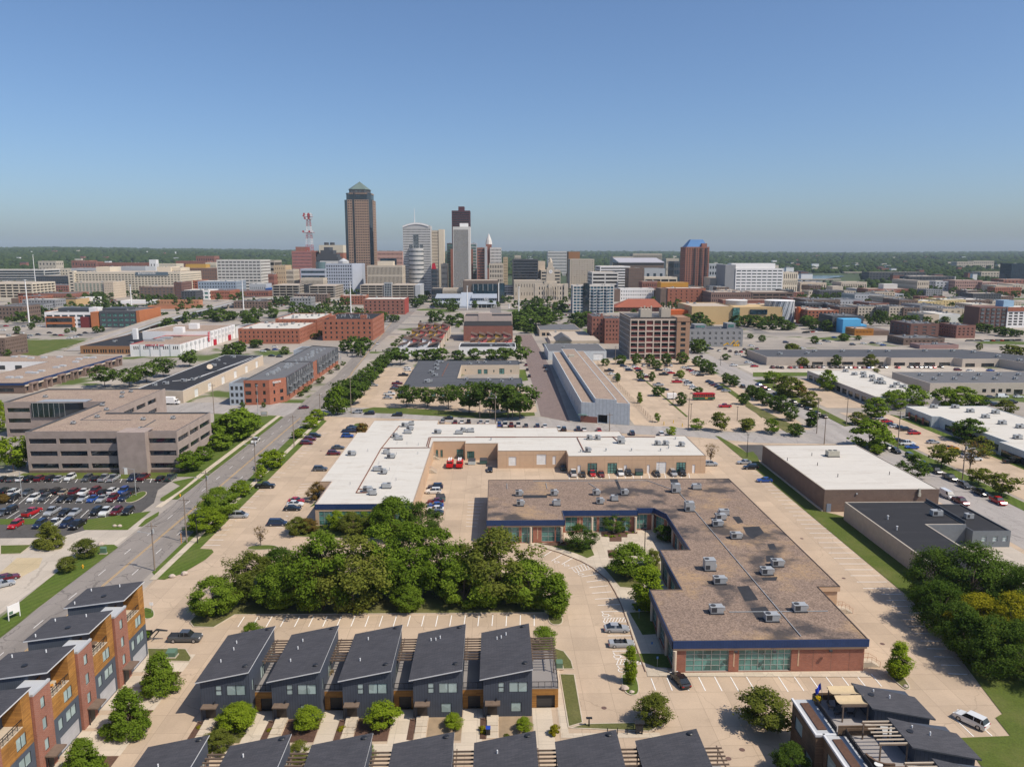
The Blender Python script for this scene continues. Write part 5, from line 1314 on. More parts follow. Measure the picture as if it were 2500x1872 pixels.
# right-hand flex buildings
q1=building('white_roof_flex','white-roofed flex building beside the side street, many rooftop units',[(174,341.5),(203.5,345),(210,427),(174.3,427)],4.8,mat('grey_beige_precast',(.44,.40,.36),.85),MT['white_roof'],MT['pane'],{3:[(3+i*7,8+i*7,.2,2.8)for i in range(12)]},par=.15)
for x,y in((865,440),(935,435),(1005,460),(1010,490),(1070,482),(1090,512),(1045,508),(1200,520),(1170,540),(1250,540),(795,415),(940,460)):
 a=W('Q',x,y,4.7);put('rooftop_unit',unit_mesh(1),q1,L_(q1,a[0],a[1],4.65))
q2=building('slate_flex_building','grey-roofed beige flex building beyond the white-roofed ones',rect(215.6,376.5,320,414),6.0,mat('warm_beige',(.50,.43,.36),.85),MT['grey_roof'],MT['pane'],{0:[(26.5,28.5,1.2,3),(31,33,1.2,3),(34.6,36.6,1.2,3),(38.5,41,1.2,3),(42.5,47,.1,2.6)],3:[]},par=.2,each=True,frame=MT['frame_dk'],nc=2)
for i in range(17):
 put('rooftop_unit',unit_mesh(0),q2,L_(q2,224+(i%9)*10.5,388+(i//9)*13,5.8))
q3=building('long_white_flex','long white-roofed flex building at the right edge, facing a car lot',[(176.5,190),(176.5,180),(214,180),(212,325.5),(176.7,325.5),(176.5,305),(179.5,304.3),(179.5,262),(176.3,262)],4.6,MT['metal_wall'],MT['white_roof'],MT['pane'],{},par=.15)
for x,y in((1495,700),(1665,702),(1785,735),(1985,745),(1905,780),(2038,830),(2160,945),(2180,860)):
 a=W('Q',x,y,4.5);put('rooftop_unit',unit_mesh(1),q3,L_(q3,a[0],a[1],4.45))
for y0,y1 in((266,300),(306,324),(192,260)):
 q=MB();q.box(176.1 if y0!=266 else 179.3,y0,.1,176.25 if y0!=266 else 179.45,y1,2.3);shift(q,q3.location).build('shop_window',MT['pane'],q3)
 for k in range(3):
  q=MB();yy=y0+(y1-y0)*(.2+.3*k);q.box(176.0 if y0!=266 else 179.2,yy,.1,176.09 if y0!=266 else 179.29,yy+1.4,2.9);shift(q,q3.location).build('entry_panel',mat('rust_panel',(.30,.10,.07),.7),q3)
Q4=[(170.3,481.5),(186,480),(245.5,479.5),(246.5,476),(286,476),(288,470),(311,470),(318,440),(380,380),(400,420),(336,486),(316,518),(170,520)]
q4=building('black_roof_flex','long slate-roofed beige office strip behind a row of parked cars',Q4,5.2,MT['cream']if 0 else MATS['warm_beige'],MT['dark_roof'],MT['pane'],{1:[(3+i*9.5,10+i*9.5,.1,2.2)for i in range(6)],3:[(2+i*9.5,9+i*9.5,.1,2.2)for i in range(4)],5:[(2,8,.1,2.4),(12,20,.1,2.4)]},par=.15)
for x,y in((275,270),(490,265),(550,248),(770,248),(990,248),(1130,248),(1425,245),(1645,245),(1810,255),(2005,290),(2175,320)):
 a=W('Q',x,y+8,5.1);put('rooftop_unit',unit_mesh(1),q4,L_(q4,a[0],a[1],5.05))
FARB={}
def far(lb,v,xl,xr,yt,Y,depth,wm,pane,nc,nr,wf=.5,hf=.5,roof='tan_roof',name='city_building',mbt=2.0,mt=1.5,z0=0.0,units=3,dep=.4,side=True,par=.6,root=None,rows2=None,cat='building',wallname='wall'):
 a=WD(v,xl,yt,Y);b=WD(v,xr,yt,Y);H=a[2]
 P=rect(a[0],Y,b[0],Y+depth);f={}
 if nc:
  f[0]=dict(nc=nc,nr=nr,wf=wf,hf=hf,ml=.8,mbt=mbt,mt=mt)
  if side:
   k=max(1,round(nc*depth/(b[0]-a[0])));f[1 if a[0]<40 else 3]=dict(nc=k,nr=nr,wf=wf,hf=hf,ml=.8,mbt=mbt,mt=mt)
 r=building(name,lb,P,H,MT[wm]if isinstance(wm,str)else wm,MT[roof],MT[pane]if pane else None,f,z0=z0,par=par,units=units,seed=int(abs(xl)+yt),depth=dep,root=root,parw=.6,cat=cat,wallname=wallname)
 FARB[lb]=(r,P,H)
 return r,P,H
def addbox(r,n,m,x0,y0,z0,x1,y1,z1):
 q=MB();q.box(x0,y0,z0,x1,y1,z1);shift(q,r.location);return q.build(n,MT[m]if isinstance(m,str)else m,r)
def crown_box(r,P,H,fx0,fx1,h,m,n='penthouse',fy=.3):
 w=P[1][0]-P[0][0];d=P[2][1]-P[1][1]
 return addbox(r,n,m,P[0][0]+w*fx0,P[0][1]+d*fy,H-.6,P[0][0]+w*fx1,P[0][1]+d*.85,H+h)
far('open concrete garage at the far left edge','e',-260,540,490,1150,60,'cream','pane_shade',7,5,.92,.62,dep=3,units=0,mbt=5)
far('low dark glass headquarters with long white bands at the far left','e',-260,745,265,1650,60,'pale_stone','pane_blue',1,6,.99,.72,dep=1.5)
far('tan stone office wing beside the dark glass headquarters','e',740,1195,250,1720,60,'cream','pane',9,5,.5,.4)
far('dark glass office block in front of the tan wing','e',600,1145,370,1500,50,'dk_grey','pane_blue',16,5,.8,.6,units=1)
far('red brick arcade under the dark glass block','e',550,1150,530,1400,60,'brick_r','pane',14,2,.7,.5,roof='grey_roof')
far('long red brick low building behind the tan mural wall','e',300,1200,668,1150,50,'brick_r','pane',20,1,.3,.4,roof='grey_roof',units=8)
far('brown block building joined to the tan mural wall','e',185,545,748,1052,40,'brick_b','pane',0,0,roof='black_roof')
far('long tan wall with painted letters by the ramp','e',547,1275,765,1050,40,mat('ochre_wall',(.50,.34,.17),.85),'pane',0,0,roof='black_roof')
far('white low workshop beside the tan mural wall','e',1275,1530,740,1085,30,'white_wall','pane',6,1,.3,.4,roof='white_roof')
nw,P_,H_=far('huge cream office with nine rows of dark windows and a rooftop sign','I',590,1570,302,1280,90,'cream','pane',34,9,.66,.44,units=8,mbt=3,mt=2.5)
s=WD('I',1180,300,1279.6);e_=WD('I',1465,328,1279.6)
addbox(nw,'sign_panel',mat('slate_sign',(.12,.16,.19),.5),s[0],1279.2,e_[2],e_[0],1279.9,s[2])
lettering(nw,'Nationwide',L_(nw,s[0]+7.5,1279.1,e_[2]+1.6),5.2,mat('sign_white',(.8,.78,.75),.6))
addbox(nw,'sign_mark',mat('sign_white',(.8,.8,.8),.6),s[0]+4.6,1279.0,e_[2]+1.2,s[0]+6.4,1279.15,s[2]-1)
far('cream upper block behind the cream office, left','I',835,955,255,1340,40,'cream','pane',6,1,.6,.3)
far('cream upper block behind the cream office, right','I',1365,1485,255,1340,40,'cream','pane',4,1,.6,.3)
far('cream office with blue glass strip behind the rooftop sign','I',1485,1572,262,1345,40,'cream','pane_blue',4,2,.8,.6)
far('blue glass office strip beyond the cream office','I',620,840,268,1450,40,'lt_grey','pane_blue',12,3,.85,.6)
far('grey long penthouse block behind the cream office','I',1025,1265,252,1400,40,'lt_grey',None,0,0)
far('cream corner stair block of the cream office','I',588,640,290,1276,10,'cream','pane',1,8,.6,.5)
far('grey apartment block with green balconies before the cream office','e',1238,1745,480,1215,35,'limestone','pane_teal',8,7,.6,.55,units=5)
far('plain tan loft block right of the balcony apartments','e',1745,1905,468,1213,40,'beige','pane',5,6,.35,.35,roof='grey_roof')
far('dark brick apartment block with pale windows','f',270,852,552,1170,45,'brick_b','pane_grey',9,4,.45,.5,units=6)
far('narrow dark brick tower with cornice beside the apartments','f',855,985,478,1172,40,mat('plum_brick',(.16,.085,.07),.85),'pane_grey',4,6,.5,.5)
far('orange brick open garage behind the brick tower','f',985,1262,448,1330,50,'brick_o','pane_shade',5,5,.7,.5)
far('blue-grey apartment block with pale recesses','f',1262,1912,462,1280,50,mat('steel_blue_wall',(.27,.32,.38),.7),'pane',14,4,.4,.5,roof='white_roof',units=6)
far('white two-storey office with wide windows','f',1035,1452,612,1180,40,'white_wall','pane_teal',5,2,.75,.5,roof='white_roof',mbt=.6)
far('red brick two-storey block right of the white office','f',1455,1805,618,1185,45,'brick_o','pane',12,2,.5,.4,roof='grey_roof')
far('long red brick block by the ramp','f',1806,2212,632,1230,50,'brick_r','pane',14,2,.3,.4,roof='grey_roof')
far('low orange brick row with small square windows','f',575,1290,780,1060,12,mat('salmon_brick',(.48,.22,.12),.85),'pane',14,2,.5,.4,units=0)
far('orange retaining wall building below the ramp','f',420,1375,872,985,12,mat('terracotta_wall',(.46,.19,.10),.85),None,0,0,roof='black_roof',units=0)
far('white low shed left of the orange row','f',-40,575,790,1090,30,'white_wall',None,0,0,roof='white_roof',units=0)
r,P_,H_=far('brown hotel block with gold penthouse','f',965,1582,238,1500,60,mat('umber_brick',(.22,.135,.10),.85),'pane_grey',15,6,.35,.45)
addbox(r,'gold_penthouse',mat('gold_panel',(.45,.27,.06),.6),P_[0][0]+6,1512,H_,P_[0][0]+44,1535,H_+7)
far('white slab office of twelve rows beside the ramp','f',1578,2320,100,1390,60,mat('off_white_panel',(.56,.54,.50),.8),'pane',11,10,.8,.4,units=5)
far('white stair tower with dark slot rising over red roofs','f',440,555,98,1560,12,'white_wall','pane',2,1,.35,.75)
for i,(v,a_,b_,t,Y,w_,c)in enumerate((('f',-420,440,150,1750,'brick_r',20),('f',560,900,165,1720,'cream',16),('f',890,1420,120,1950,'brick_r',18),('f',1230,1540,35,2150,'brick_r',8),('f',1390,1570,145,1800,'cream',8),('e',1200,1510,110,2100,'brick_r',6),('e',1330,1620,130,2080,'brick_r',6),('e',640,940,120,2300,'limestone',5))):
 far('%s hillside block, %s along the wooded ridge'%({'brick_r':'red brick','cream':'cream','limestone':'pale stone'}[w_],ORD[i]),v,a_,b_,t,Y,40,w_,'pane',c,3,.4,.4,roof='tan_roof',units=2)
mo,P_,H_=far('modern office of white, orange and charcoal parts beyond a car lot','I',385,800,650,742,45,'white_wall','pane_blue',6,3,.8,.45,roof='grey_roof',mbt=.8,units=2)
x=lambda p,y=650,Y=741:WD('I',p,y,Y)
addbox(mo,'orange_panel',mat('burnt_orange',(.42,.15,.06),.7),x(388)[0],741.2,x(388,780)[2],x(640)[0],741.9,x(388,690)[2])
for z_ in((700,735),(755,782)):addbox(mo,'ribbon_window','pane',x(395)[0],741.05,max(.2,x(395,z_[1])[2]),x(620)[0],741.19,x(395,z_[0])[2])
addbox(mo,'red_portal','maroon',x(698)[0],740,.1,x(785)[0],741.9,x(698,690)[2])
m2,P2,H2=far('charcoal glass wing of the modern office','I',862,1185,640,739,50,'dk_grey','pane_teal',6,3,.75,.6,roof='grey_roof',units=2,mbt=.6)
addbox(mo,'brick_pier',MATS['burnt_orange'],x(798)[0],738.5,0,x(862)[0],750,H_+.3)
addbox(m2,'brick_pier',MATS['burnt_orange'],P2[1][0]+.01,738.5,0,P2[1][0]+3,786,H2+.2)
for r_,P3,H3,xa,xb in((mo,P_,H_,505,770),(m2,P2,H2,890,1095)):
 a=WD('I',xa,615,752);c=WD('I',xb,615,752);addbox(r_,'roof_screen','dk_grey',a[0],752,H3-.5,c[0],772,a[2])
a=WD('I',772,610,750);c=WD('I',850,610,750);addbox(mo,'roof_house','white_wall',a[0],750,H_-.5,c[0],760,a[2])
far('dark brick block cut by the left edge above the lawn','N',-260,35,142,528,25,'brick_b','pane',12,4,.4,.5)
# --- centre left
r,P_,H_=far('pink and white checkered office under the mast','J',545,780,940,1700,60,mat('rose_panel',(.42,.17,.15),.8),mat('pale_grid',(.66,.62,.60),.7)and 'pane_grey',16,10,.5,.5)
MT['pale_grid']=MATS['pale_grid']
addbox(r,'side_wall','brick_r',P_[1][0]+.02,1700,0,P_[1][0]+8,1755,H_-1);crown_box(r,P_,H_,.1,.65,9,'brick_r')
RX,RY,RH=(P_[0][0]+P_[1][0])/2+12,1725,H_
r,P_,H_=far('tan and orange brick tower block behind the dark mansard','J',872,1155,870,1700,50,'brick_o','pane',0,0);addbox(r,'top_band','cream',P_[0][0]-.3,1699.5,H_-16,P_[1][0]+.3,1751,H_+.2)
for fx in(.25,.5):q=MB();q.tube((0,0,0),(0,0,6),5,n=12);q.build('cooling_tower',MT['unit_dark'],r,L_(r,P_[0][0]+(P_[1][0]-P_[0][0])*fx,1715,H_-.3))
r,P_,H_=far('dark stepped mansard block','J',835,1095,1010,1560,40,'dk_grey','pane_blue',12,3,.6,.5)
w_=P_[1][0]-P_[0][0];q=MB();q.prism([(P_[0][0]+w_*.05,1561),(P_[0][0]+w_*.95,1561),(P_[0][0]+w_*.95,1595),(P_[0][0]+w_*.05,1595)],H_-1,H_+6);q.prism([(P_[0][0]+w_*.2,1562),(P_[0][0]+w_*.78,1562),(P_[0][0]+w_*.78,1595),(P_[0][0]+w_*.2,1595)],H_+6,H_+13);q.prism([(P_[0][0]+w_*.36,1563),(P_[0][0]+w_*.62,1563),(P_[0][0]+w_*.62,1595),(P_[0][0]+w_*.36,1595)],H_+13,H_+19);shift(q,r.location).build('mansard_tiers',MT['dk_grey'],r)
far('tan hotel slab with plain end wall','J',330,470,1110,1330,40,mat('buff_wall',(.48,.36,.23),.85),'pane',5,6,.3,.35)
far('grey-tan block joined to the hotel slab','J',470,567,1160,1332,40,'limestone','pane',8,5,.6,.6)
far('maroon brick low block left of the hotel slab','J',265,335,1215,1310,30,'brick_r','pane',4,3)
far('concrete garage with decks behind the white slab','J',170,340,1050,1480,50,'conc_wall','pane_shade',3,5,.9,.5)
far('white and grey low apartments with blue corner','J',40,240,1330,1180,30,'lt_grey','pane',8,2,.3,.4,roof='white_roof')
addbox(FARB['white and grey low apartments with blue corner'][0],'blue_corner',mat('cobalt_wall',(.03,.10,.32),.7),FARB['white and grey low apartments with blue corner'][1][1][0]-1,1179.6,0,FARB['white and grey low apartments with blue corner'][1][1][0]+8,1205,17)
far('red brick low block under the hotel slab','J',0,270,1415,1130,30,'brick_r','pane',9,2,.5,.4,roof='grey_roof')
r,P_,H_=far('blue-grey ten-storey office with square windows','J',945,1265,1090,1330,45,mat('periwinkle_panel',(.40,.43,.49),.7),'pane',11,9,.55,.5,units=2)
q=MB();q.prism([(P_[1][0],1330),(P_[1][0]+14,1342),(P_[1][0]+14,1375),(P_[1][0],1375)],0,H_);shift(q,r.location).build('angled_wing',MATS['periwinkle_panel'],r)
q=MB();w_=P_[1][0]-P_[0][0];cx_=P_[0][0]+w_*.6;q.tube((cx_,1350,H_),(cx_,1350,H_+4),9,9,8);q.tube((cx_,1350,H_+4),(cx_,1350,H_+9),9,.3,8);shift(q,r.location).build('roof_pavilion',MT['lt_grey'],r)
far('white backing block behind the blue-grey office','J',880,1335,1058,1400,30,'pale_stone',None,0,0)
r,P_,H_=far('blue glass lower wing with ribbon windows beside the blue-grey office','J',648,945,1150,1325,40,MATS['periwinkle_panel'],'pane_blue',1,5,.98,.5)
q=MB();q.tube((P_[1][0]-9,1334,0),(P_[1][0]-9,1334,H_+11),8.5,n=20);shift(q,r.location).build('glass_drum',mat('teal_drum',(.11,.17,.18),.15,.1,spec=.7),r)
far('white colonnade block in front of the blue glass wing','J',648,920,1262,1250,30,'limestone','pane',18,1,.4,.8)
far('wide concrete garage with open decks by the ramp, left part','J',312,640,1345,1110,60,'conc_wall','pane_shade',4,6,.94,.68,dep=3,units=0,mbt=2,mt=.5)
far('recessed stair link between the concrete garage halves','J',638,752,1335,1135,20,'unit_dark','pane_grey',4,6,.7,.5,units=0)
r,P_,H_=far('wide concrete garage with open decks by the ramp, right part','J',750,1062,1352,1112,60,'conc_wall','pane_shade',3,6,.94,.68,dep=3,units=0,mbt=2,mt=.5)
far('cream fin-walled office block','J',1440,1860,1112,1300,45,'limestone','pane',26,3,.42,.82,units=1)
addbox(FARB['cream fin-walled office block'][0],'penthouse','cream',FARB['cream fin-walled office block'][1][0][0]+16,1310,FARB['cream fin-walled office block'][2]-.6,FARB['cream fin-walled office block'][1][0][0]+42,1330,FARB['cream fin-walled office block'][2]+7)
r,P_,H_=far('pink granite block with dark glass inset','J',1515,1862,940,1560,60,mat('pink_granite',(.50,.30,.25),.8),'pane',22,8,.45,.4)
a=WD('J',1600,1028,1559);c=WD('J',1795,1100,1559);addbox(r,'glass_inset','pane_blue',a[0],1559,c[2]-20,c[0],1559.9,a[2])
far('tan office left of the striped garage','J',1328,1445,1130,1420,40,'lt_grey','pane_blue',6,6,.7,.6)
far('striped concrete garage by the boulevard, left half','a',780,1240,440,1120,60,'conc_wall','pane_shade',3,6,.95,.62,dep=3,units=0,mbt=2,mt=.5)
far('glass stair shaft between the striped garage halves','a',1242,1388,395,1119,12,'steel','pane_blue',4,7,.7,.8,units=0)
r,P_,H_=far('striped concrete garage by the boulevard, right half','a',1390,1845,440,1120,60,'conc_wall','pane_shade',3,6,.95,.62,dep=3,units=0,mbt=2,mt=.5)
addbox(r,'corner_wall','lt_grey',P_[1][0]+.02,1119,0,P_[1][0]+7,1180,H_)
# 801-type tower with copper pyramid
def granite_tower():
 Y=1395;a=WD('J',1165,330,Y);c=WD('J',1500,330,Y);H=a[2];x0,x1=a[0],c[0];w=x1-x0;ch=w*.12;D=w
 g=mat('brown_granite',(.33,.22,.155),.6,.06,.2)
 r=thing('granite_tower','tallest tower, brown granite with dark glass corners and green pyramid roof','skyscraper',((x0+x1)/2,Y+D/2,0));loc=tuple(r.location)
 def octa(x0,x1,y0,y1,c_):return[(x0+c_,y0),(x1-c_,y0),(x1,y0+c_),(x1,y1-c_),(x1-c_,y1),(x0+c_,y1),(x0,y1-c_),(x0,y0+c_)]
 def tier(z0,z1,ins,nf,glassy):
  P=octa(x0+ins,x1-ins,Y+ins,Y+D-ins,ch);mb=MB();pm=MB()
  for i in range(8):
   p0,p1=P[i],P[(i+1)%8];L=math.hypot(p1[0]-p0[0],p1[1]-p0[1])
   if i%2==1:wall(mb,p0,p1,z0,z1,[],.3,1);continue
   ops=[]
   if i in(0,2):
    fh=(z1-z0)/nf;n=9
    for j in range(nf):
     for k in range(n):
      if k==2 or(i==0 and k==2):continue
      cw=L/n;ops.append((k*cw+cw*.2,k*cw+cw*.8,j*fh+fh*.3,j*fh+fh*.72))
    ops.append((2*L/9+.1,3*L/9-.1,.1,z1-z0-.1))
   wall(mb,p0,p1,z0,z1,[o for o in ops],.3,1 if glassy else 0)
   place_windows(r,loc,p0,p1,z0,ops,.3,MT['pane'],each=False,pmb=pm)
  mb.ngon([(*p,z1)for p in P],0)
  shift(mb,loc).build('shaft_tier',[g,MT['pane_mirror']],r)
  o=shift(pm,loc).build('windows',MT['pane'],r)
  if o:o['kind']='stuff'
 tier(0,H,0,36,False)
 z=lambda y:WD('J',1330,y,Y)[2]
 tier(H,z(262),w*.06,3,True);tier(z(262),z(247),w*.05,1,False)
 q=MB();P=octa(x0+w*.15,x1-w*.15,Y+w*.15,Y+D-w*.15,ch);q.prism(P,z(247),z(205));shift(q,loc).build('lantern',MT['dk_grey'],r)
 for k in range(4):
  xx=x0+w*(.22+.155*k);addbox(r,'lantern_window','pane_grey',xx,Y+w*.15-.5,z(240),xx+w*.09,Y+w*.15-.1,z(215))
 q=MB();P=octa(x0+w*.13,x1-w*.13,Y+w*.13,Y+D-w*.13,ch);ap=((x0+x1)/2,Y+D/2,z(100))
 q.prism(P,z(206),z(200))
 for i in range(8):q.ngon([(*P[i],z(200)),(*P[(i+1)%8],z(200)),ap])
 shift(q,loc).build('pyramid_roof',mat('weathered_copper',(.13,.17,.15),.5,.15,.1),r)
granite_tower()
# red and white lattice mast
def mast():
 r=thing('lattice_mast','red and white lattice mast with dishes above the checkered office','mast',(RX,RY,RH));loc=tuple(r.location)
 zt=WD('J',750,500,RY)[2];zm=WD('J',750,720,RY)[2];R_=mat('mast_red',(.42,.05,.05),.6);Wt=MT['white_wall']
 n=12
 for k in range(n):
  z0=RH+(zt-RH)*k/n;z1=RH+(zt-RH)*(k+1)/n
  w0=14-8.5*k/n;w1=14-8.5*(k+1)/n;q=MB()
  for sx,sy in((-1,-1),(1,-1),(1,1),(-1,1)):
   q.tube((sx*w0/2,sy*w0/2,z0-RH),(sx*w1/2,sy*w1/2,z1-RH),.45,n=5)
   q.tube((sx*w0/2,sy*w0/2,z0-RH),(-sy*w1/2*-1 if False else sx*-1*w1/2,sy*w1/2,z1-RH),.25,n=4)
  for sx in(-1,1):q.tube((sx*w1/2,-w1/2,z1-RH),(sx*w1/2,w1/2,z1-RH),.25,n=4)
  q.tube((-w1/2,-w1/2,z1-RH),(w1/2,-w1/2,z1-RH),.25,n=4)
  q.build('lattice_section',(R_,R_,Wt,Wt)[(k//1)%4]if k<n-3 else R_,r)
 for z,s in((zm,11),(zt-6,9),(zt-2,8),(zt-11,7)):
  q=MB();q.box(-s,-s/2,z-RH-.4,s,s/2,z-RH+.4);q.build('platform',R_,r)
  for k in range(4):q=MB();q.tube((-s+k*s*.6,-s/2-1.5,z-RH+2),(-s+k*s*.6,-s/2,z-RH+2),2.2,1.6,10);q.build('dish',Wt if k%2 else R_,r)
mast()
# white tower with arched top and round bay
def arch_tower():
 Y=1350;a=WD('K',110,365,Y);c=WD('K',436,365,Y);x0,x1=a[0],c[0];w=x1-x0;H=a[2]
 wm=mat('white_granite',(.47,.46,.445),.7,.05,.2)
 r=building('arched_tower','white stone tower with curved top and a round bay',rect(x0,Y,x1,Y+32),H,wm,MT['grey_roof'],MT['pane'],{0:dict(nc=22,nr=26,wf=.62,hf=.42,ml=.6,mbt=2,mt=1),1:dict(nc=12,nr=26,wf=.5,hf=.42)},cat='skyscraper',par=.5,depth=.3)
 zt=WD('K',270,305,Y)[2];q=MB();n=14;top=[]
 for i in range(n+1):
  t=i/n;top.append((x0+w*t,H+(zt-H)*math.sin(math.pi*(.12+.76*t))))
 for i in range(n):
  (xa,za),(xb,zb)=top[i],top[i+1]
  q.quad((xa,Y,H-.1),(xb,Y,H-.1),(xb,Y,zb),(xa,Y,za));q.quad((xa,Y,za),(xb,Y,zb),(xb,Y+32,zb),(xa,Y+32,za))
 q.quad((x1,Y,H),(x1,Y+32,H),(x1,Y+32,top[-1][1]),(x1,Y,top[-1][1]));shift(q,r.location).build('arched_crown',wm,r)
 q=MB()
 for i in range(n-1):
  (xa,za),(xb,zb)=top[i],top[i+1];q.bar((xa,Y-.5,za-3),(xb,Y-.5,zb-3),.8,2.2)
 shift(q,r.location).build('arch_moulding',MT['white_wall'],r)
 a=WD('K',235,445,Y);c=WD('K',300,610,Y);addbox(r,'glass_slot','pane_grey',a[0],Y-.25,c[2],c[0],Y-.05,a[2])
 for p,p2 in((188,228),(310,350)):
  a=WD('K',p,563,Y);c=WD('K',p2,612,Y);addbox(r,'glass_slot','pane_grey',a[0],Y-.25,c[2],c[0],Y-.05,a[2])
 zc=WD('K',270,605,Y-4)[2];cx=x0+w*.47;q=MB();q.tube((cx,Y+2,0),(cx,Y+2,zc),w*.27,n=28);shift(q,r.location).build('round_bay',wm,r)
 for k in range(11):
  z=zc-7-k*7.6
  if z>2:q=MB();q.tube((cx,Y+2,z),(cx,Y+2,z+2.6),w*.27+.12,n=28,caps=False);shift(q,r.location).build('ribbon_window',MT['pane_grey'],r)
 q=MB();q.tube((0,0,0),(0,0,WD('K',240,125,Y+16)[2]-zt),1.0,.25,6);q.build('antenna',MT['trim'],r,L_(r,x0+w*.4,Y+16,zt-2))
arch_tower()
far('cream slab tower right of the arched one','K',437,532,398,1375,30,'limestone','pane',7,20,.4,.45,cat='skyscraper')
addbox(FARB['cream slab tower right of the arched one'][0],'side_shaft','cream',FARB['cream slab tower right of the arched one'][1][1][0]+.02,1374,0,FARB['cream slab tower right of the arched one'][1][1][0]+9,1405,FARB['cream slab tower right of the arched one'][2]+2)
r,P_,H_=far('dark maroon steel tower behind the striped one','K',686,900,165,1460,42,mat('corten_panel',(.085,.03,.035),.5),'pane',1,34,.98,.45,cat='skyscraper',units=0);crown_box(r,P_,H_,.35,.68,8,MATS['corten_panel'])
far('black and white striped tower','K',700,885,355,1300,30,'pale_stone','pane',17,1,.62,.97,cat='skyscraper',mbt=1,mt=3,units=0,roof='white_roof')
r,P_,H_=FARB['black and white striped tower'];addbox(r,'side_shaft','pale_stone',P_[1][0]+.02,1300,0,P_[1][0]+2.6,1330,H_+.3);crown_box(r,P_,H_,.42,.95,6,'white_wall')
far('green glass tower left of the striped tower','K',630,700,548,1400,40,'dk_grey','pane_teal',5,16,.9,.7,cat='skyscraper')
far('green glass tower right of the striped tower','K',904,978,548,1400,40,'lt_grey','pane_teal',5,16,.9,.7,cat='skyscraper')
far('slim maroon shaft beside the left green glass tower','K',672,702,615,1390,20,'brick_r',None,0,0,units=0)
far('slim maroon shaft beside the right green glass tower','K',902,934,615,1390,20,'brick_r',None,0,0,units=0)
far('black narrow block with red banner beside the boulevard','K',443,515,850,1180,30,'dk_grey','pane_blue',4,7,.8,.6)
r,P_,H_=FARB['black narrow block with red banner beside the boulevard'];q=MB();q.ngon([(P_[0][0]+1,1179.5,H_),(P_[0][0]+8,1179.5,H_),(P_[0][0]+6,1179.5,H_+9),(P_[0][0]+2,1179.5,H_+8)]);q.ngon([(P_[0][0]+1,1180.5,H_),(P_[0][0]+2,1180.5,H_+8),(P_[0][0]+6,1180.5,H_+9),(P_[0][0]+8,1180.5,H_)]);shift(q,r.location).build('red_banner',RED,r)
far('cream low block behind the black narrow one','K',560,632,790,1330,30,'limestone','pane',4,5,.4,.4)
far('maroon brick tower with black front','K',983,1075,600,1330,40,'brick_r','pane_blue',5,16,.7,.6)
far('grey concrete shaft between brick towers','K',1073,1102,585,1325,20,'lt_grey',None,0,0,units=0)
r,P_,H_=far('old brick and white stone tower block with pointed lantern','K',1135,1270,598,1360,40,'pale_stone','pane',8,14,.5,.5)
a=WD('K',1088,560,1362);c=WD('K',1155,560,1362);addbox(r,'brick_turret','brick_r',a[0],1362,H_-30,c[0],1378,a[2]);z1=WD('K',1120,510,1362)[2];z2=WD('K',1120,432,1362)[2];cx=(a[0]+c[0])/2;q=MB();q.tube((cx,1370,a[2]),(cx,1370,z1),6,4.6,8);q.tube((cx,1370,z1),(cx,1370,z2),4.6,.3,8);shift(q,r.location).build('lantern_spire',MT['pale_stone'],r)
addbox(r,'brick_base','brick_r',P_[0][0]-12,1361,0,P_[1][0]+1,1399,H_*.55)
far('cream stone block with deep cornice','K',1126,1292,785,1220,30,'limestone','pane',8,7,.5,.6)
far('slim tan tower beyond the cream stone block','K',1292,1346,712,1600,30,'buff_wall' if 'buff_wall' in MT else MATS['buff_wall'],'pane',4,10,.4,.4)
far('black glass office box','K',1405,1702,735,1290,50,'dk_grey','pane_mirror',1,12,.99,.6,cat='skyscraper',units=1)
far('cream library block beside the black glass box','K',1420,1755,985,1180,40,'limestone','pane',10,2,.2,.4)
far('tan office between black box and courthouse','K',1700,1785,760,1340,40,'beige','pane',4,6,.1,.1)
far('striped stone office behind the courthouse','K',1735,1965,865,1300,50,'limestone','pane',1,7,.97,.45)
far('pale garage beyond the glass wedge','K',1300,1410,1050,1300,40,'lt_grey','pane_shade',3,3,.9,.5)
# courthouse with clock tower
r,P_,H_=far('old stone courthouse with tall clock tower','K',1665,2050,1035,1110,34,'limestone','pane',12,3,.35,.6,name='courthouse',units=0)
w_=P_[1][0]-P_[0][0];cx=WD('K',1845,900,1120)[0];zz=lambda y:WD('K',1845,y,1120)[2]
for h0,h1,s in((1035,1000,9),(1000,905,6.2),(905,830,5.4),(830,775,3.6)):
 addbox(r,'tower_stage','limestone',cx-s,1120-s,zz(h0)-2,cx+s,1120+s,zz(h1))
q=MB();q.tube((cx,1120,zz(775)),(cx,1120,zz(745)),3.0,2.2,8);q.tube((cx,1120,zz(745)),(cx,1120,zz(715)),2.2,.2,8);shift(q,r.location).build('cupola',MT['limestone'],r)
q=MB();q.tube((cx,1114.4,zz(880)),(cx,1114.2,zz(880)),2.6,n=16);shift(q,r.location).build('clock_face',MT['white_wall'],r)
q=MB();q.tube((cx,1114.15,zz(880)-.2),(cx+.1,1114.15,zz(880)+1.8),.2,n=4);q.tube((cx,1114.15,zz(880)),(cx+1.3,1114.15,zz(880)-.3),.2,n=4);shift(q,r.location).build('clock_hand',MT['frame_dk'],r)
for k in(0,.42,.9):addbox(r,'corner_pavilion','limestone',P_[0][0]+w_*k-.6,1108.6,.1,P_[0][0]+w_*(k+.1)+.4,1116,H_+1.6)
for k in range(8):q=MB();q.tube((P_[0][0]+w_*(.31+.055*k),1108.4,H_*.36),(P_[0][0]+w_*(.31+.055*k),1108.4,H_*.85),.55,n=8);shift(q,r.location).build('column',MT['limestone'],r)
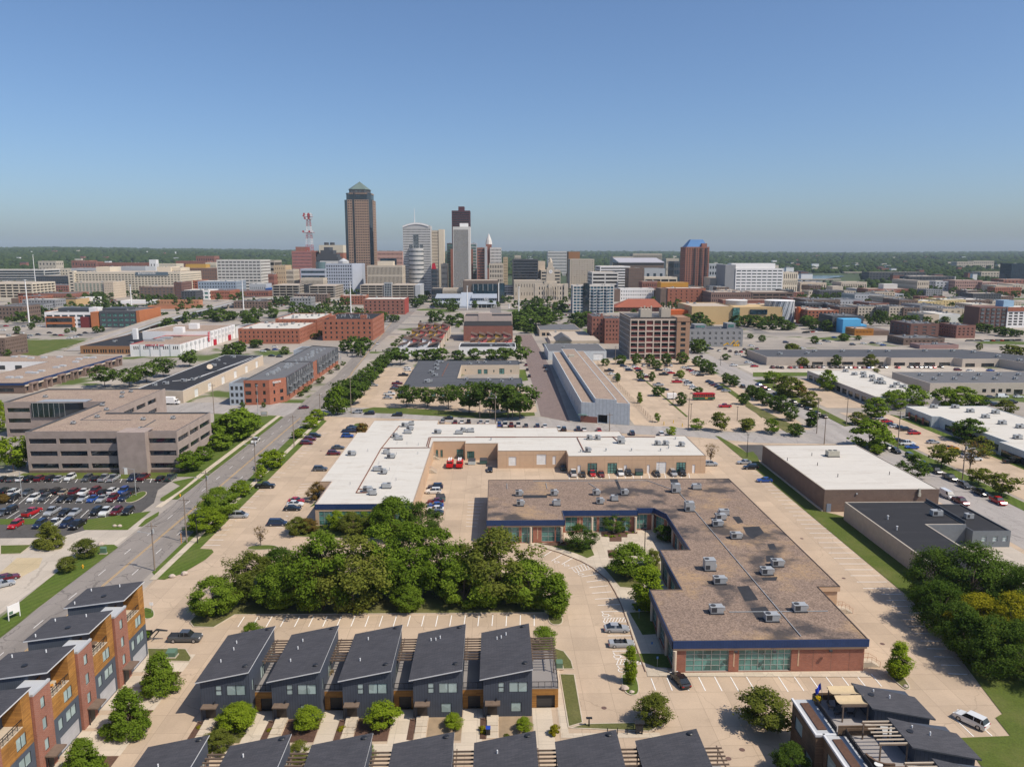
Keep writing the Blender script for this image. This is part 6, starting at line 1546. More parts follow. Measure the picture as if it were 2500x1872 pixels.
# event hall and glass wedge
def hall():
 Y=1010;r=thing('event_hall','long grey metal-roofed event hall with glass front','building',(-40,Y,0));loc=tuple(r.location)
 z=lambda y,Yy=Y:WD('K',800,y,Yy)[2];X=lambda p,Yy=Y:WD('K',p,1200,Yy)[0]
 rf=siding('standing_seam_roof',(.36,.39,.43),1.2,True,.4,.03,.85)
 for a,b_ in((500,785),(925,1210)):
  q=MB();q.box(X(a),Y,0,X(b_),Y+30,z(1195));q.build('wall',MT['lt_grey'],r)if False else shift(q,loc).build('wall',MT['lt_grey'],r)
  n=14
  for k in range(n):xx=X(a)+(X(b_)-X(a))*(k+.2)/n;addbox(r,'window','pane_blue',xx,Y-.2,z(1222),xx+(X(b_)-X(a))/n*.6,Y-.02,z(1195)-.5)
  q=MB();q.quad((X(a)-1,Y-1,z(1192)),(X(b_)+1,Y-1,z(1192)),(X(b_)+1,Y+32,z(1192)+4),(X(a)-1,Y+32,z(1192)+4));q.quad((X(a)-1,Y-1,z(1192)-.4),(X(a)-1,Y+32,z(1192)+3.6),(X(b_)+1,Y+32,z(1192)+3.6),(X(b_)+1,Y-1,z(1192)-.4));shift(q,loc).build('roof',rf,r)
  q=MB();q.quad((X(a)-3,Y-16,z(1290)+4),(X(b_),Y-16,z(1290)+4),(X(b_),Y-.1,z(1225)),(X(a)-3,Y-.1,z(1225)));shift(q,loc).build('canopy_roof',rf,r)
  for k in range(6):xx=X(a)+(X(b_)-X(a))*k/5;q=MB();q.tube((xx,Y-15,0),(xx,Y-15,z(1290)+4),.25);shift(q,loc).build('canopy_post',MT['trim'],r)
 q=MB();q.prism([(X(785)+.01,Y-18),(X(925)-.01,Y-18),(X(925)-.01,Y+34),(X(785)+.01,Y+34)],0,[z(1275),z(1275),z(1140),z(1140)]);shift(q,loc).build('entrance_roof',rf,r)
 for i,(dx,h)in enumerate(((0,3),(2.2,2),(4.2,3.2))):q=MB();q.bar(L_(r,X(1065)+dx,Y-.6,z(1215)),L_(r,X(1065)+dx+1.4,Y-.6,z(1215)+.9),.2,h);q.bar(L_(r,X(1065)+dx+1.5,Y-.6,z(1215)),L_(r,X(1065)+dx+1.9,Y-.6,z(1215)),.2,h*.7);q.build('sign_letter',MT['white_wall'],r)
hall()
r,P_,H_=far('brown and glass wedge-fronted building behind the event hall','K',822,1232,985,1085,50,mat('bronze_panel',(.17,.125,.10),.6),'pane_blue',0,0,units=1)
a=WD('K',930,1025,1084.5);c=WD('K',1218,1140,1084.5);addbox(r,'glass_front','pane_blue',a[0],1084.2,c[2],c[0],1084.9,a[2])
for k in range(5):xx=a[0]+(c[0]-a[0])*(k+.1)/5;addbox(r,'fin','steel',xx,1083.4,c[2]+4,xx+.8,1084.1,a[2])
addbox(r,'white_edge','white_wall',P_[1][0]+.02,1083,0,P_[1][0]+1.4,1086,H_-4);addbox(r,'side_glass','pane_blue',P_[1][0]+1.5,1086,0,P_[1][0]+9,1120,H_-4)
far('low ribbed concrete wing left of the glass wedge','K',580,822,1080,1090,30,'limestone','pane',24,1,.45,.8,units=0)
far('dark glass low wing by the boulevard','K',445,580,1075,1100,30,'dk_grey','pane_blue',5,2,.9,.7,units=0)
# white mast poles near the hall
for i,(v,x_,yt,yb,Y)in enumerate((('K',868,1050,1340,965),('K',1475,1060,1365,925),('K',992,1262,1310,990),('K',1358,1265,1310,990),('e',420,435,1060,760),('f',2010,440,975,900),('f',120,520,925,920),('a',588,380,990,860),('I',285,150,280,1400))):
 a=WD(v,x_,yt,Y);r=thing('mast_pole','tall white highway light mast, %s of the nine counted by nearness to the hall'%ORD[i],'light mast',(a[0],Y,0),'tall white masts');q=MB();q.tube((0,0,0),(0,0,a[2]),.75,.4,8);q.build('shaft',MT['white_wall'],r);q=MB();q.tube((0,0,a[2]-.8),(0,0,a[2]),1.2,1.2,8);q.build('lamp_ring',MT['trim'],r)
q=MB();a=W('b',820,240);c=W('b',2212,190)
# --- centre right
far('cream hotel tower with small windows','L',-30,188,268,1500,50,'limestone','pane',9,14,.5,.35,cat='skyscraper')
far('orange-brown block behind the cream hotel tower','K',2060,2192,648,1620,40,mat('rust_wall',(.33,.16,.07),.8),None,0,0)
far('pale gridded slab on the far wooded side','K',1815,2040,642,2300,50,'pale_stone','pane_grey',18,8,.6,.6)
far('white-topped block in the trees beyond the courthouse','K',1425,1500,690,2200,40,'limestone','pane',5,4,.4,.4)
far('white stepped garage below the cream hotel','L',168,405,385,1250,60,'pale_stone','pane_shade',2,6,.92,.5,dep=2,units=0)
far('white striped garage behind the stepped one','L',240,512,332,1400,70,'white_wall','pane_shade',1,9,.98,.5,dep=2,units=0)
far('dark brown old brick tower block','L',500,637,348,1230,36,'brick_b','pane_grey',6,9,.3,.35)
r,P_,H_=far('wide arena hall with grey roof and brick band','L',410,815,300,1750,90,'brick_b',None,0,0,roof='grey_roof');q=MB();q.prism([(P_[0][0]-1,1748),(P_[1][0]+1,1748),(P_[1][0]+1,1840),(P_[0][0]-1,1840)],H_-.5,[H_+1,H_+1,H_+10,H_+10]);shift(q,r.location).build('arena_roof',mat('arena_roof_metal',(.42,.40,.42),.5),r)
far('tan slotted courthouse annex on the horizon','L',535,798,218,2400,60,'limestone','pane',30,1,.5,.9)
far('pale convention block left of the arena','L',355,540,245,2200,60,'limestone','pane',8,2,.3,.3)
far('grey-blue convention roofs before the arena','L',640,825,352,1600,60,'lt_grey','pane_blue',3,1,.4,.5,roof='grey_roof')
far('cream low garage with glass stair','L',640,935,430,1330,40,'cream','pane_shade',4,3,.9,.45,units=0)
far('tan stepped office right of the arena','L',835,950,262,2000,50,'limestone','pane',8,3,.4,.4)
far('dark glass arena with curved roof behind the brick tower','L',905,1010,290,1800,60,'dk_grey','pane_blue',5,3,.8,.6,roof='grey_roof')
far('white arena wing right of the brick tower','L',1222,1345,310,1800,60,'lt_grey','pane',5,3,.6,.5,roof='white_roof')
r,P_,H_=far('tall red-brown brick apartment tower with blue pyramid roof','L',1012,1225,158,1400,40,mat('russet_brick',(.29,.125,.085),.85),'pane',9,24,.55,.5,cat='skyscraper',units=0,side=True)
bm_=mat('blue_metal_roof',(.05,.15,.33),.4);w_=P_[1][0]-P_[0][0];q=MB();A=[(P_[0][0]+w_*.06,1403),(P_[1][0]-w_*.06,1403),(P_[1][0]-w_*.06,1437),(P_[0][0]+w_*.06,1437)];B_=[(P_[0][0]+w_*.28,1414),(P_[1][0]-w_*.2,1414),(P_[1][0]-w_*.2,1426),(P_[0][0]+w_*.28,1426)]
for i in range(4):j=(i+1)%4;q.quad((*A[i],H_),(*A[j],H_),(*B_[j],H_+13),(*B_[i],H_+13))
q.ngon([(*p,H_+13)for p in B_]);shift(q,r.location).build('blue_roof',bm_,r)
for k in range(22):
 for xx in(.36,.62,.84):addbox(r,'balcony','dk_grey',P_[0][0]+w_*xx,1398.4,4+k*3.45,P_[0][0]+w_*(xx+.09),1399.95,5+k*3.45)
addbox(r,'dormer',MATS['russet_brick'],P_[0][0]+w_*.68,1401,H_,P_[0][0]+w_*.9,1410,H_+6)
far('low tan wall blocks right of the brick tower','L',1230,1375,435,1340,40,'beige',None,0,0,units=0)
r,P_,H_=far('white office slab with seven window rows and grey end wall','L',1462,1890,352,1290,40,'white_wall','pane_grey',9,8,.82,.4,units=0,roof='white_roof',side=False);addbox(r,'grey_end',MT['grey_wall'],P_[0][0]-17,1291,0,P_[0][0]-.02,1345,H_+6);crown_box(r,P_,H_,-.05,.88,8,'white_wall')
far('cream civic block with tall windows right of the white slab','L',1888,2022,385,1340,40,'cream','pane',7,3,.4,.7)
far('six-storey red brick warehouse with scattered windows','L',850,1192,530,1000,34,'brick_o','pane',7,5,.22,.4,units=4,roof='white_roof')
addbox(FARB['six-storey red brick warehouse with scattered windows'][0],'side_wing','brick_b',FARB['six-storey red brick warehouse with scattered windows'][1][0][0]-9,1001,0,FARB['six-storey red brick warehouse with scattered windows'][1][0][0]-.02,1033,24)
far('white block with small dark windows between brick ends','L',420,728,532,1120,24,'white_wall','pane',14,3,.35,.4,roof='white_roof')
far('brick end of the white block, left','L',370,422,540,1118,24,'brick_b',None,0,0,units=0)
far('brick end of the white block, right','L',727,792,545,1118,24,'brick_b',None,0,0,units=0)
r,P_,H_=far('long station with rust-red tiled roof','L',375,790,700,930,20,'brick_r','pane_shade',12,1,.7,.6,units=0,par=0)
q=MB();q.quad((P_[0][0]-2,927,H_),(P_[1][0]+2,927,H_),(P_[1][0]-6,945,H_+9),(P_[0][0]+18,945,H_+9));q.ngon([(P_[1][0]+2,927,H_),(P_[1][0]+2,955,H_),(P_[1][0]-6,945,H_+9)]);q.ngon([(P_[0][0]-2,955,H_),(P_[0][0]-2,927,H_),(P_[0][0]+18,945,H_+9)]);shift(q,r.location).build('tiled_roof',mat('rust_tile',(.27,.085,.05),.85,.15),r)
far('maroon old brick block above the station','L',620,790,470,1180,30,'brick_r','pane',8,3,.4,.5)
far('orange and yellow block behind the brick warehouse','L',787,1035,478,1090,24,mat('amber_wall',(.56,.27,.04),.8),'pane',0,0,units=0)
r,P_,H_=far('blue-green glass condominium with a dark centre shaft','L',-5,368,505,905,24,'pale_stone','pane_aqua',12,9,.84,.72,units=3,mbt=.5,mt=.8)
w_=P_[1][0]-P_[0][0];addbox(r,'glass_shaft','pane_mirror',P_[0][0]+w_*.25,904,0,P_[0][0]+w_*.4,904.9,H_+3)
for k in range(8):
 for f_ in(.48,.62,.8):addbox(r,'balcony','lt_grey',P_[0][0]+w_*f_,903.4,3.2+k*3.4,P_[0][0]+w_*(f_+.07),904.9,4.1+k*3.4)
r,P_,H_=far('tan-clad museum with silver drum and glass drum','L',1068,1440,692,760,60,mat('sandy_panel',(.54,.38,.19),.7),None,0,0,name='museum',roof='tan_roof',units=2)
a=WD('L',1590,690,775);c=WD('L',1885,690,775);addbox(r,'link_wing',MATS['sandy_panel'],P_[1][0]+.05,775,0,c[0],815,a[2]-1)
w0=WD('L',1592,722,774);w1=WD('L',1745,765,774);addbox(r,'link_window','pane_blue',w0[0],774.2,w1[2],w1[0],774.9,w0[2])
for(p0,p1,t,Y,m_,n_)in((1402,1592,645,800,mat('silver_panel',(.40,.42,.45),.35,.08,metal=.5),'silver_drum'),(1772,2032,650,775,mat('fritted_glass',(.34,.37,.40),.25,.3,.6),'glass_drum')):
 a=WD('L',p0,t,Y);c=WD('L',p1,t,Y);rad=(c[0]-a[0])/2;cx=(a[0]+c[0])/2;q=MB();q.tube((cx,Y+rad,0),(cx,Y+rad,a[2]),rad,n=36);shift(q,r.location).build(n_,m_,r);q=MB();q.tube((cx,Y+rad,a[2]),(cx,Y+rad,a[2]+.5),rad+.25,n=36);shift(q,r.location).build('drum_rim',MT['white_wall'],r)
 if n_=='glass_drum':
  for k in range(15):
   t0=math.radians(190+k*11);q=MB();pv=None
   for j in range(5):
    th=t0+j*.11;z=j/4*a[2];p_=(cx+(rad+.15)*math.cos(th),Y+rad+(rad+.15)*math.sin(th),z)
    if pv:q.tube(pv,p_,.3,n=4)
    pv=p_
   shift(q,r.location).build('lattice_rib',MT['unit_dark']if k%2 else MT['white_wall'],r)
addbox(r,'glass_strip','pane_teal',WD('L',1440,690,758)[0],758,0,WD('L',1500,690,758)[0],762,H_-1.5);addbox(r,'orange_fin',mat('vermilion',(.55,.12,.03),.7),WD('L',2030,700,770)[0],770,0,WD('L',2048,700,770)[0],776,16)
addbox(r,'orange_side',MATS['vermilion'],WD('L',878,700,765)[0]-4,775,0,P_[0][0]-.05,790,13)
far('grey stair block beside the red brick warehouse','L',1192,1322,588,985,20,'lt_grey','pane',3,3,.3,.4)
far('brown brick lofts with many small windows behind the museum','L',1240,1602,565,960,40,mat('dun_brick',(.22,.14,.115),.85),'pane',20,3,.4,.45,units=10)
far('long open brown garage behind the museum','L',1610,1980,565,1040,40,'brick_b','pane_shade',6,3,.85,.45,units=0)
far('red brick row above the museum link','L',1345,1775,635,880,20,'brick_r','pane',16,1,.3,.5)
# --- far right
def R_(lb,a,b,t,Y,d,wm,pn,nc,nr,wf=.45,hf=.45,v='M',**k):return far(lb,v,a,b,t,Y,d,wm,pn,nc,nr,wf,hf,**k)
rx=R_('dark plum brick apartment block at the right, shaded side',1195,1450,775,640,34,MATS['plum_brick'],'pane_grey',3,3,roof='grey_roof',units=8)
R_('plum brick apartment wing with tall stair window',1608,1780,790,632,26,mat('rose_brick',(.24,.115,.09),.85),'pane',4,3,roof='grey_roof')
R_('low brown brick barn with arched gable before the plum apartments',1130,1500,905,585,25,'brick_b','pane',9,1,roof='grey_roof',units=5)
R_('pink low annex beside the brick barn',1275,1625,965,562,14,mat('mauve_wall',(.34,.21,.19),.85),None,0,0,roof='grey_roof',units=4)
r,P_,H_=R_('dark block with sky-blue painted side',490,770,705,690,30,'dk_grey','pane',8,3,.3,.3,roof='grey_roof',units=6)
sb=mat('sky_blue_wall',(.10,.40,.68),.7);a=WD('M',585,735,676);c=WD('M',770,860,676)
q=MB();q.prism([(a[0],676),(a[0]+16,676),(a[0]+18,689),(a[0],689)],0,a[2]);shift(q,r.location).build('blue_wall',sb,r);addbox(r,'blue_low_wall',sb,a[0]+16.1,678,0,c[0]+3,689,a[2]-5)
r,P_,H_=R_('orange glass corner shop with brown brick wall',690,860,820,655,18,mat('amber_glass',(.38,.16,.03),.3),'pane',12,1,.4,.8,roof='tan_roof',units=1);addbox(r,'brick_rear','brick_b',P_[1][0]+.02,656,0,P_[1][0]+14,676,H_-2)
for i,(a,b,t,Y,w_,c)in enumerate(((245,440,590,850,'dk_grey',6),(440,560,600,840,'dk_grey',4),(555,720,625,800,'brick_b',6),(720,880,620,798,'limestone',5),(880,1000,625,795,'dk_grey',4),(1000,1130,620,798,'limestone',4),(1130,1275,630,795,'brick_b',5))):
 R_('dark balcony apartment block, %s of seven along the tree line'%ORD[i],a,b,t,Y,30,w_,'pane',c,4,.5,.5,roof='grey_roof',units=5)
for i,(a,b,t,Y,w_,c)in enumerate(((250,560,560,920,'brick_b',10),(490,770,562,930,'lt_grey',10),(690,960,512,1030,'lt_grey',10),(950,1110,535,980,'limestone',6),(1090,1260,560,930,'brick_b',6),(1258,1480,572,940,'y',7),(1480,1690,560,955,'y',8),(1690,1930,560,965,'brick_b',8),(1930,2060,570,960,'limestone',5),(2060,2190,575,970,'limestone',5),(820,1000,590,880,'brick_r',6),(1275,1500,610,850,'grey_wall',4),(1485,1660,640,800,'beige',3),(1665,1810,640,800,'beige',3))):
 w2=mat('butter_wall',(.56,.44,.22),.8)if w_=='y' else w_
 R_('%s flat block with pale roof, %s of the far right quarter'%('butter-yellow' if w_=='y' else{'brick_b':'brown brick','lt_grey':'grey','limestone':'stone','brick_r':'red brick','grey_wall':'charcoal','beige':'tan'}[w_],ORD[i]),a,b,t,Y,40,w2,'pane',c,3,.4,.4,roof='white_roof' if i in(5,6,7,8,9)else 'grey_roof',units=6)
R_('low grey shed with pale gable under the butter-yellow block',1310,1450,690,730,30,'beige',None,0,0,roof='grey_roof')
R_('white-roofed low shed beside the pale gable',1440,1640,690,770,40,'white_wall',None,0,0,roof='white_roof')
r,P_,H_=R_('six-storey brick and white grid block at the right edge',2068,2420,630,720,24,'white_wall','pane',7,6,.7,.62,roof='white_roof',side=False);addbox(r,'brick_side',MATS['plum_brick'],P_[0][0]-26,721,0,P_[0][0]-.02,745,H_+.3);addbox(r,'brick_top','brick_o',P_[0][0]+.0,719.6,H_-3.4,P_[1][0],719.95,H_+.4);addbox(r,'roof_house',mat('pale_blue_box',(.28,.42,.55),.6),P_[0][0]+2,730,H_,P_[0][0]+12,742,H_+6)
for k in range(5):
 for j in range(5):addbox(r,'side_window','pane_grey',P_[0][0]-24.5+k*5,720.6,2+j*3.5,P_[0][0]-21.5+k*5,720.98,4.2+j*3.5)
R_('long stone civic building with block-like centre',275,700,480,1280,30,'limestone','pane',20,1,.5,.8,roof='grey_roof');r=FARB['long stone civic building with block-like centre'][0];a=WD('M',490,440,1276);c=WD('M',585,440,1276);addbox(r,'centre_block','limestone',a[0],1276,0,c[0],1300,a[2])
r,P_,H_=R_('red brick market block with white penthouse',810,1190,462,1290,40,'brick_r','pane',22,2,.5,.5,roof='tan_roof');a=WD('M',950,418,1300);c=WD('M',1075,418,1300);addbox(r,'penthouse','pale_stone',a[0],1300,H_-.5,c[0],1318,a[2])
r,P_,H_=R_('stone museum-like block with shaded side',1255,1362,388,1380,90,'limestone','pane',6,2,.4,.5)
R_('low stone pavilion by the river',570,800,400,1420,40,'limestone','pane',14,1,.4,.6)
R_('low brown pavilion left of the river',200,435,405,1400,40,'beige','pane',10,1,.4,.6,roof='tan_roof')
for i,(a,b,t,Y,w_,c)in enumerate(((1595,1838,385,1400,'rose',12),(1838,2030,400,1390,'rose',9),(1960,2110,430,1330,'limestone',6),(2110,2260,420,1330,'limestone',6),(2030,2300,378,1500,'brick_r',8),(1180,1590,350,1650,'dk_grey',14),(820,1330,312,1900,'dk_grey',18),(1420,1600,392,1420,'lt_grey',5),(1830,2075,308,1900,'limestone',9),(1610,1760,218,3000,'limestone',10),(1760,1945,210,3000,'limestone',10),(700,810,460,1330,'lt_grey',4),(1230,1440,345,1700,'pale_stone',10),(1440,1600,350,1690,'pale_stone',8))):
 w2=mat('dusty_rose',(.38,.24,.20),.8)if w_=='rose' else w_
 R_('%s block, %s among the riverside trees'%({'rose':'dusty rose','limestone':'pale stone','brick_r':'red brick','dk_grey':'dark row','lt_grey':'grey','pale_stone':'white dormered'}[w_],ORD[i]),a,b,t,Y,40,w2,'pane',c,3,.45,.45,units=2)
R_('dark teal glass tower at the right edge',2105,2270,235,1700,40,mat('deep_teal_wall',(.02,.04,.06),.4),'pane_blue',10,12,.7,.6,cat='skyscraper')
# arch bridge and road bridge over the river
def arch():
 Y=1930;r=thing('arch_bridge','white arched footbridge rising over the river','bridge',(0,Y,0));q=MB();n=22
 a=WD('M',15,292,Y);m_=WD('M',100,275,Y);c=WD('M',330,385,Y)
 x0=a[0]-55;x1=c[0];hh=m_[2];pv=None
 for i in range(n+1):
  t=i/n;p_=(x0+(x1-x0)*t,Y,max(1,hh*math.sin(math.pi*t)))
  if pv:q.tube(pv,p_,2.0,n=6)
  pv=p_
 q.build('arch',MT['white_wall'],r)
 q=MB();q.box(x0-20,Y-2,5,x1+20,Y+2,6);q.build('deck',MT['conc_wall'],r)
 for i in range(1,14):
  t=i/14;q=MB();q.tube((x0+(x1-x0)*t,Y,6),(x0+(x1-x0)*t,Y,hh*math.sin(math.pi*t)),.12,n=4);q.build('hanger',MT['white_wall'],r)
arch()
r=thing('road_bridge','low concrete road bridge crossing the far river','bridge',(0,2000,0));a=WD('M',590,300,2300);c=WD('M',1230,293,2300);q=MB();q.box(a[0],2295-2000,10,c[0],2310-2000,13);q.build('deck',MT['conc_wall'],r)
for k in range(9):q=MB();xx=a[0]+(c[0]-a[0])*(k+.5)/9;q.box(xx-2,297,0,xx+2,308,10);q.build('pier',MT['conc_wall'],r)
r=thing('road_bridge','concrete river bridge beneath the white arch','bridge',(0,1760,0));a=WD('M',175,345,1760);c=WD('M',480,350,1760);q=MB();q.box(a[0]-60,-5,8,c[0]+20,8,10.5);q.build('deck',MT['conc_wall'],r)
for k in range(6):q=MB();xx=a[0]+(c[0]-a[0])*k/5;q.box(xx-1.5,-3,0,xx+1.5,6,8);q.build('pier',MT['conc_wall'],r)
wm_=newmat('river_water');wm_[3].inputs['Base Color'].default_value=(.06,.08,.08,1);wm_[3].inputs['Roughness'].default_value=.15
sheet('river',pts('M','-60,365 120,352 480,343 600,370 430,392 330,402 180,425 -60,420'),6.0,wm_[0])
# viaduct ramp
def viaduct(lb,line,w,gz):
 r=thing('viaduct',lb,'viaduct',(line[0][0],line[0][1],0));L0=r.location
 for i in range(len(line)-1):
  a,b=Vector(line[i]),Vector(line[i+1]);q=MB();d=(b-a);t=Vector((-d.y,d.x,0)).normalized()
  A,B=a+t*w/2,a-t*w/2;C_,D_=b-t*w/2,b+t*w/2
  f=lambda p,dz=0:(p.x-L0[0],p.y-L0[1],p.z+dz)
  q.quad(f(B),f(C_),f(D_),f(A));o=q.build('roadway',MT['road2'],r)
  q=MB()
  for s in(1,-1):
   p0,p1=a+t*s*w/2,b+t*s*w/2;q.bar(f(p0,.02),f(p1,.02),.4,.9)
  q.build('parapet',MT['conc_wall'],r)
  q=MB();q.quad(f(B,-.02),f(B,-2.0),f(C_,-2.0),f(C_,-.02));q.quad(f(A,-2.0),f(A,-.02),f(D_,-.02),f(D_,-2.0));q.quad(f(A,-2),f(D_,-2),f(C_,-2),f(B,-2));q.build('girder',MT['lt_grey'],r)
  if a.z>3.5:
   for s in(.3,-.3):
    p=a+t*w*s;q=MB();q.box(p.x-L0[0]-.9,p.y-L0[1]-.9,0,p.x-L0[0]+.9,p.y-L0[1]+.9,a.z-2);q.build('pier',MT['conc_wall'],r)
 return r
def vp(v,x,y,z):a=W(v,x,y,z);return(a[0],a[1],z)
viaduct('curving concrete viaduct ramp rising toward downtown on the left',[vp('I',640,985,.3),vp('I',860,890,.8),vp('I',1080,815,3),vp('I',1260,752,5),vp('I',1450,692,7),vp('I',1620,645,8),vp('I',1800,605,8),vp('I',1960,565,8),vp('I',2110,538,8),vp('I',2330,522,8),vp('J',150,1500,8),vp('J',420,1485,8)],12,0)
viaduct('second viaduct ramp descending beside the concrete garage',[vp('J',560,1640,.3),vp('J',700,1592,2.5),vp('J',850,1545,4.5),vp('J',1000,1510,6.5),vp('J',1120,1497,7),vp('J',1240,1490,7)],12,0)
# ---------------------------------------------------------------- trees
for k in('thirt','fort','fift','sixt'):
 base={'thirt':'thirty','fort':'forty','fift':'fifty','sixt':'sixty'}[k]
 if k!='thirt':ORD.append({'fort':'fortieth','fift':'fiftieth','sixt':'sixtieth'}[k])
 ORD+=[base+'-'+o for o in ORD[:9]]
LEAF={'green':leafmat('leaf_green',(0.079,0.137,0.013),(0.173,0.244,0.029),.28),'dark':leafmat('leaf_dark',(0.038,0.078,0.013),(0.092,0.140,0.024)),'olive':leafmat('leaf_olive',(0.079,0.104,0.018),(0.173,0.189,0.037),.28),'lime':leafmat('leaf_lime',(0.128,0.195,0.013),(0.256,0.329,0.029),.32),'gold':leafmat('leaf_gold',(0.154,0.171,0.013),(0.358,0.305,0.024),.32),'rust':leafmat('leaf_rust',(0.109,0.085,0.022),(0.192,0.122,0.037)),'mid':leafmat('leaf_city',(0.044,0.081,0.015),(0.097,0.146,0.029))}
BARK=mat('bark',(.13,.10,.08),.95,.25,3)
def crown_data(seed,base,H,R,ncl,per,leaf,prof,clr,droop=0.0,inner=.45):
 g=np.random.default_rng(seed)
 t=g.random(ncl)**(1.5 if prof=='cone' else .85 if prof=='vase' else 1.05)
 f={'round':lambda t:np.sqrt(np.clip(1-(2*t-1)**2,.05,1)),'oval':lambda t:np.sin(np.pi*(.12+.84*t))**.8,'cone':lambda t:(1-t)**.75*.95+.08,'column':lambda t:np.clip(1.15-np.abs(t-.4)*1.25,.25,1),'vase':lambda t:np.clip(.35+.9*t,0,1)*np.sqrt(np.clip(1.08-t**4,0,1)),'bush':lambda t:np.sqrt(np.clip(1-t**2,.04,1))}[prof](t)
 a=g.random(ncl)*2*np.pi;rr=R*f*(inner+(1-inner)*g.random(ncl)**.5)
 lump=1+.18*np.sin(a*3+seed)*np.cos(t*7+seed)
 c=np.stack([np.cos(a)*rr*lump,np.sin(a)*rr*lump,base+(H-base)*(t*.95+.02)],1)
 n=ncl*per
 C=np.repeat(c,per,0);cr=np.repeat(clr*(.65+.7*g.random(ncl)),per)
 d=g.normal(size=(n,3));d/=np.linalg.norm(d,axis=1)[:,None]+1e-9
 p=C+d*(cr*(.45+.6*g.random(n)))[:,None]*np.array([1,1,.7])
 p[:,2]-=droop*np.hypot(p[:,0],p[:,1])/R*g.random(n)
 out=p-np.array([0,0,base+(H-base)*.35]);out/=np.linalg.norm(out,axis=1)[:,None]+1e-9
 nn=out*.55+d*.4+g.normal(size=(n,3))*.45+np.array([0,0,.35]);nn/=np.linalg.norm(nn,axis=1)[:,None]+1e-9
 r=g.normal(size=(n,3));u=np.cross(nn,r);u/=np.linalg.norm(u,axis=1)[:,None]+1e-9;w=np.cross(nn,u)
 s=leaf*(.6+.8*g.random(n))[:,None]
 V4=np.stack([p-u*s,p-w*s*.6,p+u*s,p+w*s*.6],1).reshape(-1,3)
 return V4,c
def quadmesh(name,V4,m):
 n=len(V4)//4;me=bpy.data.meshes.new(name)
 me.vertices.add(4*n);me.vertices.foreach_set('co',V4.astype(np.float32).ravel())
 me.loops.add(4*n);me.loops.foreach_set('vertex_index',np.arange(4*n,dtype=np.int32))
 me.polygons.add(n);me.polygons.foreach_set('loop_start',np.arange(0,4*n,4,dtype=np.int32));me.polygons.foreach_set('loop_total',np.full(n,4,dtype=np.int32))
 me.materials.append(m);me.update(calc_edges=True)
 return me
def trunk_mesh(c,base,H,r0,nlimb,seed,twigs=0):
 g=random.Random(seed);mb=MB();top=base+(H-base)*.55
 mb.tube((0,0,-.1),(0,0,base*.7),r0*1.15,r0*.85,7,caps=False);mb.tube((0,0,base*.7),(.1,.05,top),r0*.85,r0*.35,6,caps=False)
 idx=list(range(len(c)));g.shuffle(idx)
 for i in idx[:nlimb]:
  z0=g.uniform(base*.7,top*.95);e=c[i]
  if e[2]<z0+.3:z0=max(base*.6,e[2]-1.2)
  mid=(e[0]*.45,e[1]*.45,z0+(e[2]-z0)*.6)
  mb.tube((0,0,z0),mid,r0*.4,r0*.22,5,caps=False);mb.tube(mid,tuple(e),r0*.22,r0*.06,4,caps=False)
  for _ in range(twigs):
   q=(e[0]+g.uniform(-.9,.9),e[1]+g.uniform(-.9,.9),e[2]+g.uniform(-.2,1.0));mb.tube(tuple((mid[k]+e[k])/2 for k in range(3)),q,r0*.09,r0*.03,3,caps=False)
 return mb.mesh('trunk',BARK)
TP={}
def proto(kind,leaf,near,var):
 k=(kind,leaf,near,var)
 if k in TP:return TP[k]
 S={'round':(1.0,10,4.3,'oval',1.15,0,95,.2,.45),'airy':(1.4,12,4.8,'oval',1.15,1.2,70,.22,.3),'column':(.6,8,1.55,'column',.75,0,90,.12,.3),'young':(1.1,7,2.6,'oval',.85,.2,58,.09,.25),'pyramid':(.6,8,2.9,'cone',.78,.3,110,.11,.3),'vase':(2.6,10,4.6,'vase',1.2,.3,60,.2,.35),'bush':(.1,2.2,1.7,'bush',.5,0,30,.05,.4),'big':(1.5,15,6.5,'oval',1.6,.8,100,.32,.4)}[kind]
 base,H,R,prof,clr,droop,ncl,tr,inn=S
 seed=hash((kind,var))%1000 if False else sum(map(ord,kind))*7+var*131
 per,lf={2:(150,.185),1:(34,.40),0:(11,.78)}[near]
 if kind in('young','column','pyramid','bush'):lf*=.75;per=int(per*.85)
 if near<2:ncl=int(ncl*(.75 if near else .5));
 if near==0:clr*=1.15
 V4,c=crown_data(seed,base,H,R,ncl,per,lf,prof,clr,droop,inn)
 w=2*np.percentile(np.abs(V4[:,0]),96);h=np.percentile(V4[:,2],99.6)
 TP[k]=(quadmesh('crown',V4,LEAF[leaf]),trunk_mesh(c,base,H,tr,{2:14,1:8,0:4}[near],seed),h,w)
 return TP[k]
KW={'round':'dense rounded','airy':'loose feathery','column':'narrow upright','young':'young open','pyramid':'pointed layered','vase':'spreading','bush':'low bushy','big':'large broad','bare':'bare twiggy'}
LWD={'green':'green','dark':'dark green','olive':'olive green','lime':'yellow-green','gold':'golden-tipped','rust':'reddish','mid':'deep green'}
BARE=None
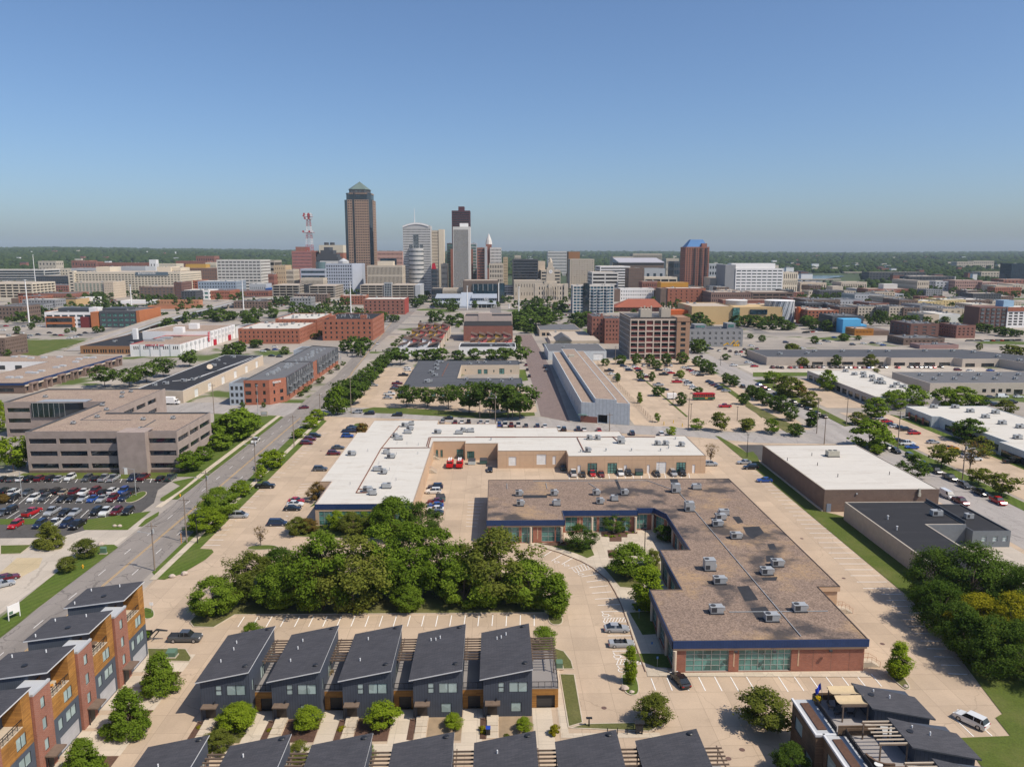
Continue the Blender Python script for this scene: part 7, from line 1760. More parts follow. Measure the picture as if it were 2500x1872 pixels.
def trees(place,v,kind,leaf,s,side='left'):
 """entries x,y,top[,width[,kind[,leaf]]] in photo view v; y is the trunk foot"""
 global BARE
 L=[]
 for e in s.split():
  q=e.split(',');x,y,t=map(float,q[:3]);w=float(q[3])if len(q)>3 and q[3]else None
  L.append((x,y,t,w,q[4]if len(q)>4 and q[4]else kind,q[5]if len(q)>5 else leaf))
 L.sort()
 for i,(x,y,t,w,kd,lf)in enumerate(L):
  p=W(v,x,y);top=WD(v,x,t,p[1]+(2.0 if p[1]<300 else 0))[2];near=2 if p[1]<215 else 1 if p[1]<480 else 0
  lb='%s %s %s, %s from left %s'%(KW[kd],LWD[lf],'shrub' if kd=='bush' else 'tree',ORD[i],place)
  if kd=='bare':lb='leafless twiggy tree %s'%place
  o=thing('shrub' if kd=='bush' else 'tree',lb,'shrub' if kd=='bush' else 'tree',(p[0],p[1],0),'plants '+place)
  if kd=='bare':
   if BARE is None:
    V4,c=crown_data(5,2,7,2.6,46,6,.2,'vase',.5);BARE=(trunk_mesh(c,2,7,.12,46,3,4),quadmesh('crown',V4,LEAF['rust']))
   k=top/7.2;tr=put('trunk',BARE[0],o,None,rnd.uniform(0,6),(k,k,k));put('crown',BARE[1],o,None,0,(k,k,k));continue
  cm,tm,h,ww=proto(kd,lf,near,rnd.randrange(3 if near<2 else 2))
  k=max(.15,top/h);kx=k
  if w:kx=max(.5*k,min(1.7*k,(w/V[v][2])*(p[1]*1.02/FOC)/ww*1.06))
  a=rnd.uniform(0,6.28)
  put('trunk',tm,o,None,a,(k,k,k));put('crown',cm,o,None,a,(kx,kx,k))
trees('in the central grove','H','round','green','170,745,515,225 540,705,445,235 360,660,370,260,airy,olive 545,600,350,210,round,dark 790,715,255,340,airy 960,705,285,380,airy,olive 690,690,330,230,airy,olive 1120,640,225,310,airy 1290,640,205,330,airy 1440,620,240,290,airy 1270,722,555,150 1590,692,440,250 1720,697,555,150 1580,600,335,270,airy,olive 1800,650,250,400,airy,olive 1960,687,420,270')
trees('at the drive corner by the grove','H','column','green','2110,750,495,125')
trees('along the front of the white-roofed building','H','airy','olive','645,290,175,140 700,275,185,110,round,rust 880,262,140,120,airy,lime 960,285,150,220 1090,290,150,180 1200,300,68,230,round,green 1350,305,95,170,airy,dark 1020,262,145,90,airy,green 1130,250,105,130,round,green')
trees('beside the lot islands west of the white roof','R','bush','rust','730,290,205,120 300,960,760,170,airy,rust')
trees('standing in the lot west of the grove','H','bare','rust','435,357,222,110')
trees('along the near boulevard sidewalk','G','round','lime','1590,785,585,250 1690,665,432,240,round,green 1860,505,375,180 2100,290,142,165 2010,392,250,80,young 1770,640,500,200,airy,green')
trees('along the upper boulevard lot edge','O','round','lime','540,1165,1085,150 620,1090,1000,175 680,1030,945,115 835,985,770,170,round,green')
trees('on the office lawn','N','round','green','1700,1005,870,190 1800,940,722,260 1850,910,680,250 1920,850,720,170 1460,1165,1010,190 1570,1085,968,210 1660,960,800,160')
trees('at the west end of the office','N','vase','lime','105,1172,890,200 160,1145,960,120,round,green 5,850,612,90,round,lime')
trees('near the western driveway','G','young','olive','385,898,690,180,pyramid,olive 660,987,815,150 525,1092,950,140 20,562,478,90,round,rust')
trees('in front of the wood and brick townhouses','A','pyramid','green','1265,1072,712,240 1020,1388,982,290 660,1705,1368,270')
trees('in the front yards of the dark houses','B','young','lime','400,700,535,185,round,lime 780,703,548,130 1180,700,522,150 1565,700,585,100 1945,716,605,80')
trees('around the dark house row','B','young','green','480,215,108,140 2050,282,130,125 1090,870,745,110,young,green 735,880,730,120,airy,olive 290,830,670,160,airy,olive')
trees('tucked by the dark house steps','B','bush','olive','300,735,675,80 345,750,690,80 420,740,680,70 960,710,650,40,bush,gold 570,715,660,35,bush,gold 190,700,655,35,bush,gold 1720,720,650,40,bush,gold 2110,735,640,50,bush,gold 1850,745,715,50 820,700,645,45')
trees('by the kerbs of the near drive','C','young','olive','935,968,688,240 1790,1004,662,350 755,657,328,85,column,lime 1995,1370,1058,250,round,dark')
trees('in the kerb island by the brick corner','D','column','lime','1112,698,338,165')
trees('around the inner court of the gravel-roofed building','E','airy','dark','1010,505,350,165 760,622,440,190 1345,572,445,115,young,dark 1105,822,572,240,young,green 1265,748,608,95,young,olive 1230,1052,732,175,column,lime')
trees('in the court planting beds','E','bush','lime','940,540,508,50 985,548,512,60 1035,540,510,60 1085,525,500,50 1130,515,495,45 985,675,630,50,bush,dark 640,592,560,60,bush,rust')
trees('in the dark clump at the right edge','F','big','dark','1450,1185,775,320 1700,1230,742,400 1900,1200,860,380 1500,1340,1000,320 1760,1430,1085,350,big,gold 1960,1470,1065,370,big,gold 2060,1360,900,320 1850,1640,1230,340 2040,1690,1260,370 1610,1470,1130,270 1690,1560,1200,260,round,dark')
trees('lining the side street lots','Q','round','green','980,1022,788,290 1035,1068,985,95 1555,1172,990,255,vase,olive 1850,1312,1160,195,vase,olive 2035,1402,1215,240,vase,olive 1320,1255,1058,280,airy,dark 1865,1085,918,230,airy,olive 1770,962,780,265,round,dark 890,832,735,165,round,olive 1035,782,620,175 1180,705,562,165 1330,695,522,200 1580,695,535,135 1720,695,532,235 1860,692,600,125,round,dark 2060,745,640,140,round,olive 645,562,400,125 335,612,450,185,round,olive 420,612,510,100,round,rust 510,692,570,130,round,olive 205,502,410,135')
trees('near the dead tree of the side street','Q','bare','rust','1780,1205,938')
trees('along the near kerb of the side street','Q','round','mid','520,852,725,125,column,dark 355,802,665,105 290,742,600,100 235,722,605,100 165,682,580,80 110,642,540,80 45,612,520,80 205,902,780,120,young,green 390,922,815,110 20,872,790,80')
trees('before the slate-roofed strip on the right','Q','round','olive','1035,425,388,80 720,372,280,70,round,mid 455,377,300,70 990,382,275,100 365,272,190,120 785,172,110,90,round,mid 545,192,130,60,round,mid 1858,242,185,45 2100,292,200,190 2185,292,220,120')
trees('around the trolley lot','P','round','mid','1015,652,575,90 890,667,605,65 1150,657,560,75 1270,652,565,85 1400,652,560,85 1535,652,550,95 1325,692,620,85 1185,785,712,58 1285,797,715,52 1335,922,838,82 1530,1002,890,82 1675,902,845,75 995,802,725,40 1180,982,890,40,column,green 1330,1142,1065,45,young,green 1660,1205,1110,90,young,green 1860,1217,1050,120,young,olive 2075,1217,1100,110,young,olive 2055,992,895,85 2110,922,830,72 2190,942,850,80 1910,817,725,62 1970,842,745,78 1665,672,585,70 1730,722,610,92 1790,742,640,82 1450,1255,1168,72,young,lime 1640,547,440,100 1692,562,440,112 2115,592,520,90 1910,617,565,60 1525,772,700,50,round,lime')
trees('near the dead tree by the white roof corner','S','bare','rust','1985,520,335,180')
trees('at the far end of the brick street','P','round','mid','150,362,240,130 220,342,190,150 300,322,140,170 380,332,170,130 330,372,250,150 130,332,210,100 410,302,200,90 240,392,310,90 480,292,195,100 655,332,215,150 740,322,210,120 680,352,280,70 560,352,300,60 460,352,300,60 155,470,410,50,round,dark')
trees('behind the saw-toothed row houses','b','round','mid','660,402,200,170 780,372,190,130 960,452,270,180 1100,442,240,200 1090,482,420,80,round,green 2080,422,200,150 2180,432,270,150 910,700,690,90 860,800,770,90 2110,850,620,100')
trees('in the hedge row along the boulevard','O','vase','mid','950,907,740,190 900,852,710,160 1000,842,690,170 1050,792,660,160 1090,742,620,160 1130,702,590,150 1165,662,560,140 1200,622,530,130 1225,582,500,120 1250,547,470,110 1320,602,470,140 1270,472,430,90 1300,442,400,80 1340,412,370,70 1380,372,345,60')
trees('in front of the slate-roofed shops','O','vase','mid','1370,927,765,165 1530,927,778,155 1690,942,750,175 1850,977,740,225 2010,1002,735,215 2150,1012,760,165')
trees('at the brick street corner','P','vase','mid','170,1112,830,265 60,1062,850,160 70,602,515,140 180,642,500,150')
trees('behind the slate-roofed shops','O','round','mid','1475,572,485,140 1560,572,480,140 1640,562,470,130 1760,567,490,120 1900,562,475,130 2010,562,480,120 2110,562,470,130')
trees('around the red brick offices','O','round','mid','965,512,380,100 1040,492,390,100 890,502,405,80 1015,542,420,80 205,472,405,100 40,542,430,100 90,502,420,70 660,402,360,60 700,392,335,40 430,522,460,70')
trees('in the sidewalk planters by the apartments','O','young','mid','550,847,808,52 595,812,768,47 625,782,755,42 690,747,705,47 720,717,690,40 780,672,640,42 835,642,600,40 875,607,575,35 375,892,835,38,pyramid,mid 105,932,890,40 265,932,890,32')
trees('below the viaduct ramps','O','round','mid','120,242,180,90 200,252,170,140 330,242,165,130 150,302,230,100 30,252,190,70 700,242,185,140 850,242,180,150 1000,232,185,120 1170,272,190,100 1270,272,215,130 1440,162,90,90 1480,132,60,80 1520,92,30,70')
trees('by the black-roofed shops','N','vase','mid','810,522,355,175 1000,522,380,185 1130,487,330,185 1260,442,300,155 1465,362,235,145 1745,272,190,60,pyramid,mid 1850,272,195,100 1970,212,155,80')
trees('around the modern office lot','I','round','mid','1460,802,700,130 1420,692,650,90 1850,722,630,120 1920,732,620,160 2010,722,640,100 2150,722,650,120 2200,792,700,150 300,692,625,90 330,742,690,120 275,802,740,50 150,842,770,50 110,732,690,45 65,742,690,45 585,832,790,40 645,822,780,40 840,832,770,50 885,822,770,50 845,552,470,130 60,1042,970,60')
trees('around the tan museum','L','round','mid','1030,872,760,110 1130,882,745,120 1190,892,800,110 1470,882,770,115 1560,872,770,115 1640,882,775,115 1740,862,780,110 1840,862,785,110 1700,902,825,110 1800,902,820,110 1900,907,815,120 1960,902,840,90 2100,872,780,100 2160,902,800,100 1700,1012,950,60 1590,982,940,50 1960,1104,1030,130 50,872,750,105 120,872,750,95')
trees('at the far right streets','M','round','mid','260,792,700,110 370,782,700,110 430,842,740,110 1060,782,700,95 1160,792,700,105 1500,772,710,90 1590,762,710,90 1680,782,710,110 1820,852,770,90 1880,862,780,90 2000,882,800,100 2060,892,810,100 2150,892,830,90 600,922,870,90 720,922,880,60 130,1037,960,145')
# ---------------------------------------------------------------- vehicles
PAINT=objpaint();CGL=glass('car_glass',(.015,.018,.02),.04,.8,.2);TYRE=mat('tyre',(.02,.02,.021),.8);RIM=mat('wheel_rim',(.45,.45,.46),.35,metal=.6)
HEADL=mat('head_lamp',(.7,.7,.68),.2);TAIL=mat('tail_lamp',(.35,.01,.012),.25);CTRIM=mat('car_trim',(.03,.03,.032),.6)
CC={'k':((.012,.012,.014),'black'),'w':((.72,.72,.70),'white'),'g':((.36,.37,.38),'silver'),'d':((.075,.082,.09),'dark grey'),'r':((.45,.012,.018),'red'),'b':((.02,.075,.30),'blue'),'n':((.015,.026,.065),'navy'),'m':((.13,.012,.02),'maroon'),'t':((.35,.30,.23),'tan'),'e':((.03,.06,.05),'dark green'),'o':((.62,.25,.02),'orange')}
CN={'s':'sedan','u':'suv','p':'pickup','v':'cargo van','m':'minivan','c':'convertible'}
CS={'s':dict(L=4.75,w=1.82,st=[(-2.37,.62,.72,.78),(-2.2,.55,.95,.86),(-1.2,.5,.97,.91),(.9,.5,.96,.91),(2.0,.52,.80,.88),(2.37,.58,.62,.74)],gh=(.98,.22,-1.1,-1.95,.95,1.44),wx=1.42,wr=.33),'u':dict(L=4.7,w=1.88,st=[(-2.35,.62,.95,.84),(-2.25,.55,1.08,.9),(-1,.52,1.1,.94),(.9,.52,1.08,.94),(1.95,.55,.98,.9),(2.35,.6,.75,.78)],gh=(1.05,.4,-1.85,-2.22,1.08,1.7),wx=1.4,wr=.37),'m':dict(L=5.1,w=1.95,st=[(-2.55,.6,.95,.86),(-2.45,.5,1.05,.92),(-1,.48,1.06,.97),(1.2,.48,1.0,.96),(2.2,.5,.85,.9),(2.55,.58,.66,.76)],gh=(1.6,.7,-2.05,-2.42,1.03,1.74),wx=1.52,wr=.34),'p':dict(L=5.85,w=2.0,st=[(-2.92,.7,1.05,.95),(-2.85,.62,1.18,.98),(-1.0,.6,1.2,1.0),(1.1,.6,1.2,1.0),(2.6,.62,1.12,.97),(2.92,.66,.8,.88)],gh=(1.35,.75,-.7,-.98,1.18,1.88),wx=1.85,wr=.4),'v':dict(L=5.7,w=2.02,st=[(-2.85,.62,1.2,.96),(-2.75,.55,1.3,1.0),(-1,.5,1.3,1.01),(1.3,.5,1.25,1.0),(2.5,.55,1.02,.94),(2.85,.6,.75,.82)],gh=(2.0,1.25,-2.7,-2.8,1.28,2.1),wx=1.75,wr=.37),'c':dict(L=4.7,w=1.8,st=[(-2.35,.6,.72,.78),(-2.2,.52,.92,.86),(-1.1,.48,.93,.9),(.9,.48,.92,.9),(2.0,.5,.8,.86),(2.35,.56,.62,.74)],gh=(1.0,.55,.5,.45,.9,1.28),wx=1.38,wr=.33)}
def car_parts(t):
 S=CS[t];B=MB();st=S['st']
 rings=[]
 for x,zl,zt,hw in st:
  zl-=.28;zm=zl+(zt-zl)*.6
  rings.append([(x,-hw*.96,zl),(x,-hw,zm),(x,-hw*.92,zt),(x,hw*.92,zt),(x,hw,zm),(x,hw*.96,zl)])
 k0=len(B.v)
 for r in rings:B.v+=r
 for i in range(len(rings)-1):
  for j in range(6):
   a,b=k0+i*6+j,k0+i*6+(j+1)%6
   B.f.append((a,b,b+6,a+6));B.m.append(0)
 B.f.append(tuple(k0+j for j in range(6)));B.m.append(0);n_=k0+(len(rings)-1)*6;B.f.append(tuple(n_+5-j for j in range(6)));B.m.append(0)
 f0,f1,r1,r0,zb,zr=S['gh'];hw=st[2][3]*.92;tw=hw*.78
 G=MB()
 b=[(f0,-hw,zb),(f0,hw,zb),(r0,hw,zb),(r0,-hw,zb)];c=[(f1,-tw,zr),(f1,tw,zr),(r1,tw,zr),(r1,-tw,zr)]
 if t!='c':
  for i in range(4):j=(i+1)%4;G.quad(b[i],b[j],c[j],c[i])
  B.quad((f1+.05,-tw-.02,zr),(f1+.05,tw+.02,zr),(r1-.05,tw+.02,zr),(r1-.05,-tw-.02,zr));B.quad((f1+.05,-tw-.02,zr+.015),(r1-.05,-tw-.02,zr+.04),(r1-.05,tw+.02,zr+.04),(f1+.05,tw+.02,zr+.015))
  for s in(1,-1):
   for px in((f1+r1)/2+.05,r1+(.15 if t in 'um' else .9)if t!='p' else r1+.06):
    B.bar((px,s*(hw+.012),zb),(px+.0001*s,s*(tw+.012),zb),.09,.001)
    q=[(px-.05,s*(hw+.015),zb),(px+.05,s*(hw+.015),zb),(px+.05,s*(tw+.02),zr),(px-.05,s*(tw+.02),zr)];B.quad(*(q if s<0 else q[::-1]))
   if t=='v':
    q=[(.7,s*(hw+.015),zb),(-2.75,s*(hw+.015),zb),(-2.7,s*(tw+.02),zr),(.55,s*(tw+.02),zr)];B.quad(*(q if s>0 else q[::-1]))
 else:
  G.quad((f0,-hw,zb),(f0,hw,zb),(f1,hw*.85,zr),(f1,-hw*.85,zr));G.quad((f0-.02,hw,zb),(f0-.02,-hw,zb),(f1-.02,-hw*.85,zr),(f1-.02,hw*.85,zr))
 I=MB()
 if t=='p':I.box(-2.8,-.82,1.195,-1.05,.82,1.206);I.box(-2.84,-.9,1.2,-2.76,.9,1.26)
 if t=='c':
  I.box(-1.4,-.7,.935,.85,.7,.945)
  for x in(-.1,-1.0):
   for y in(-.4,.4):I.box(x-.15,y-.25,.94,x+.1,y+.25,1.12)
 WH=MB();WH.tube((0,-.11,0),(0,.11,0),S['wr'],n=14)
 H=MB();H.box(-.06,-.17,-.07,.05,.17,.07)
 wp=[(sx*S['wx'],sy*(S['w']/2-.12),S['wr'])for sx in(1,-1)for sy in(1,-1)]
 hp=[(st[-1][0]-.08,s*st[-1][3]*.78,st[-1][2]+(.02 if t!='p' else .1))for s in(1,-1)]
 tp=[(st[0][0]+.03,s*st[0][3]*.84,st[0][2]-.05)for s in(1,-1)]
 return B,G,I,WH,H,wp,hp,tp
CM={};RM={}
for t in CS:q=MB();q.tube((0,-.118,0),(0,.118,0),CS[t]['wr']*.62,n=10);RM[t]=q.mesh('rim',RIM)
def car_mesh(t,near):
 k=(t,near)
 if k in CM:return CM[k]
 B,G,I,WH,H,wp,hp,tp=car_parts(t)
 if near:
  CM[k]=(B.mesh('body',PAINT),G.mesh('windows',CGL),I.mesh('interior',CTRIM)if I.f else None,WH.mesh('wheel',TYRE),H.mesh('headlight',HEADL),H.mesh('taillight',TAIL),wp,hp,tp)
 else:
  A=MB()
  def add(src,m,off=(0,0,0)):
   k=len(A.v);A.v+=[(v[0]+off[0],v[1]+off[1],v[2]+off[2])for v in src.v];A.f+=[tuple(i+k for i in f)for f in src.f];A.m+=[m]*len(src.f)
  add(B,0);add(G,1);add(I,2)
  w=MB();w.tube((0,-.11,0),(0,.11,0),CS[t]['wr'],n=8)
  for p in wp:add(w,2,p)
  for p in hp:add(H,3,p)
  for p in tp:add(H,4,p)
  CM[k]=A.mesh('car',[PAINT,CGL,TYRE,HEADL,TAIL])
 return CM[k]
CARN={'s':'sedan','u':'sport_utility_car','p':'pickup_truck','v':'cargo_van','m':'minivan','c':'convertible_car'}
def car(label,x,y,hd,t,c,group,z=.04):
 near=y<250;rz=math.radians(hd);col=(*CC[c][0],1)
 if not near:
  o=put(CARN[t],car_mesh(t,False),None,(x,y,z),rz);o.color=col;return tag(o,label,{'p':'pickup','v':'van','m':'minivan'}.get(t,'car'),group)
 o=thing(CARN[t],label,{'p':'pickup','v':'van','m':'minivan'}.get(t,'car'),(x,y,z),group,rz)
 B,G,I,WH,H,T,wp,hp,tp=car_mesh(t,True)
 b=put('body',B,o);b.color=col;put('windows',G,o)
 if I:put('interior',I,o)
 for p in wp:w=put('wheel',WH,o,p);put('rim',RM[t],w)
 for p in hp:put('headlight',H,o,p)
 for p in tp:put('taillight',T,o,p)
 return o
def cars(place,v,hd,s,z=.04):
 """entries x,y,colour+type[,heading]; y is where the car stands"""
 L=[]
 for e in s.split():
  q=e.split(',');L.append((float(q[0]),float(q[1]),q[2],float(q[3])if len(q)>3 else hd))
 L.sort()
 for i,(x,y,ct,h)in enumerate(L):
  p=W(v,x,y);t=ct[1]if len(ct)>1 else 's'
  car('%s %s, %s from left %s'%(CC[ct[0]][1],CN[t],ORD[i],place),p[0],p[1]+.6,h+rnd.uniform(-1.5,1.5),t,ct[0],'vehicles '+place,z)
cars('in the office lot row by the wall','G',90,'25,392,ks 90,394,ds 160,392,ws 222,393,ku 305,390,mu 388,388,ku 452,388,gs 535,384,wu,-90 668,390,du,-90 738,388,ks 803,388,gp 872,390,gp 1025,385,np,-90 1105,382,mp 1235,388,ks 1312,386,ep')
cars('in the back line of the office lot middle row','G',90,'35,490,ku 105,497,wu 205,498,ds,-90 335,492,ks 432,488,ku 490,495,ts 570,492,mu 635,497,ws,-90 725,488,mu,-90 790,495,ks 865,490,wu 945,488,bu,-90 1015,492,kp')
cars('in the front line of the office lot middle row','G',-90,'92,548,ku 255,545,wu 338,542,du 475,548,ks 550,545,ks 632,545,gs 710,548,bs 782,548,gs 862,545,mu 950,540,nu',)
cars('in the near row of the office lot','G',-90,'15,655,ds 70,640,ku 240,655,rp,80 395,650,gp 490,655,ks 570,655,gs 735,650,ku 815,650,wp 890,648,mu 982,648,ku')
cars('in the short row by the western lawn','G',-90,'112,752,ru 300,748,nu 420,742,wp,90 505,742,nu 592,752,kp')
cars('along the west driveway','G',40,'45,1165,ms 5,1215,gs')
cars('in the lot between boulevard and white roof','G',0,'2042,450,kp 1838,678,gm')
cars('beside the white-roofed building, west side','R',0,'270,348,ku 222,380,mu 190,418,mu 585,350,bu 600,300,np,180 630,265,ks 640,285,ns 492,462,ds 452,518,mu 320,672,du 92,978,rs 78,1012,ws 52,1055,ks')
cars('near the accessible bays of the west lot','H',0,'527,242,nm')
cars('in the yard of the white-roofed building','R',180,'1432,845,nu 1415,890,wu 1432,985,ms 1432,1025,bs 1432,1062,ws 1432,1098,ds 1960,675,ks,-90')
cars('on the near cross street','O',180,'985,978,gu 1080,988,ku 1295,1000,ku 1685,1025,ks 570,942,ms,200')
cars('in the row just beyond the white roof','R',90,'1505,206,gu 1625,214,ms 1690,212,ws 1755,214,ku 1870,214,gs 1935,216,ws 2050,240,bu 2105,242,wp 2165,244,mu')
cars('beyond the white roof east arm','S',90,'255,208,wp 305,212,mu 365,212,wp 430,218,ds 525,218,ns 590,222,ws 705,240,ws 750,248,ku 870,246,nu 920,250,ws 1045,256,rs 1325,282,nu 1570,290,wu')
cars('parked against the tan wall','S',-90,'830,625,wp,90 910,632,ks 992,626,rs 1068,632,ms 1228,622,wu 1295,620,ku 1535,628,ks 1675,624,gu 1752,622,ku 740,575,es')
cars('in the lot beside the brick warehouse','F',180,'188,230,gs 230,265,ku 325,352,bs')
cars('at the corner of the white roof east end','S',0,'1990,545,gu')
cars('at the curved drive','C',0,'652,266,gs 690,382,gc')
cars('by the brick front corner','C',105,'1145,668,ks')
cars('alone at the shaded end stalls','D',122,'1768,1110,wu')
cars('with trailer behind the dark houses','A',0,'1455,672,dp')
cars('travelling on the boulevard','O',88,'1143,446,wu,-92 1030,528,wu 1475,272,ks 1540,120,ks')
cars('approaching on the near boulevard','N',90,'1968,950,wp,-90')
cars('along the far kerb of the side street','d',-90,'352,500,wu,90 462,550,ku 645,612,du 822,728,nu 962,802,kp 1146,892,kp 1332,990,du 1532,1080,kp 1755,1190,rp')
cars('along the near kerb of the side street','d',-90,'1112,1115,wv 1285,1195,mp')
cars('in the lot of the long white flex building','d',0,'692,316,ru 932,432,gs 600,452,wp 662,496,bs,180 497,412,ks 1172,508,os 1300,572,ks 1376,612,wu 1462,648,wu 592,272,ku 532,250,ks 457,232,ws 402,208,ns 347,166,rs 272,130,ws 1930,680,kp')
cars('strung along the upper side street','Q',100,'105,524,bs 145,545,rs 175,562,ks 250,598,ks 380,662,ks 435,692,ks 500,718,ks 565,752,ks 622,782,ks')
cars('in the long row before the slate-roofed strip','Q',90,'215,388,mu 255,388,ks 290,390,ks 355,388,rs 400,388,gs 437,387,ru 468,387,ks 500,387,ku 537,387,ku 578,386,ms 615,386,wu 683,386,ks 725,386,ku 755,388,ks 790,388,ws 828,388,ws 862,388,rs 897,388,ws 935,388,ms 970,388,bs 1000,388,ws 1075,386,ku 1110,386,ws 1210,388,rs 1310,385,gs 1350,385,ms 1388,385,ws 1425,385,gs 1460,387,ws 1493,386,rs 1553,384,ks 1690,408,mu,0 1790,416,ws,0 1950,412,bs,0 75,378,rs,0 28,350,ws,0')
cars('behind the white-roofed flex building','Q',0,'1950,625,ds 2045,622,wv 2172,622,ws 1942,668,ks 1992,688,ku 2115,668,kp')
cars('in the trolley lot','P',0,'925,718,kp 948,745,ws 987,783,gu 1045,677,nu 1080,692,ws 1092,712,nu 1140,684,ws 1165,698,rs 1180,716,ks 1215,673,ws,90 1258,675,ks,90 1215,752,ws 1245,770,ms 1198,800,ns 1345,712,ks 1385,748,kp 1410,706,ws 1430,720,ws 1448,735,rs 1500,757,ks 1405,674,ks,90 1445,672,ws,90 1562,690,ws 1592,696,ws 1606,710,ms 1632,720,rs 1642,733,ws 1662,744,ws 1692,755,ks 1497,812,rp 1560,800,ws 1592,815,ks 1598,835,wm 1640,865,wu 1772,810,ns 1800,826,ks 1817,838,ms 1847,852,ks 1872,872,ks 1912,888,gs 1340,838,gp 1392,876,ns 1902,1020,rp,180')
cars('beside the long warehouse','P',90,'378,685,ks 392,715,ds 232,708,ks 250,762,ks 222,667,ms')
cars('in the lots by the charcoal loft','P',90,'1580,530,ws 1640,560,ks 1755,525,ds,0 1780,530,ns,0 1852,546,ws 1905,530,ks 1945,550,ks 1997,558,ks 2037,555,rs 2065,535,ks 2012,578,ws,0 2170,530,ms 2125,505,ws,0 2100,645,ws,0 2152,676,ms,0 1977,670,ws,0 2052,852,ku 1997,820,ks 1700,596,ks')
cars('in the shop lot by the hedge row','O',0,'1112,768,gs 1375,652,ws 1342,690,kp 1295,755,mp 1285,778,ms 1272,795,ds 1235,838,wp 1222,865,gs 1370,635,ws')
cars('in the modern office lot','I',0,'185,838,ws 228,880,ds 260,860,gs 330,850,ks 430,835,ks 480,855,ks 530,857,rs 602,882,ws 657,870,ws 692,855,ks 742,835,ks 622,825,ws 140,842,ks 205,780,gs 345,775,ws 25,812,ws 50,775,rs 195,690,rs 138,692,ks')
cars('by the brick offices','O',0,'257,503,ws 292,492,ks 352,490,bs 325,540,ks 385,545,ds 347,470,ws')
cars('in the lots under the blue wall','M',0,'70,950,nu 222,1005,ws 372,960,ws 422,935,ks 452,942,gs 507,905,bs 672,970,du 772,960,ws 852,955,ks 912,960,ws 947,975,bs')
# far lots: too small to tell apart
def far_cars(v,rows):
 mb=MB();r=random.Random(3)
 for(x0,y0,x1,y1,n)in rows:
  for i in range(n):
   t=(i+r.uniform(.1,.9))/n;p=W(v,x0+(x1-x0)*t,y0+(y1-y0)*t);c=r.choice((0,0,1,1,2,3))
   mb.box(p[0]-2.2,p[1]-.9,.2,p[0]+2.2,p[1]+.9,.95,c);mb.box(p[0]-1.4,p[1]-.8,.95,p[0]+.9,p[1]+.8,1.5,4)
 return mb
fm=[mat('far_car_black',(.02,.02,.022),.3),mat('far_car_white',(.7,.7,.7),.3),mat('far_car_grey',(.2,.2,.21),.3),mat('far_car_red',(.3,.02,.02),.3),CGL]
tag(far_cars('J',[(180,1570,780,1562,24),(180,1585,760,1578,26),(200,1605,480,1600,8)]).build('distant_cars',fm),'cars in the far lot below the concrete garage','cars',kind='stuff')
tag(far_cars('K',[(1540,1290,2080,1275,24),(1560,1310,2070,1298,22),(1850,1370,2080,1340,16),(1900,1405,2080,1390,14)]).build('distant_cars',fm),'cars in the courthouse lot','cars',kind='stuff')
tag(far_cars('I',[(800,570,1060,560,14),(850,590,1280,600,20),(940,550,1010,548,6),(150,695,240,690,6)]).build('distant_cars',fm),'cars in the far lots left of the ramp','cars',kind='stuff')
tag(far_cars('M',[(1700,935,2200,930,14),(1180,830,1060,815,6),(230,860,330,850,6)]).build('distant_cars',fm),'cars on the far right streets','cars',kind='stuff')
# red boom trucks, trolley bus, trailers
def boom_truck(lb,v,x,y):
 p=W(v,x,y);o=thing('boom_truck',lb,'truck',(p[0],p[1],.04),'red boom trucks',-math.pi/2);R_=mat('truck_red',(.50,.01,.012),.3,.05)
 b=MB();b.box(.6,-1.05,.6,2.9,1.05,1.5);b.prism([(.6,-1.0),(1.9,-1.0),(1.9,1.0),(.6,1.0)],1.5,[2.3,2.3,2.3,2.3]);b.build('cab',R_,o)
 b=MB();b.quad((1.91,-.9,1.55),(1.91,.9,1.55),(1.91,.8,2.2),(1.91,-.8,2.2));b.build('windshield',CGL,o)
 b=MB();b.box(-3.2,-1.1,.7,.55,1.1,1.7);b.build('body',R_,o)
 b=MB();b.bar((-3.0,-.4,2.2),(1.6,-.4,2.5),.3,.25);b.bar((-3.0,.4,2.2),(1.6,.4,2.5),.3,.25)
 for i in range(8):b.box(-2.8+i*.55,-.4,2.28,-2.7+i*.55,.4,2.4)
 b.build('ladder',MT['white_wall'],o)
 for sx in(1.9,-2.0):
  for sy in(-1,1):b=MB();b.tube((0,-.14,0),(0,.14,0),.45,n=12);b.build('wheel',TYRE,o,(sx,sy*.95,.45))
boom_truck('red boom truck in the yard, nearer the stairs','R',1575,630);boom_truck('red boom truck in the yard, nearer the dumpsters','R',1668,630)
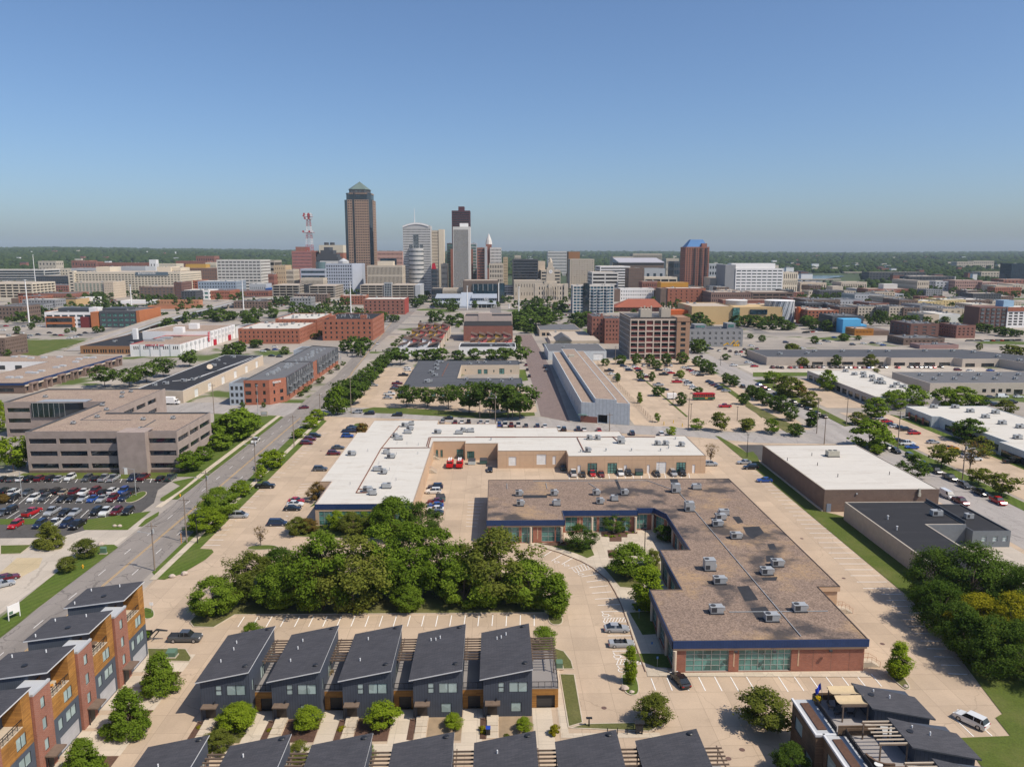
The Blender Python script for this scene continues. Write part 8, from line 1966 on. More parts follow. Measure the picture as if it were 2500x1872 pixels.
def trolley():
 p=W('P',1720,955);o=thing('trolley_bus','red and green trolley-style bus parked in the lot','bus',(p[0],p[1],.04));R_=mat('bus_red',(.45,.02,.025),.35,.05);Gn=mat('bus_green',(.03,.10,.05),.4,.05)
 b=MB();b.box(-5.2,-1.25,.5,5.2,1.25,1.7);b.build('lower_body',Gn,o)
 b=MB();b.box(-5.15,-1.22,1.7,5.0,1.22,1.95);b.box(-5.15,-1.22,2.75,5.0,1.22,3.1);b.build('upper_body',R_,o)
 b=MB();b.box(-5.3,-1.35,3.1,5.4,1.35,3.25);b.box(-4.6,-.8,3.25,4.6,.8,3.55);b.build('roof',R_,o)
 for i in range(9):
  x=-4.9+i*1.1;b=MB();b.box(x,-1.235,1.96,x+.85,-1.2,2.74);b.build('window',CGL,o);b=MB();b.box(x+.87,-1.24,1.96,x+1.08,-1.19,2.74);b.build('post',R_,o)
 b=MB();b.box(-5.1,-1.18,1.95,4.9,1.18,2.75);b.build('cabin',CTRIM,o)
 b=MB();b.box(.3,-1.27,.8,1.6,-1.255,1.5);b.build('advert_panel',mat('advert_gold',(.5,.3,.05),.6),o)
 for x in(-3.2,3.4):
  for s in(-1,1):b=MB();b.tube((0,-.14,0),(0,.14,0),.5,n=12);b.build('wheel',TYRE,o,(x,s*1.12,.5))
trolley()
p=W('P',1450,950);o=thing('box_trailer','white box trailer left of the trolley bus','trailer',(p[0],p[1],.04));b=MB();b.box(-2.2,-1.1,.6,2.2,1.1,2.9);b.build('box',MT['white_wall'],o)
for s in(-1,1):b=MB();b.tube((0,-.12,0),(0,.12,0),.36,n=10);b.build('wheel',TYRE,o,(0,s*1.05,.36))
b=MB();b.bar((2.2,0,.55),(3.4,0,.55),.12,.12);b.build('hitch',CTRIM,o)
p=W('N',1330,655);o=thing('box_truck','white box truck parked behind the office','truck',(p[0],p[1],.04));b=MB();b.box(-3.4,-1.2,.8,1.2,1.2,3.6);b.build('box',MT['white_wall'],o);b=MB();b.box(1.3,-1.1,.6,3.3,1.1,1.5);b.prism([(1.3,-1.05),(2.5,-1.05),(2.5,1.05),(1.3,1.05)],1.5,2.4);b.build('cab',MT['white_wall'],o)
b=MB();b.quad((2.52,-.95,1.55),(2.52,.95,1.55),(2.52,.85,2.3),(2.52,-.85,2.3));b.box(1.7,-1.07,1.6,2.4,-1.055,2.2);b.build('cab_glass',CGL,o)
for x in(-2.2,2.3):
 for s in(-1,1):b=MB();b.tube((0,-.14,0),(0,.14,0),.45,n=10);b.build('wheel',TYRE,o,(x,s,.45))
p=W('A',1205,668);o=thing('gooseneck_trailer','black gooseneck trailer loaded with greenery behind the grey pickup','trailer',(p[0],p[1]+.5,.04));b=MB();b.box(-6,-1.1,.7,-.6,1.1,.85);b.box(-6,-1.12,.85,-.6,-1.04,1.5);b.box(-6,1.04,.85,-.6,1.12,1.5);b.build('bed',CTRIM,o)
b=MB()
for s in(-.5,.5):b.tube((-.8,s,.8),(.6,s*.4,2.1),.14,n=6);b.tube((.6,s*.4,2.1),(2.6,0,1.9),.14,n=6);b.tube((.2,s,.8),(1.2,s*.4,2.0),.1,n=6)
b.build('gooseneck',CTRIM,o)
V4,c_=crown_data(77,.2,1.2,1.0,30,40,.14,'bush',.35);put('cut_branches',quadmesh('cut_branches',V4,LEAF['green']),o,(-1.7,0,.7),0,(1.1,.9,.8))
for x in(-3.2,-2.2):
 for s in(-1,1):b=MB();b.tube((0,-.12,0),(0,.12,0),.38,n=10);b.build('wheel',TYRE,o,(x,s*1.0,.38))
def pole(lb,v,x,yb,yt,kind,arm=0,xt=None):
 p=W(v,x,yb);H=WD(v,xt or x,yt,p[1])[2]
 r=thing({'wood':'utility_pole','steel':'street_lamp','black':'lamp_post'}[kind],lb,{'wood':'pole','steel':'lamp','black':'lamp'}[kind],(p[0],p[1],0),{'wood':'utility poles','steel':'steel street lamps','black':'black lamp posts'}[kind])
 m=MT[{'wood':'pole','steel':'steel','black':'black_rail'}[kind]]
 b=MB();b.tube((0,0,-.1),(0,0,H),.19 if kind=='wood' else .13,.12 if kind=='wood' else .08,8);b.build('shaft',m,r)
 if kind=='wood':
  b=MB();b.box(-1.25,-.07,H-.9,1.25,.07,H-.72);b.build('crossarm',m,r)
  for x_ in(-1.1,-.5,.5,1.1):b=MB();b.tube((x_,0,H-.72),(x_,0,H-.5),.06,.05,6);b.build('insulator',MT['unit'],r)
  if arm:
   b=MB();b.tube((.35,-.1,H-2.4),(.35,-.1,H-1.5),.24,n=10);b.build('transformer',MT['unit'],r)
 if arm:
  s=-1 if arm<0 else 1;b=MB();z=H-2.6 if kind=='wood' else H-.1;b.tube((0,0,z),(s*2.4,0,z+.5),.05,n=6);b.build('lamp_arm',MT['steel'],r);b=MB();b.box(s*2.4-.1,-.14,z+.42,s*2.4+s*.75,.14,z+.58);b.build('lamp_head',MT['unit'],r)
 elif kind!='wood':
  b=MB();b.box(-.45,-.2,H,.45,.2,H+.14);b.build('lamp_head',m,r)
 return r,H
P1=[]
for i,(x,yb,yt,arm)in enumerate(((1195,1085,712,-1),(1442,866,515,0),(1608,640,310,-1),(1978,400,58,-1))):
 P1.append(pole('tall timber pole at the boulevard kerb, %s from the near end'%ORD[i],'G',x,yb,yt,'wood',arm))
for i,(v,x,yb,yt,arm)in enumerate((('N',1652,726,495,0),('O',940,980,690,0),('O',700,955,822,0),('R',72,440,130,0),('P',975,660,500,0),('P',1590,1205,935,0),('P',108,1112,850,0),('O',2052,1056,815,-1),('O',1932,1015,880,0),('S',1133,250,95,0))):
 P1.append(pole('timber pole along the cross street blocks, %s in the survey from the apartments'%ORD[i],v,x,yb,yt,'wood',arm))
for i,(x,yb,yt,arm)in enumerate(((565,906,618,0),(800,842,615,0),(625,990,738,0),(1207,1026,730,1),(1722,1272,968,1),(220,560,450,0))):
 P1.append(pole('timber pole by the side street lots, %s one in depth order'%ORD[i],'Q',x,yb,yt,'wood',arm))
pole('steel street lamp on the apartment corner','N',1992,722,512,'steel',0)
pole('steel street lamp by the cross street mouth','O',222,976,760,'steel',0)
pole('pale lamp post at the west end of the office lot','G',170,522,315,'steel',-1)
pole('pale lamp post in the grass island of the office lot','G',1050,506,300,'steel',-1)
pole('black lamp post on the boulevard sidewalk','G',1525,872,640,'black')
pole('black lamp post by the court trees','E',1208,722,485,'black')
pole('black lamp post at the court glass front','E',826,492,372,'black')
pole('black lamp post in the trolley lot','P',1862,665,590,'black');pole('black lamp post near the trolley lot gate','P',2003,1130,1015,'black');pole('grey lamp post by the trailer','P',1462,990,885,'black');pole('grey post beside the timber pole at the gate','P',1612,1120,990,'black')
pole('short black lamp by the lower path','C',436,990,925,'black')
pole('thin lamp mast by the depot lane','F',203,185,30,'black')
def wire(a,b,n=8,sag=1.0):
 q=MB();pv=None
 for i in range(n+1):
  t=i/n;z=a[2]*(1-t)+b[2]*t-sag*4*t*(1-t);p_=(a[0]*(1-t)+b[0]*t,a[1]*(1-t)+b[1]*t,z)
  if pv:q.tube(pv,p_,.025,n=3,caps=False)
  pv=p_
 return q
for i in range(3):
 (r0,h0),(r1,h1)=P1[i],P1[i+1];o=thing('power_line','overhead wires between boulevard poles, %s span from the near end'%ORD[i],'power line',tuple(r0.location),'boulevard wires')
 for dx in(-1.1,.5,1.1):
  q=wire((r0.location[0]+dx,r0.location[1],h0-.5),(r1.location[0]+dx,r1.location[1],h1-.5));shift(q,r0.location).build('wire',MT['black_rail'],o)
def cabinet(lb,v,x,y,s=(1.1,1.0,1.3)):
 p=W(v,x,y);o=thing('utility_cabinet',lb,'cabinet',(p[0],p[1],.12),'green utility cabinets');b=MB();b.box(-s[0]/2-.15,-s[1]/2-.2,0,s[0]/2+.15,s[1]/2+.1,.15);b.build('pad',MT['kerb'],o)
 b=MB();b.box(-s[0]/2,-s[1]/2,.15,s[0]/2,s[1]/2,s[2]*.75);b.prism([(-s[0]/2,-s[1]/2),(s[0]/2,-s[1]/2),(s[0]/2,s[1]/2),(-s[0]/2,s[1]/2)],s[2]*.75,[s[2]*.8,s[2]*.8,s[2],s[2]]);b.build('box',MT['green_box'],o)
cabinet('green utility cabinet on the lawn behind the pickup','A',1358,785,(1.6,1.3,1.2));cabinet('green utility cabinet on the curved lawn by the last dark house','B',2136,378);cabinet('green sign cabinet at the western verge','G',800,955,(1.4,.5,1.7))
def hedron(lb,v,x,y,r_,g='boulders',z=.1):
 p=W(v,x,y);gg=random.Random(int(x*7+y));mb=MB();n=7;rings=[]
 for j,(h,k)in enumerate(((0,.9),(.35,1.05),(.7,.75),(.9,.35))):
  rings.append([(math.cos(2*math.pi*i/n)*r_*k*gg.uniform(.8,1.15),math.sin(2*math.pi*i/n)*r_*.75*k*gg.uniform(.8,1.15),h*r_)for i in range(n)])
 for a,b in zip(rings[:-1],rings[1:]):
  for i in range(n):j=(i+1)%n;mb.quad(a[i],a[j],b[j],b[i])
 mb.ngon(rings[-1]);o=mb.build('boulder',MT['rock'],None,(p[0],p[1],z));tag(o,lb,'boulder',g)
hedron('pale boulder at the lawn tip by the drive, left one','G',1330,1135,.75);hedron('pale boulder at the lawn tip by the drive, right one','G',1425,1115,.8)
hedron('tall grey boulder in the narrow kerb island','C',712,705,.75);hedron('small pale boulder in the narrow kerb island','C',765,732,.45);hedron('boulder in the island by the brick corner','D',1180,775,.45)
hedron('flat white boulder on the verge corner','G',780,890,.9);hedron('boulder left of the pair on the office lawn','G',885,745,.6);hedron('boulder right of the pair on the office lawn','G',925,745,.6);hedron('boulder by the evergreen in the west drive','G',430,905,.8)
def dumpster(lb,v,x,y,col,rz=0.0):
 p=W(v,x,y);o=thing('dumpster',lb,'dumpster',(p[0],p[1],.04),'dumpsters',rz);m=mat('dumpster_'+col,{'green':(.05,.10,.085),'teal':(.10,.16,.16),'white':(.45,.5,.48)}[col],.6,.2)
 b=MB();b.prism([(-1.2,-.9),(1.2,-.9),(1.2,.9),(-1.2,.9)],.15,[1.3,1.3,1.8,1.8]);b.build('bin',m,o);b=MB();b.prism([(-1.25,-.95),(1.25,-.95),(1.25,.95),(-1.25,.95)],[1.3,1.3,1.8,1.8],[1.38,1.38,1.88,1.88]);b.build('lid',MT['unit_dark'],o)
 for s in(-1,1):b=MB();b.box(s*1.2-.1,-.3,.7,s*1.2+.1,.3,.9);b.build('side_sleeve',m,o)
dumpster('dark green dumpster among the cars by the tan wall','S',1382,620,'green');dumpster('teal-grey dumpster in the yard beside parked cars','R',1485,960,'teal',.3);dumpster('white dumpster behind the red trucks','R',1785,605,'white');dumpster('green dumpster in the shaded yard corner','R',1897,600,'green')
# hydrants, marker posts, signs
def hydrant(lb,v,x,y):
 p=W(v,x,y);o=thing('fire_hydrant',lb,'hydrant',(p[0],p[1],.08));Y=mat('hydrant_yellow',(.70,.36,.02),.5);b=MB();b.tube((0,0,0),(0,0,.7),.15,n=10);b.tube((0,0,.7),(0,0,.88),.17,.06,10);b.build('barrel',Y,o);b=MB();b.tube((-.28,0,.5),(.28,0,.5),.08,n=8);b.build('outlets',Y,o)
hydrant('yellow fire hydrant on the western verge','G',640,1066);hydrant('yellow fire hydrant near the office lot exit','G',1390,515)
p=W('A',115,485);o=thing('sign_board','white real estate sign board on the western verge','sign',(p[0],p[1],.08),rz=math.radians(68));b=MB();b.box(-1.1,-.05,1.0,1.1,.05,2.9);b.build('panel',MT['white_wall'],o)
for s in(-1.15,1.15):b=MB();b.box(s-.07,-.07,0,s+.07,.07,3.0);b.build('post',MT['white_wall'],o)
b=MB();b.box(-1.0,-.065,1.1,-.2,-.052,1.7);b.build('dark_logo',MT['green_box'],o)
p=W('N',2040,745);o=thing('monument_sign','grey concrete monument sign on the office lawn corner','sign',(p[0],p[1],.08));b=MB();b.box(-1.4,-.5,0,1.4,.5,2.2);b.build('slab',MT['conc_wall'],o);b=MB();b.box(-1.1,-.56,.9,1.1,-.505,1.9);b.build('plaque',MT['lt_grey'],o)
for i,(x,y)in enumerate(((1400,872),)):
 p=W('G',x,y);o=thing('marker_post','orange marker post beside the second boulevard pole','post',(p[0],p[1],.08));b=MB();b.tube((0,0,0),(0,0,2.4),.09,n=8);b.build('post',mat('marker_orange',(.6,.22,.02),.6),o)
p=W('A',1200,440);o=thing('lot_sign','small white parking sign on the round lawn','sign',(p[0],p[1],.12));b=MB();b.tube((0,0,0),(0,0,2.1),.035,n=6);b.build('post',MT['steel'],o);b=MB();b.box(-.35,-.03,1.5,.35,.03,2.1);b.build('panel',MT['white_wall'],o)
for i,(x,y)in enumerate(((800,80),(822,160),(920,420),(962,535))):
 p=W('C',x,y);o=thing('accessible_sign','thin blue accessible parking sign, %s from the far end of the walk'%ORD[i],'sign',(p[0],p[1],.14),'accessible parking signs');b=MB();b.tube((0,0,0),(0,0,1.9),.03,n=6);b.build('post',MT['steel'],o);b=MB();b.box(-.16,-.02,1.5,.16,.02,1.95);b.build('panel',mat('sign_blue',(.03,.15,.40),.5),o)
p=W('C',822,1045);o=thing('mailbox_kiosk','black mailbox kiosk at the end of the lower path','mailbox',(p[0],p[1],.06));b=MB();b.box(-.55,-.3,.5,.55,.3,1.6);b.build('boxes',MT['frame_dk'],o);b=MB();b.box(-.75,-.45,1.75,.75,.45,1.88);b.build('cap',MT['frame_dk'],o);b=MB();b.box(-.5,-.2,0,-.35,.2,1.75);b.box(.35,-.2,0,.5,.2,1.75);b.build('legs',MT['frame_dk'],o)
for i,x in enumerate((578,655,730)):
 p=W('C',x,1050);o=thing('bollard','thin black bollard left of the mailbox kiosk, %s from the left'%ORD[i],'bollard',(p[0],p[1],.06),'black bollards');b=MB();b.tube((0,0,0),(0,0,1.0),.07,n=8);b.build('post',MT['black_rail'],o)
p=W('B',1752,735);o=thing('wheeled_bin','blue-lidded wheeled bin on the path of the last dark house','bin',(p[0],p[1],.1));b=MB();b.prism([(-.3,-.35),(.3,-.35),(.3,.35),(-.3,.35)],.08,.95);b.build('bin',MT['frame_dk'],o);b=MB();b.box(-.34,-.4,.95,.34,.42,1.08);b.build('lid',mat('bin_blue',(.02,.06,.35),.5),o)
for s in(-.25,.25):b=MB();b.tube((s-.04,.3,.1),(s+.04,.3,.1),.1,n=8);b.build('wheel',TYRE,o)
# patio furniture on the decks and balconies
def chair(lb,x,y,z,rz,col,group):
 o=thing('deck_chair',lb,'chair',(x,y,z),group,rz);m=mat('chair_'+col,{'tan':(.45,.33,.18),'orange':(.55,.24,.04),'dark':(.05,.045,.045),'white':(.6,.6,.6)}[col],.7)
 b=MB();b.bar((-.35,0,.35),(.4,0,.42),.6,.06);b.build('seat',m,o);b=MB();b.bar((-.35,0,.35),(-.7,0,1.05),.6,.06);b.build('backrest',m,o)
 for sx in(-.35,.35):
  for sy in(-.26,.26):b=MB();b.box(sx-.03,sy-.03,0,sx+.03,sy+.03,.37);b.build('leg',m,o)
for i,(x,y)in enumerate(((895,388),(905,410),(885,415))):
 p=W('B',x,y,3.32);chair('tan deck chair on the second dark house deck, %s of the cluster'%ORD[i],p[0],p[1],3.33,1+i,'tan','tan deck chairs')
for i,(dx,dy,rz)in enumerate(((-1.5,-4.0,0.6),(-.9,-2.9,2.2))):
 chair('orange chair on the balcony of the third townhouse, %s'%('nearer the tower','nearer the wood wall')[i],-61.6+dx,129-22.3+dy,9.29,rz,'orange','orange balcony chairs')
def table(lb,x,y,z,r_,col,g):
 o=thing('patio_table',lb,'table',(x,y,z),g);m=mat('table_'+col,{'dark':(.06,.05,.045),'white':(.65,.65,.63),'brown':(.15,.10,.07)}[col],.6);b=MB();b.tube((0,0,.68),(0,0,.74),r_,n=14);b.build('top',m,o);b=MB();b.tube((0,0,0),(0,0,.68),.06,n=6);b.tube((0,0,0),(0,0,.05),.3,n=8);b.build('pedestal',m,o)
table('round table on the second townhouse balcony',-62.9,129-11.15-3.6,9.29,.6,'brown','patio tables')
table('dark round table under the canvas shade',47.9,98.2,6.85,.8,'dark','patio tables');table('small white table on the second roof deck',47.2,86.2,6.85,.5,'white','patio tables')
for i,(x,y,rz)in enumerate(((47.0,97.4,0),(48.9,97.5,3.1),(48,99.3,-1.5),(46.9,99,-.7))):chair('dark wicker chair round the table under the canvas, %s'%ORD[i],x,y,6.85,rz,'dark','dark deck chairs')
p=(49,87.6);o=thing('curved_sofa','curved brown wicker sofa on the second roof deck','sofa',(p[0]-.3,p[1]+.6,6.85));b=MB()
for i in range(6):
 t0,t1=math.pi+i*.3,math.pi+(i+1)*.3;P_=[(1.4*math.cos(t0),1.4*math.sin(t0)),(2.2*math.cos(t0),2.2*math.sin(t0)),(2.2*math.cos(t1),2.2*math.sin(t1)),(1.4*math.cos(t1),1.4*math.sin(t1))];b.prism(ccw(P_),0,.42)
b.build('seat',mat('wicker',(.12,.075,.05),.8),o);b=MB()
for i in range(6):
 t0,t1=math.pi+i*.3,math.pi+(i+1)*.3;P_=[(2.02*math.cos(t0),2.02*math.sin(t0)),(2.25*math.cos(t0),2.25*math.sin(t0)),(2.25*math.cos(t1),2.25*math.sin(t1)),(2.02*math.cos(t1),2.02*math.sin(t1))];b.prism(ccw(P_),.42,.85)
b.build('backrest',MATS['wicker'],o)
for i,(x,y)in enumerate(((50.3,92.6),(50.6,100.6))):
 o=thing('barbecue','black covered barbecue on the %s roof deck'%ORD[1-i],'barbecue',(x,y,6.85));b=MB();b.prism(smoothp(rect(-.5,-.35,.5,.35),1),0,1.0);b.build('cover',MT['frame_dk'],o);b=MB();b.prism(smoothp(rect(-.42,-.28,.42,.28),1),1.0,1.2);b.build('hood',MT['frame_dk'],o)
o=thing('flag','blue flag on a short pole at the canvas-shaded deck','flag',(46.6,101.2,6.85));b=MB();b.tube((0,0,0),(-.5,.1,2.8),.03,n=6);b.build('pole',MT['steel'],o);b=MB()
for i in range(5):
 t0,t1=i/5,(i+1)/5;w=lambda t:.12*math.sin(t*7);b.quad((-.5-.7*t0,.1+w(t0),2.7-1.0*t0),(-.35-.7*t0,.1+w(t0),1.7-1.0*t0),(-.35-.7*t1,.1+w(t1),1.7-1.0*t1),(-.5-.7*t1,.1+w(t1),2.7-1.0*t1))
b.build('cloth',mat('flag_blue',(.02,.05,.45),.7),o)
p=W('D',408,850,7.9);o=thing('flower_pot','planter with yellow flowers on the corner of the canvas-shaded deck','planter',(p[0],p[1]-.3,6.8));b=MB();b.box(-.35,-.35,0,.35,.35,.7);b.build('pot',MT['wood_old'],o);V4,c_=crown_data(12,.6,1.3,.45,14,26,.07,'bush',.2);put('flowers',quadmesh('flowers',V4,leafmat('leaf_yellow',(.5,.36,.01),(.65,.5,.03))),o)
# entry stairs with rails on the east side of the gravel-roofed building
for i,(x,y,s_)in enumerate(((848,600,'D'),(650,110,'D'))):
 p=(62.6 if i==0 else 67.0,122.6 if i==0 else 139.0);o=thing('entry_stair','steel-railed concrete stair at the %s of the gravel-roofed building'%('front right corner','right side step')[i],'stairs',(p[0],p[1]if i==0 else 142.6,0));b=MB()
 for k in range(5):b.box(.05+1.4+k*.3,-.7,0,1.75+k*.3,.7,.9-k*.18)
 b.box(.05,-.7,0,1.45,.7,.95);b.build('steps',MT['walk'],o);b=MB()
 for yy in(-.7,.68):b.box(.05,yy,1.9,1.45,yy+.04,1.95);b.bar((1.45,yy,1.9),(3.0,yy,1.0),.04,.05);b.box(.6,yy,.95,.64,yy+.04,1.9);b.box(2.95,yy,0,2.99,yy+.04,1.0);b.box(1.42,yy,.9,1.46,yy+.04,1.9)
 b.build('handrail',mat('copper_rail',(.40,.20,.12),.5),o)
for i,(v,x,y)in enumerate((('C',552,846),('C',1512,1237),('C',1617,1168),('D',978,397),('F',855,997),('F',573,730),('R',330,475))):
 p=W(v,x,y);q=MB();q.tube((0,0,0),(0,0,.012),.42,n=14);o=q.build('manhole_cover',mat('iron_cover',(.14,.085,.07),.7),None,(p[0],p[1],.03));tag(o,'rusty round manhole cover, %s listed from the narrow island outward'%ORD[i],'manhole cover','manhole covers')
for i,(v,s,z)in enumerate((('F','175,650 285,645 320,690 240,730 200,700',LH),('F','340,765 385,760 405,800 355,802',LH),('F','225,1195 330,1185 385,1260 270,1275',LH),('E','1000,142 1020,142 1048,210 1028,212',LH),('E','1385,140 1440,140 1450,180 1400,180',LH),('F','135,1050 215,1045 280,1140 190,1150',LH),('F','300,990 410,985 400,1010 310,1010',LH),('F','330,845 380,840 400,880 335,885',LH),('E','360,250 530,250 530,270 365,272',LH),('E','1820,400 1870,400 1900,440 1860,450',LH))):
 q=MB();q.ngon([(*p_,0)for p_ in ccw(pts(v,s,z))]);o=q.build('roof_patch',MT['tar'],bpy.data.objects['gravel_roof_building'],None);L0=bpy.data.objects['gravel_roof_building'].location;o.location=(-L0[0],-L0[1],z-.04)
A=W('P',822,655);B2=W('P',1290,1150);o=thing('chain_fence','brown chain-link fence between the long warehouse and the trolley lot','fence',(A[0],A[1],0));n=34
for i in range(n+1):
 t=i/n;q=MB();q.tube((0,0,0),(0,0,2.2),.06,n=6);q.build('post',MT['pergola'],o,((B2[0]-A[0])*t,(B2[1]-A[1])*t,0))
for z in(.3,.85,1.4,2.1):q=MB();q.bar((0,0,z),(B2[0]-A[0],B2[1]-A[1],z),.04,.05);q.build('rail',MT['pergola'],o)
def signal(lb,v,x,yb,yt,x2):
 p=W(v,x,yb);H=WD(v,x,yt,p[1])[2];e=WD(v,x2,yt,p[1]);r=thing('traffic_signal',lb,'traffic signal',(p[0],p[1],0),'mast-arm traffic signals');b=MB();b.tube((0,0,0),(0,0,H+1),.16,.12,8);b.build('mast',MT['steel'],r);b=MB();b.tube((0,0,H),(e[0]-p[0],0,H),.1,.07,6);b.build('arm',MT['steel'],r)
 for t in(.4,.7,.97):b=MB();xx=(e[0]-p[0])*t;b.box(xx-.22,-.2,H-.9,xx+.22,.2,H+.5);b.build('signal_head',MT['frame_dk'],r)
signal('traffic signal at the boulevard crossing by the apartments','O',862,585,525,985);signal('traffic signal across from it, arm over the boulevard','O',1258,560,490,1075);signal('traffic signal beyond the lawn at the far left','I',85,1035,985,240);signal('traffic signal at the second boulevard crossing','a',1290,1190,1065,1330)
for i,(x,y)in enumerate(((1385,1165),(1465,1150),(1540,1180))):
 p=W('P',x,y);o=thing('gate_post','yellow gate post at the trolley lot entry, %s from the left'%ORD[i],'post',(p[0],p[1],.02),'yellow gate posts');b=MB();b.tube((0,0,0),(0,0,1.3),.16,n=8);b.build('post',mat('safety_yellow',(.65,.42,.02),.6),o)
sheet('brewery_lawn',pts('I','0,1010 330,1030 760,895 20,890'),.08,MT['grass']);sheet('viaduct_lawn',pts('I','1520,765 2110,770 2105,830 1900,830 1400,830'),.08,MT['grass'])
sheet('shop_strip_lawn',[(-66,340),(-40,335.5),(-5,325),(17,331),(17,338),(-8,337),(-38,348),(-56,351)],.08,MT['grass']);sheet('lane_lawn',pts('P','165,700 215,700 240,790 165,800'),.08,MT['grass_m'])
sheet('divider_lawn',pts('P','1120,705 1150,720 1590,1095 1575,1100'),.08,MT['grass']);sheet('street_lawn',pts('P','1880,815 2212,1050 2212,1110 2100,1010 1840,830'),.08,MT['grass'])
sheet('corner_lawn',pts('Q','0,650 180,740 480,890 330,900 0,690'),.115,MT['grass_dry']);sheet('lot_verge',pts('Q','60,480 180,480 420,620 860,840 790,850 380,640'),.125,MT['grass'])
sheet('flex_lot',[(151,180),(174,180),(172,330),(152,335)],.05,MT['lot']);sheet('flex_lot',[(151,345),(172,345),(172,425),(151,430)],.05,MT['lot']);sheet('strip_lot',[(150,436),(300,436),(300,476),(150,479)],.05,MT['lot2'])
sheet('flex_lawn',[(172.3,190),(176.2,190),(176.2,325),(172.3,330)],.09,MT['grass_m']);sheet('strip_lawn',pts('Q','60,420 495,420 490,450 60,455'),.09,MT['grass_m']);sheet('verge_corner',pts('Q','0,1060 60,1050 95,1090 130,1180 0,1140'),.135,MT['grass'])
# ---------------------------------------------------------------- wooded ridges and haze
def forest(name,label,areas,seed):
 g=np.random.default_rng(seed);P=[]
 for(y0,y1,n,f)in areas:
  y=y0+(y1-y0)*g.random(n)**.8;x=(g.random(n)*2-1)*y*.74+30
  k=f(x,y);m=g.random(n)<k[0];P.append(np.stack([x[m],y[m],k[1][m]],1))
 P=np.concatenate(P)
 t=(1+5**.5)/2
 ico=np.array([(-1,t,0),(1,t,0),(-1,-t,0),(1,-t,0),(0,-1,t),(0,1,t),(0,-1,-t),(0,1,-t),(t,0,-1),(t,0,1),(-t,0,-1),(-t,0,1)])/math.sqrt(1+t*t)
 fi=np.array([(0,11,5),(0,5,1),(0,1,7),(0,7,10),(0,10,11),(1,5,9),(5,11,4),(11,10,2),(10,7,6),(7,1,8),(3,9,4),(3,4,2),(3,2,6),(3,6,8),(3,8,9),(4,9,5),(2,4,11),(6,2,10),(8,6,7),(9,8,1)])
 n=len(P);s=(6+5*g.random(n))*np.clip(P[:,1]/2600,.75,3.0)
 Vv=ico[None]*s[:,None,None]*np.array([1,1,.85])*(.75+.5*g.random((n,12,1)))+np.stack([P[:,0],P[:,1],P[:,2]+s*.55],1)[:,None]
 Ff=(fi[None]+(np.arange(n)*12)[:,None,None]).reshape(-1,3)
 me=bpy.data.meshes.new(name);me.vertices.add(n*12);me.vertices.foreach_set('co',Vv.astype(np.float32).ravel());me.loops.add(len(Ff)*3);me.loops.foreach_set('vertex_index',Ff.astype(np.int32).ravel());me.polygons.add(len(Ff));me.polygons.foreach_set('loop_start',np.arange(0,len(Ff)*3,3,dtype=np.int32));me.polygons.foreach_set('loop_total',np.full(len(Ff),3,dtype=np.int32))
 m=leafmat('far_canopy',(.018,.036,.012),(.045,.07,.02),.1);me.materials.append(m);me.update(calc_edges=True)
 return tag(put(name,me),label,'forest',kind='stuff')
def hillz(x,y):
 """ground height of the far terrain"""
 left=np.clip((-x/np.maximum(y,1)+.1)*1.6,0,1)
 return np.clip((y-1500)/2600,0,1.4)*(14+30*left)+np.clip((y-3800)/5000,0,1)*(16+8*np.sin(x/900))+3*np.sin(x/300+y/500)*np.clip((y-1600)/800,0,1)
def hills():
 ys=np.concatenate([np.linspace(1450,4000,26),np.linspace(4400,13000,14)]);us=np.linspace(-1.1,1.1,60);mb=MB()
 for y in ys:
  for u in us:mb.v.append((u*y,y,float(hillz(np.array(u*y),np.array(y))+(-1.5 if y<1480 else .3))))
 for i in range(len(ys)-1):
  for j in range(len(us)-1):
   a=i*len(us)+j;mb.f.append((a,a+1,a+1+len(us),a+len(us)));mb.m.append(0)
 o=mb.build('hills',mat('far_fields',(.05,.07,.028),.95,.4,.004,.002),None,None,True);o['kind']='structure'
hills()
def dens(x,y):
 u=x/y
 left=(u<-.17)*(y>1560+250*(u>-.35));mid=(u>=-.17)*(u<.24)*(y>2250);right=(u>=.24)*(y>1500)
 river=(u>.33)*(u<.47)*(y<2350)
 k=np.clip(left*.95+mid*.8+right*.8,0,1)*(1-river)
 k=k*np.where(np.sin(x/170)*np.sin(y/210+x/400)>.62,.25,1)
 return k,hillz(x,y)
def clear(x,y,d):return not any(min(p[0]for p in q)-d<x<max(p[0]for p in q)+d and min(p[1]for p in q)-d<y<max(p[1]for p in q)+d for q in FOOT)
rr=random.Random(21);spots=[]
for _ in range(900):
 y=rr.uniform(740,1520);u=rr.choice((rr.uniform(-.62,-.14),rr.uniform(.16,.68)));x=u*y;w,d=rr.uniform(18,46),rr.uniform(18,34)
 if y<1000 and-.5<u<.27:continue
 if abs(x+100)<60 or not clear(x,y,max(w,d)/2+6):continue
 h=rr.uniform(7,16);spots.append((x,y,w,d,h));FOOT.append(rect(x-w/2,y-d/2,x+w/2,y+d/2))
 if len(spots)>=64:break
spots.sort(key=lambda s:s[0]/s[1]);WL=['brick_r','brick_b','limestone','grey_wall','beige','lt_grey','brick_o','dk_grey']
WN={'brick_r':'red brick','brick_b':'brown brick','limestone':'stone','grey_wall':'grey','beige':'tan','lt_grey':'pale grey','brick_o':'orange brick','dk_grey':'charcoal'}
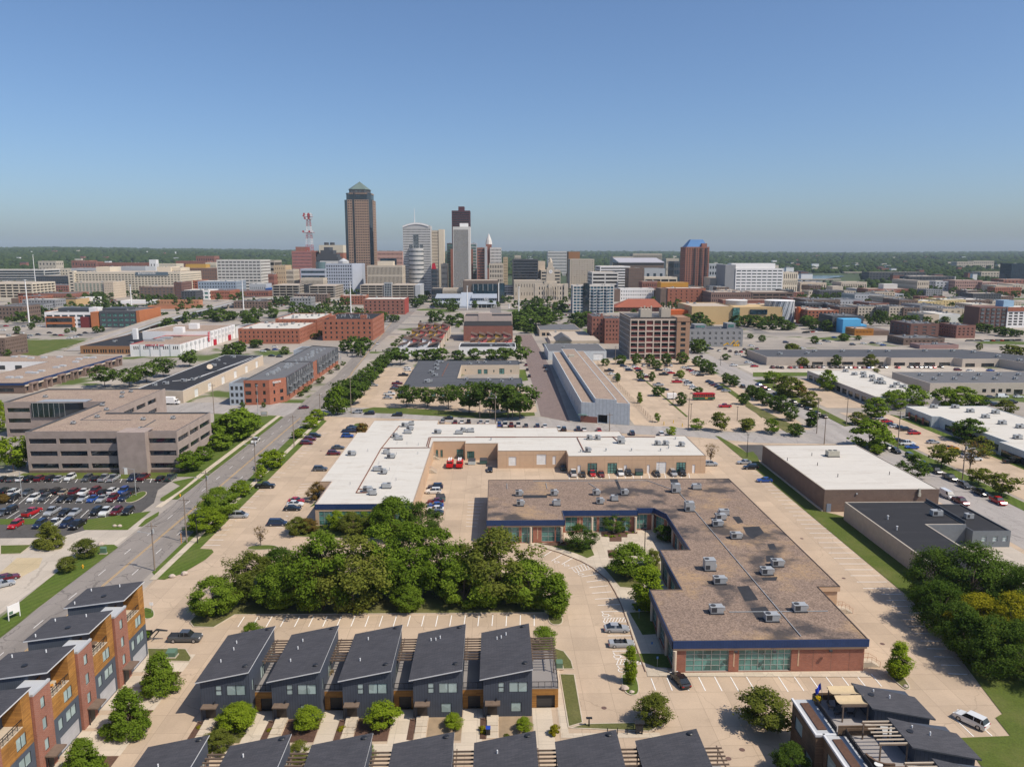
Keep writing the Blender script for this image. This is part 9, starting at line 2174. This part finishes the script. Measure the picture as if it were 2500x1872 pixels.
for i,(x,y,w,d,h)in enumerate(spots):
 m_=rr.choice(WL);nr=max(1,int(h/3.6));building('city_block','small %s infill block, %s from left among the far city infill'%(WN[m_],ORD[i]if i<len(ORD)else 'last'),FOOT.pop(0)if False else rect(x-w/2,y-d/2,x+w/2,y+d/2),h,MT[m_],MT[rr.choice(('grey_roof','tan_roof','white_roof','dark_roof'))],MT['pane'],{0:dict(nc=max(3,int(w/3.5)),nr=nr,wf=.45,hf=.5),(1 if x<0 else 3):dict(nc=max(3,int(d/3.5)),nr=nr,wf=.45,hf=.5)},units=3,seed=i,group='far city infill')
TQ=[]
def scatter(n,y0,y1,us,seed):
 g=random.Random(seed);k=0
 while k<n:
  y=g.uniform(y0,y1);u=g.uniform(*us);x=u*y;m=g.randrange(1,5);k+=m
  for j in range(m):
   xx,yy=x+j*9,y+g.uniform(-2,2)
   if abs(xx+98)>16 and clear(xx,yy,3.5):TQ.append((xx,yy,g.uniform(7,12)))
scatter(420,720,1500,(.14,.68),1);scatter(300,760,1500,(-.62,-.16),2);scatter(120,900,1500,(-.08,.14),3)
lib=[crown_data(40+i,1.8,9,4.0,26,7,.95,'oval',1.35,0,.45)[0]for i in range(4)]
q4_=[lib[i%4]*np.array([h/9,h/9,h/9])+np.array([x,y,0])for i,(x,y,h)in enumerate(TQ)]
tag(put('distant_trees',quadmesh('distant_trees',np.concatenate(q4_),LEAF['mid'])),'far street trees reading as one mass between the city blocks','trees',kind='stuff')
forest('forest','wooded ridges and tree-filled suburbs reaching the horizon',[(1500,2600,9000,dens),(2600,4500,9000,dens),(4500,9000,9000,dens),(9000,12500,4000,dens)],4)
gq=np.random.default_rng(9);mb=MB();hm=[MT['white_wall'],MT['cream'],MT['brick_r'],MT['grey_roof']]
for i in range(230):
 y=1700+4500*gq.random()**1.3;x=(gq.random()*2-1)*.66*y
 if-.17<x/y<.12 and y<2300:continue
 z=float(hillz(np.array(x),np.array(y)));w,d,h=10+18*gq.random(),10+10*gq.random(),9+7*gq.random();mb.box(x-w/2,y-d/2,z,x+w/2,y+d/2,z+h+4,int(gq.integers(0,3)));mb.box(x-w/2-.5,y-d/2-.5,z+h+4,x+w/2+.5,y+d/2+.5,z+h+5,3)
tag(mb.build('distant_houses',hm),'scattered far houses half hidden in the woods','houses',kind='stuff')
hz=MB();hz.box(-13000,-300,-4,13000,13500,240);hzm=bpy.data.materials.new('haze');hzm.use_nodes=True;hn=hzm.node_tree.nodes;hn.remove(hn['Principled BSDF'])
pv=hn.new('ShaderNodeVolumePrincipled');pv.inputs['Color'].default_value=(.72,.86,1.0,1);pv.inputs['Density'].default_value=4.5e-5;pv.inputs['Anisotropy'].default_value=0.0
hzm.node_tree.links.new(pv.outputs[0],hn['Material Output'].inputs['Volume'])
tag(hz.build('haze',hzm),'thin summer haze over the city','haze',kind='stuff')
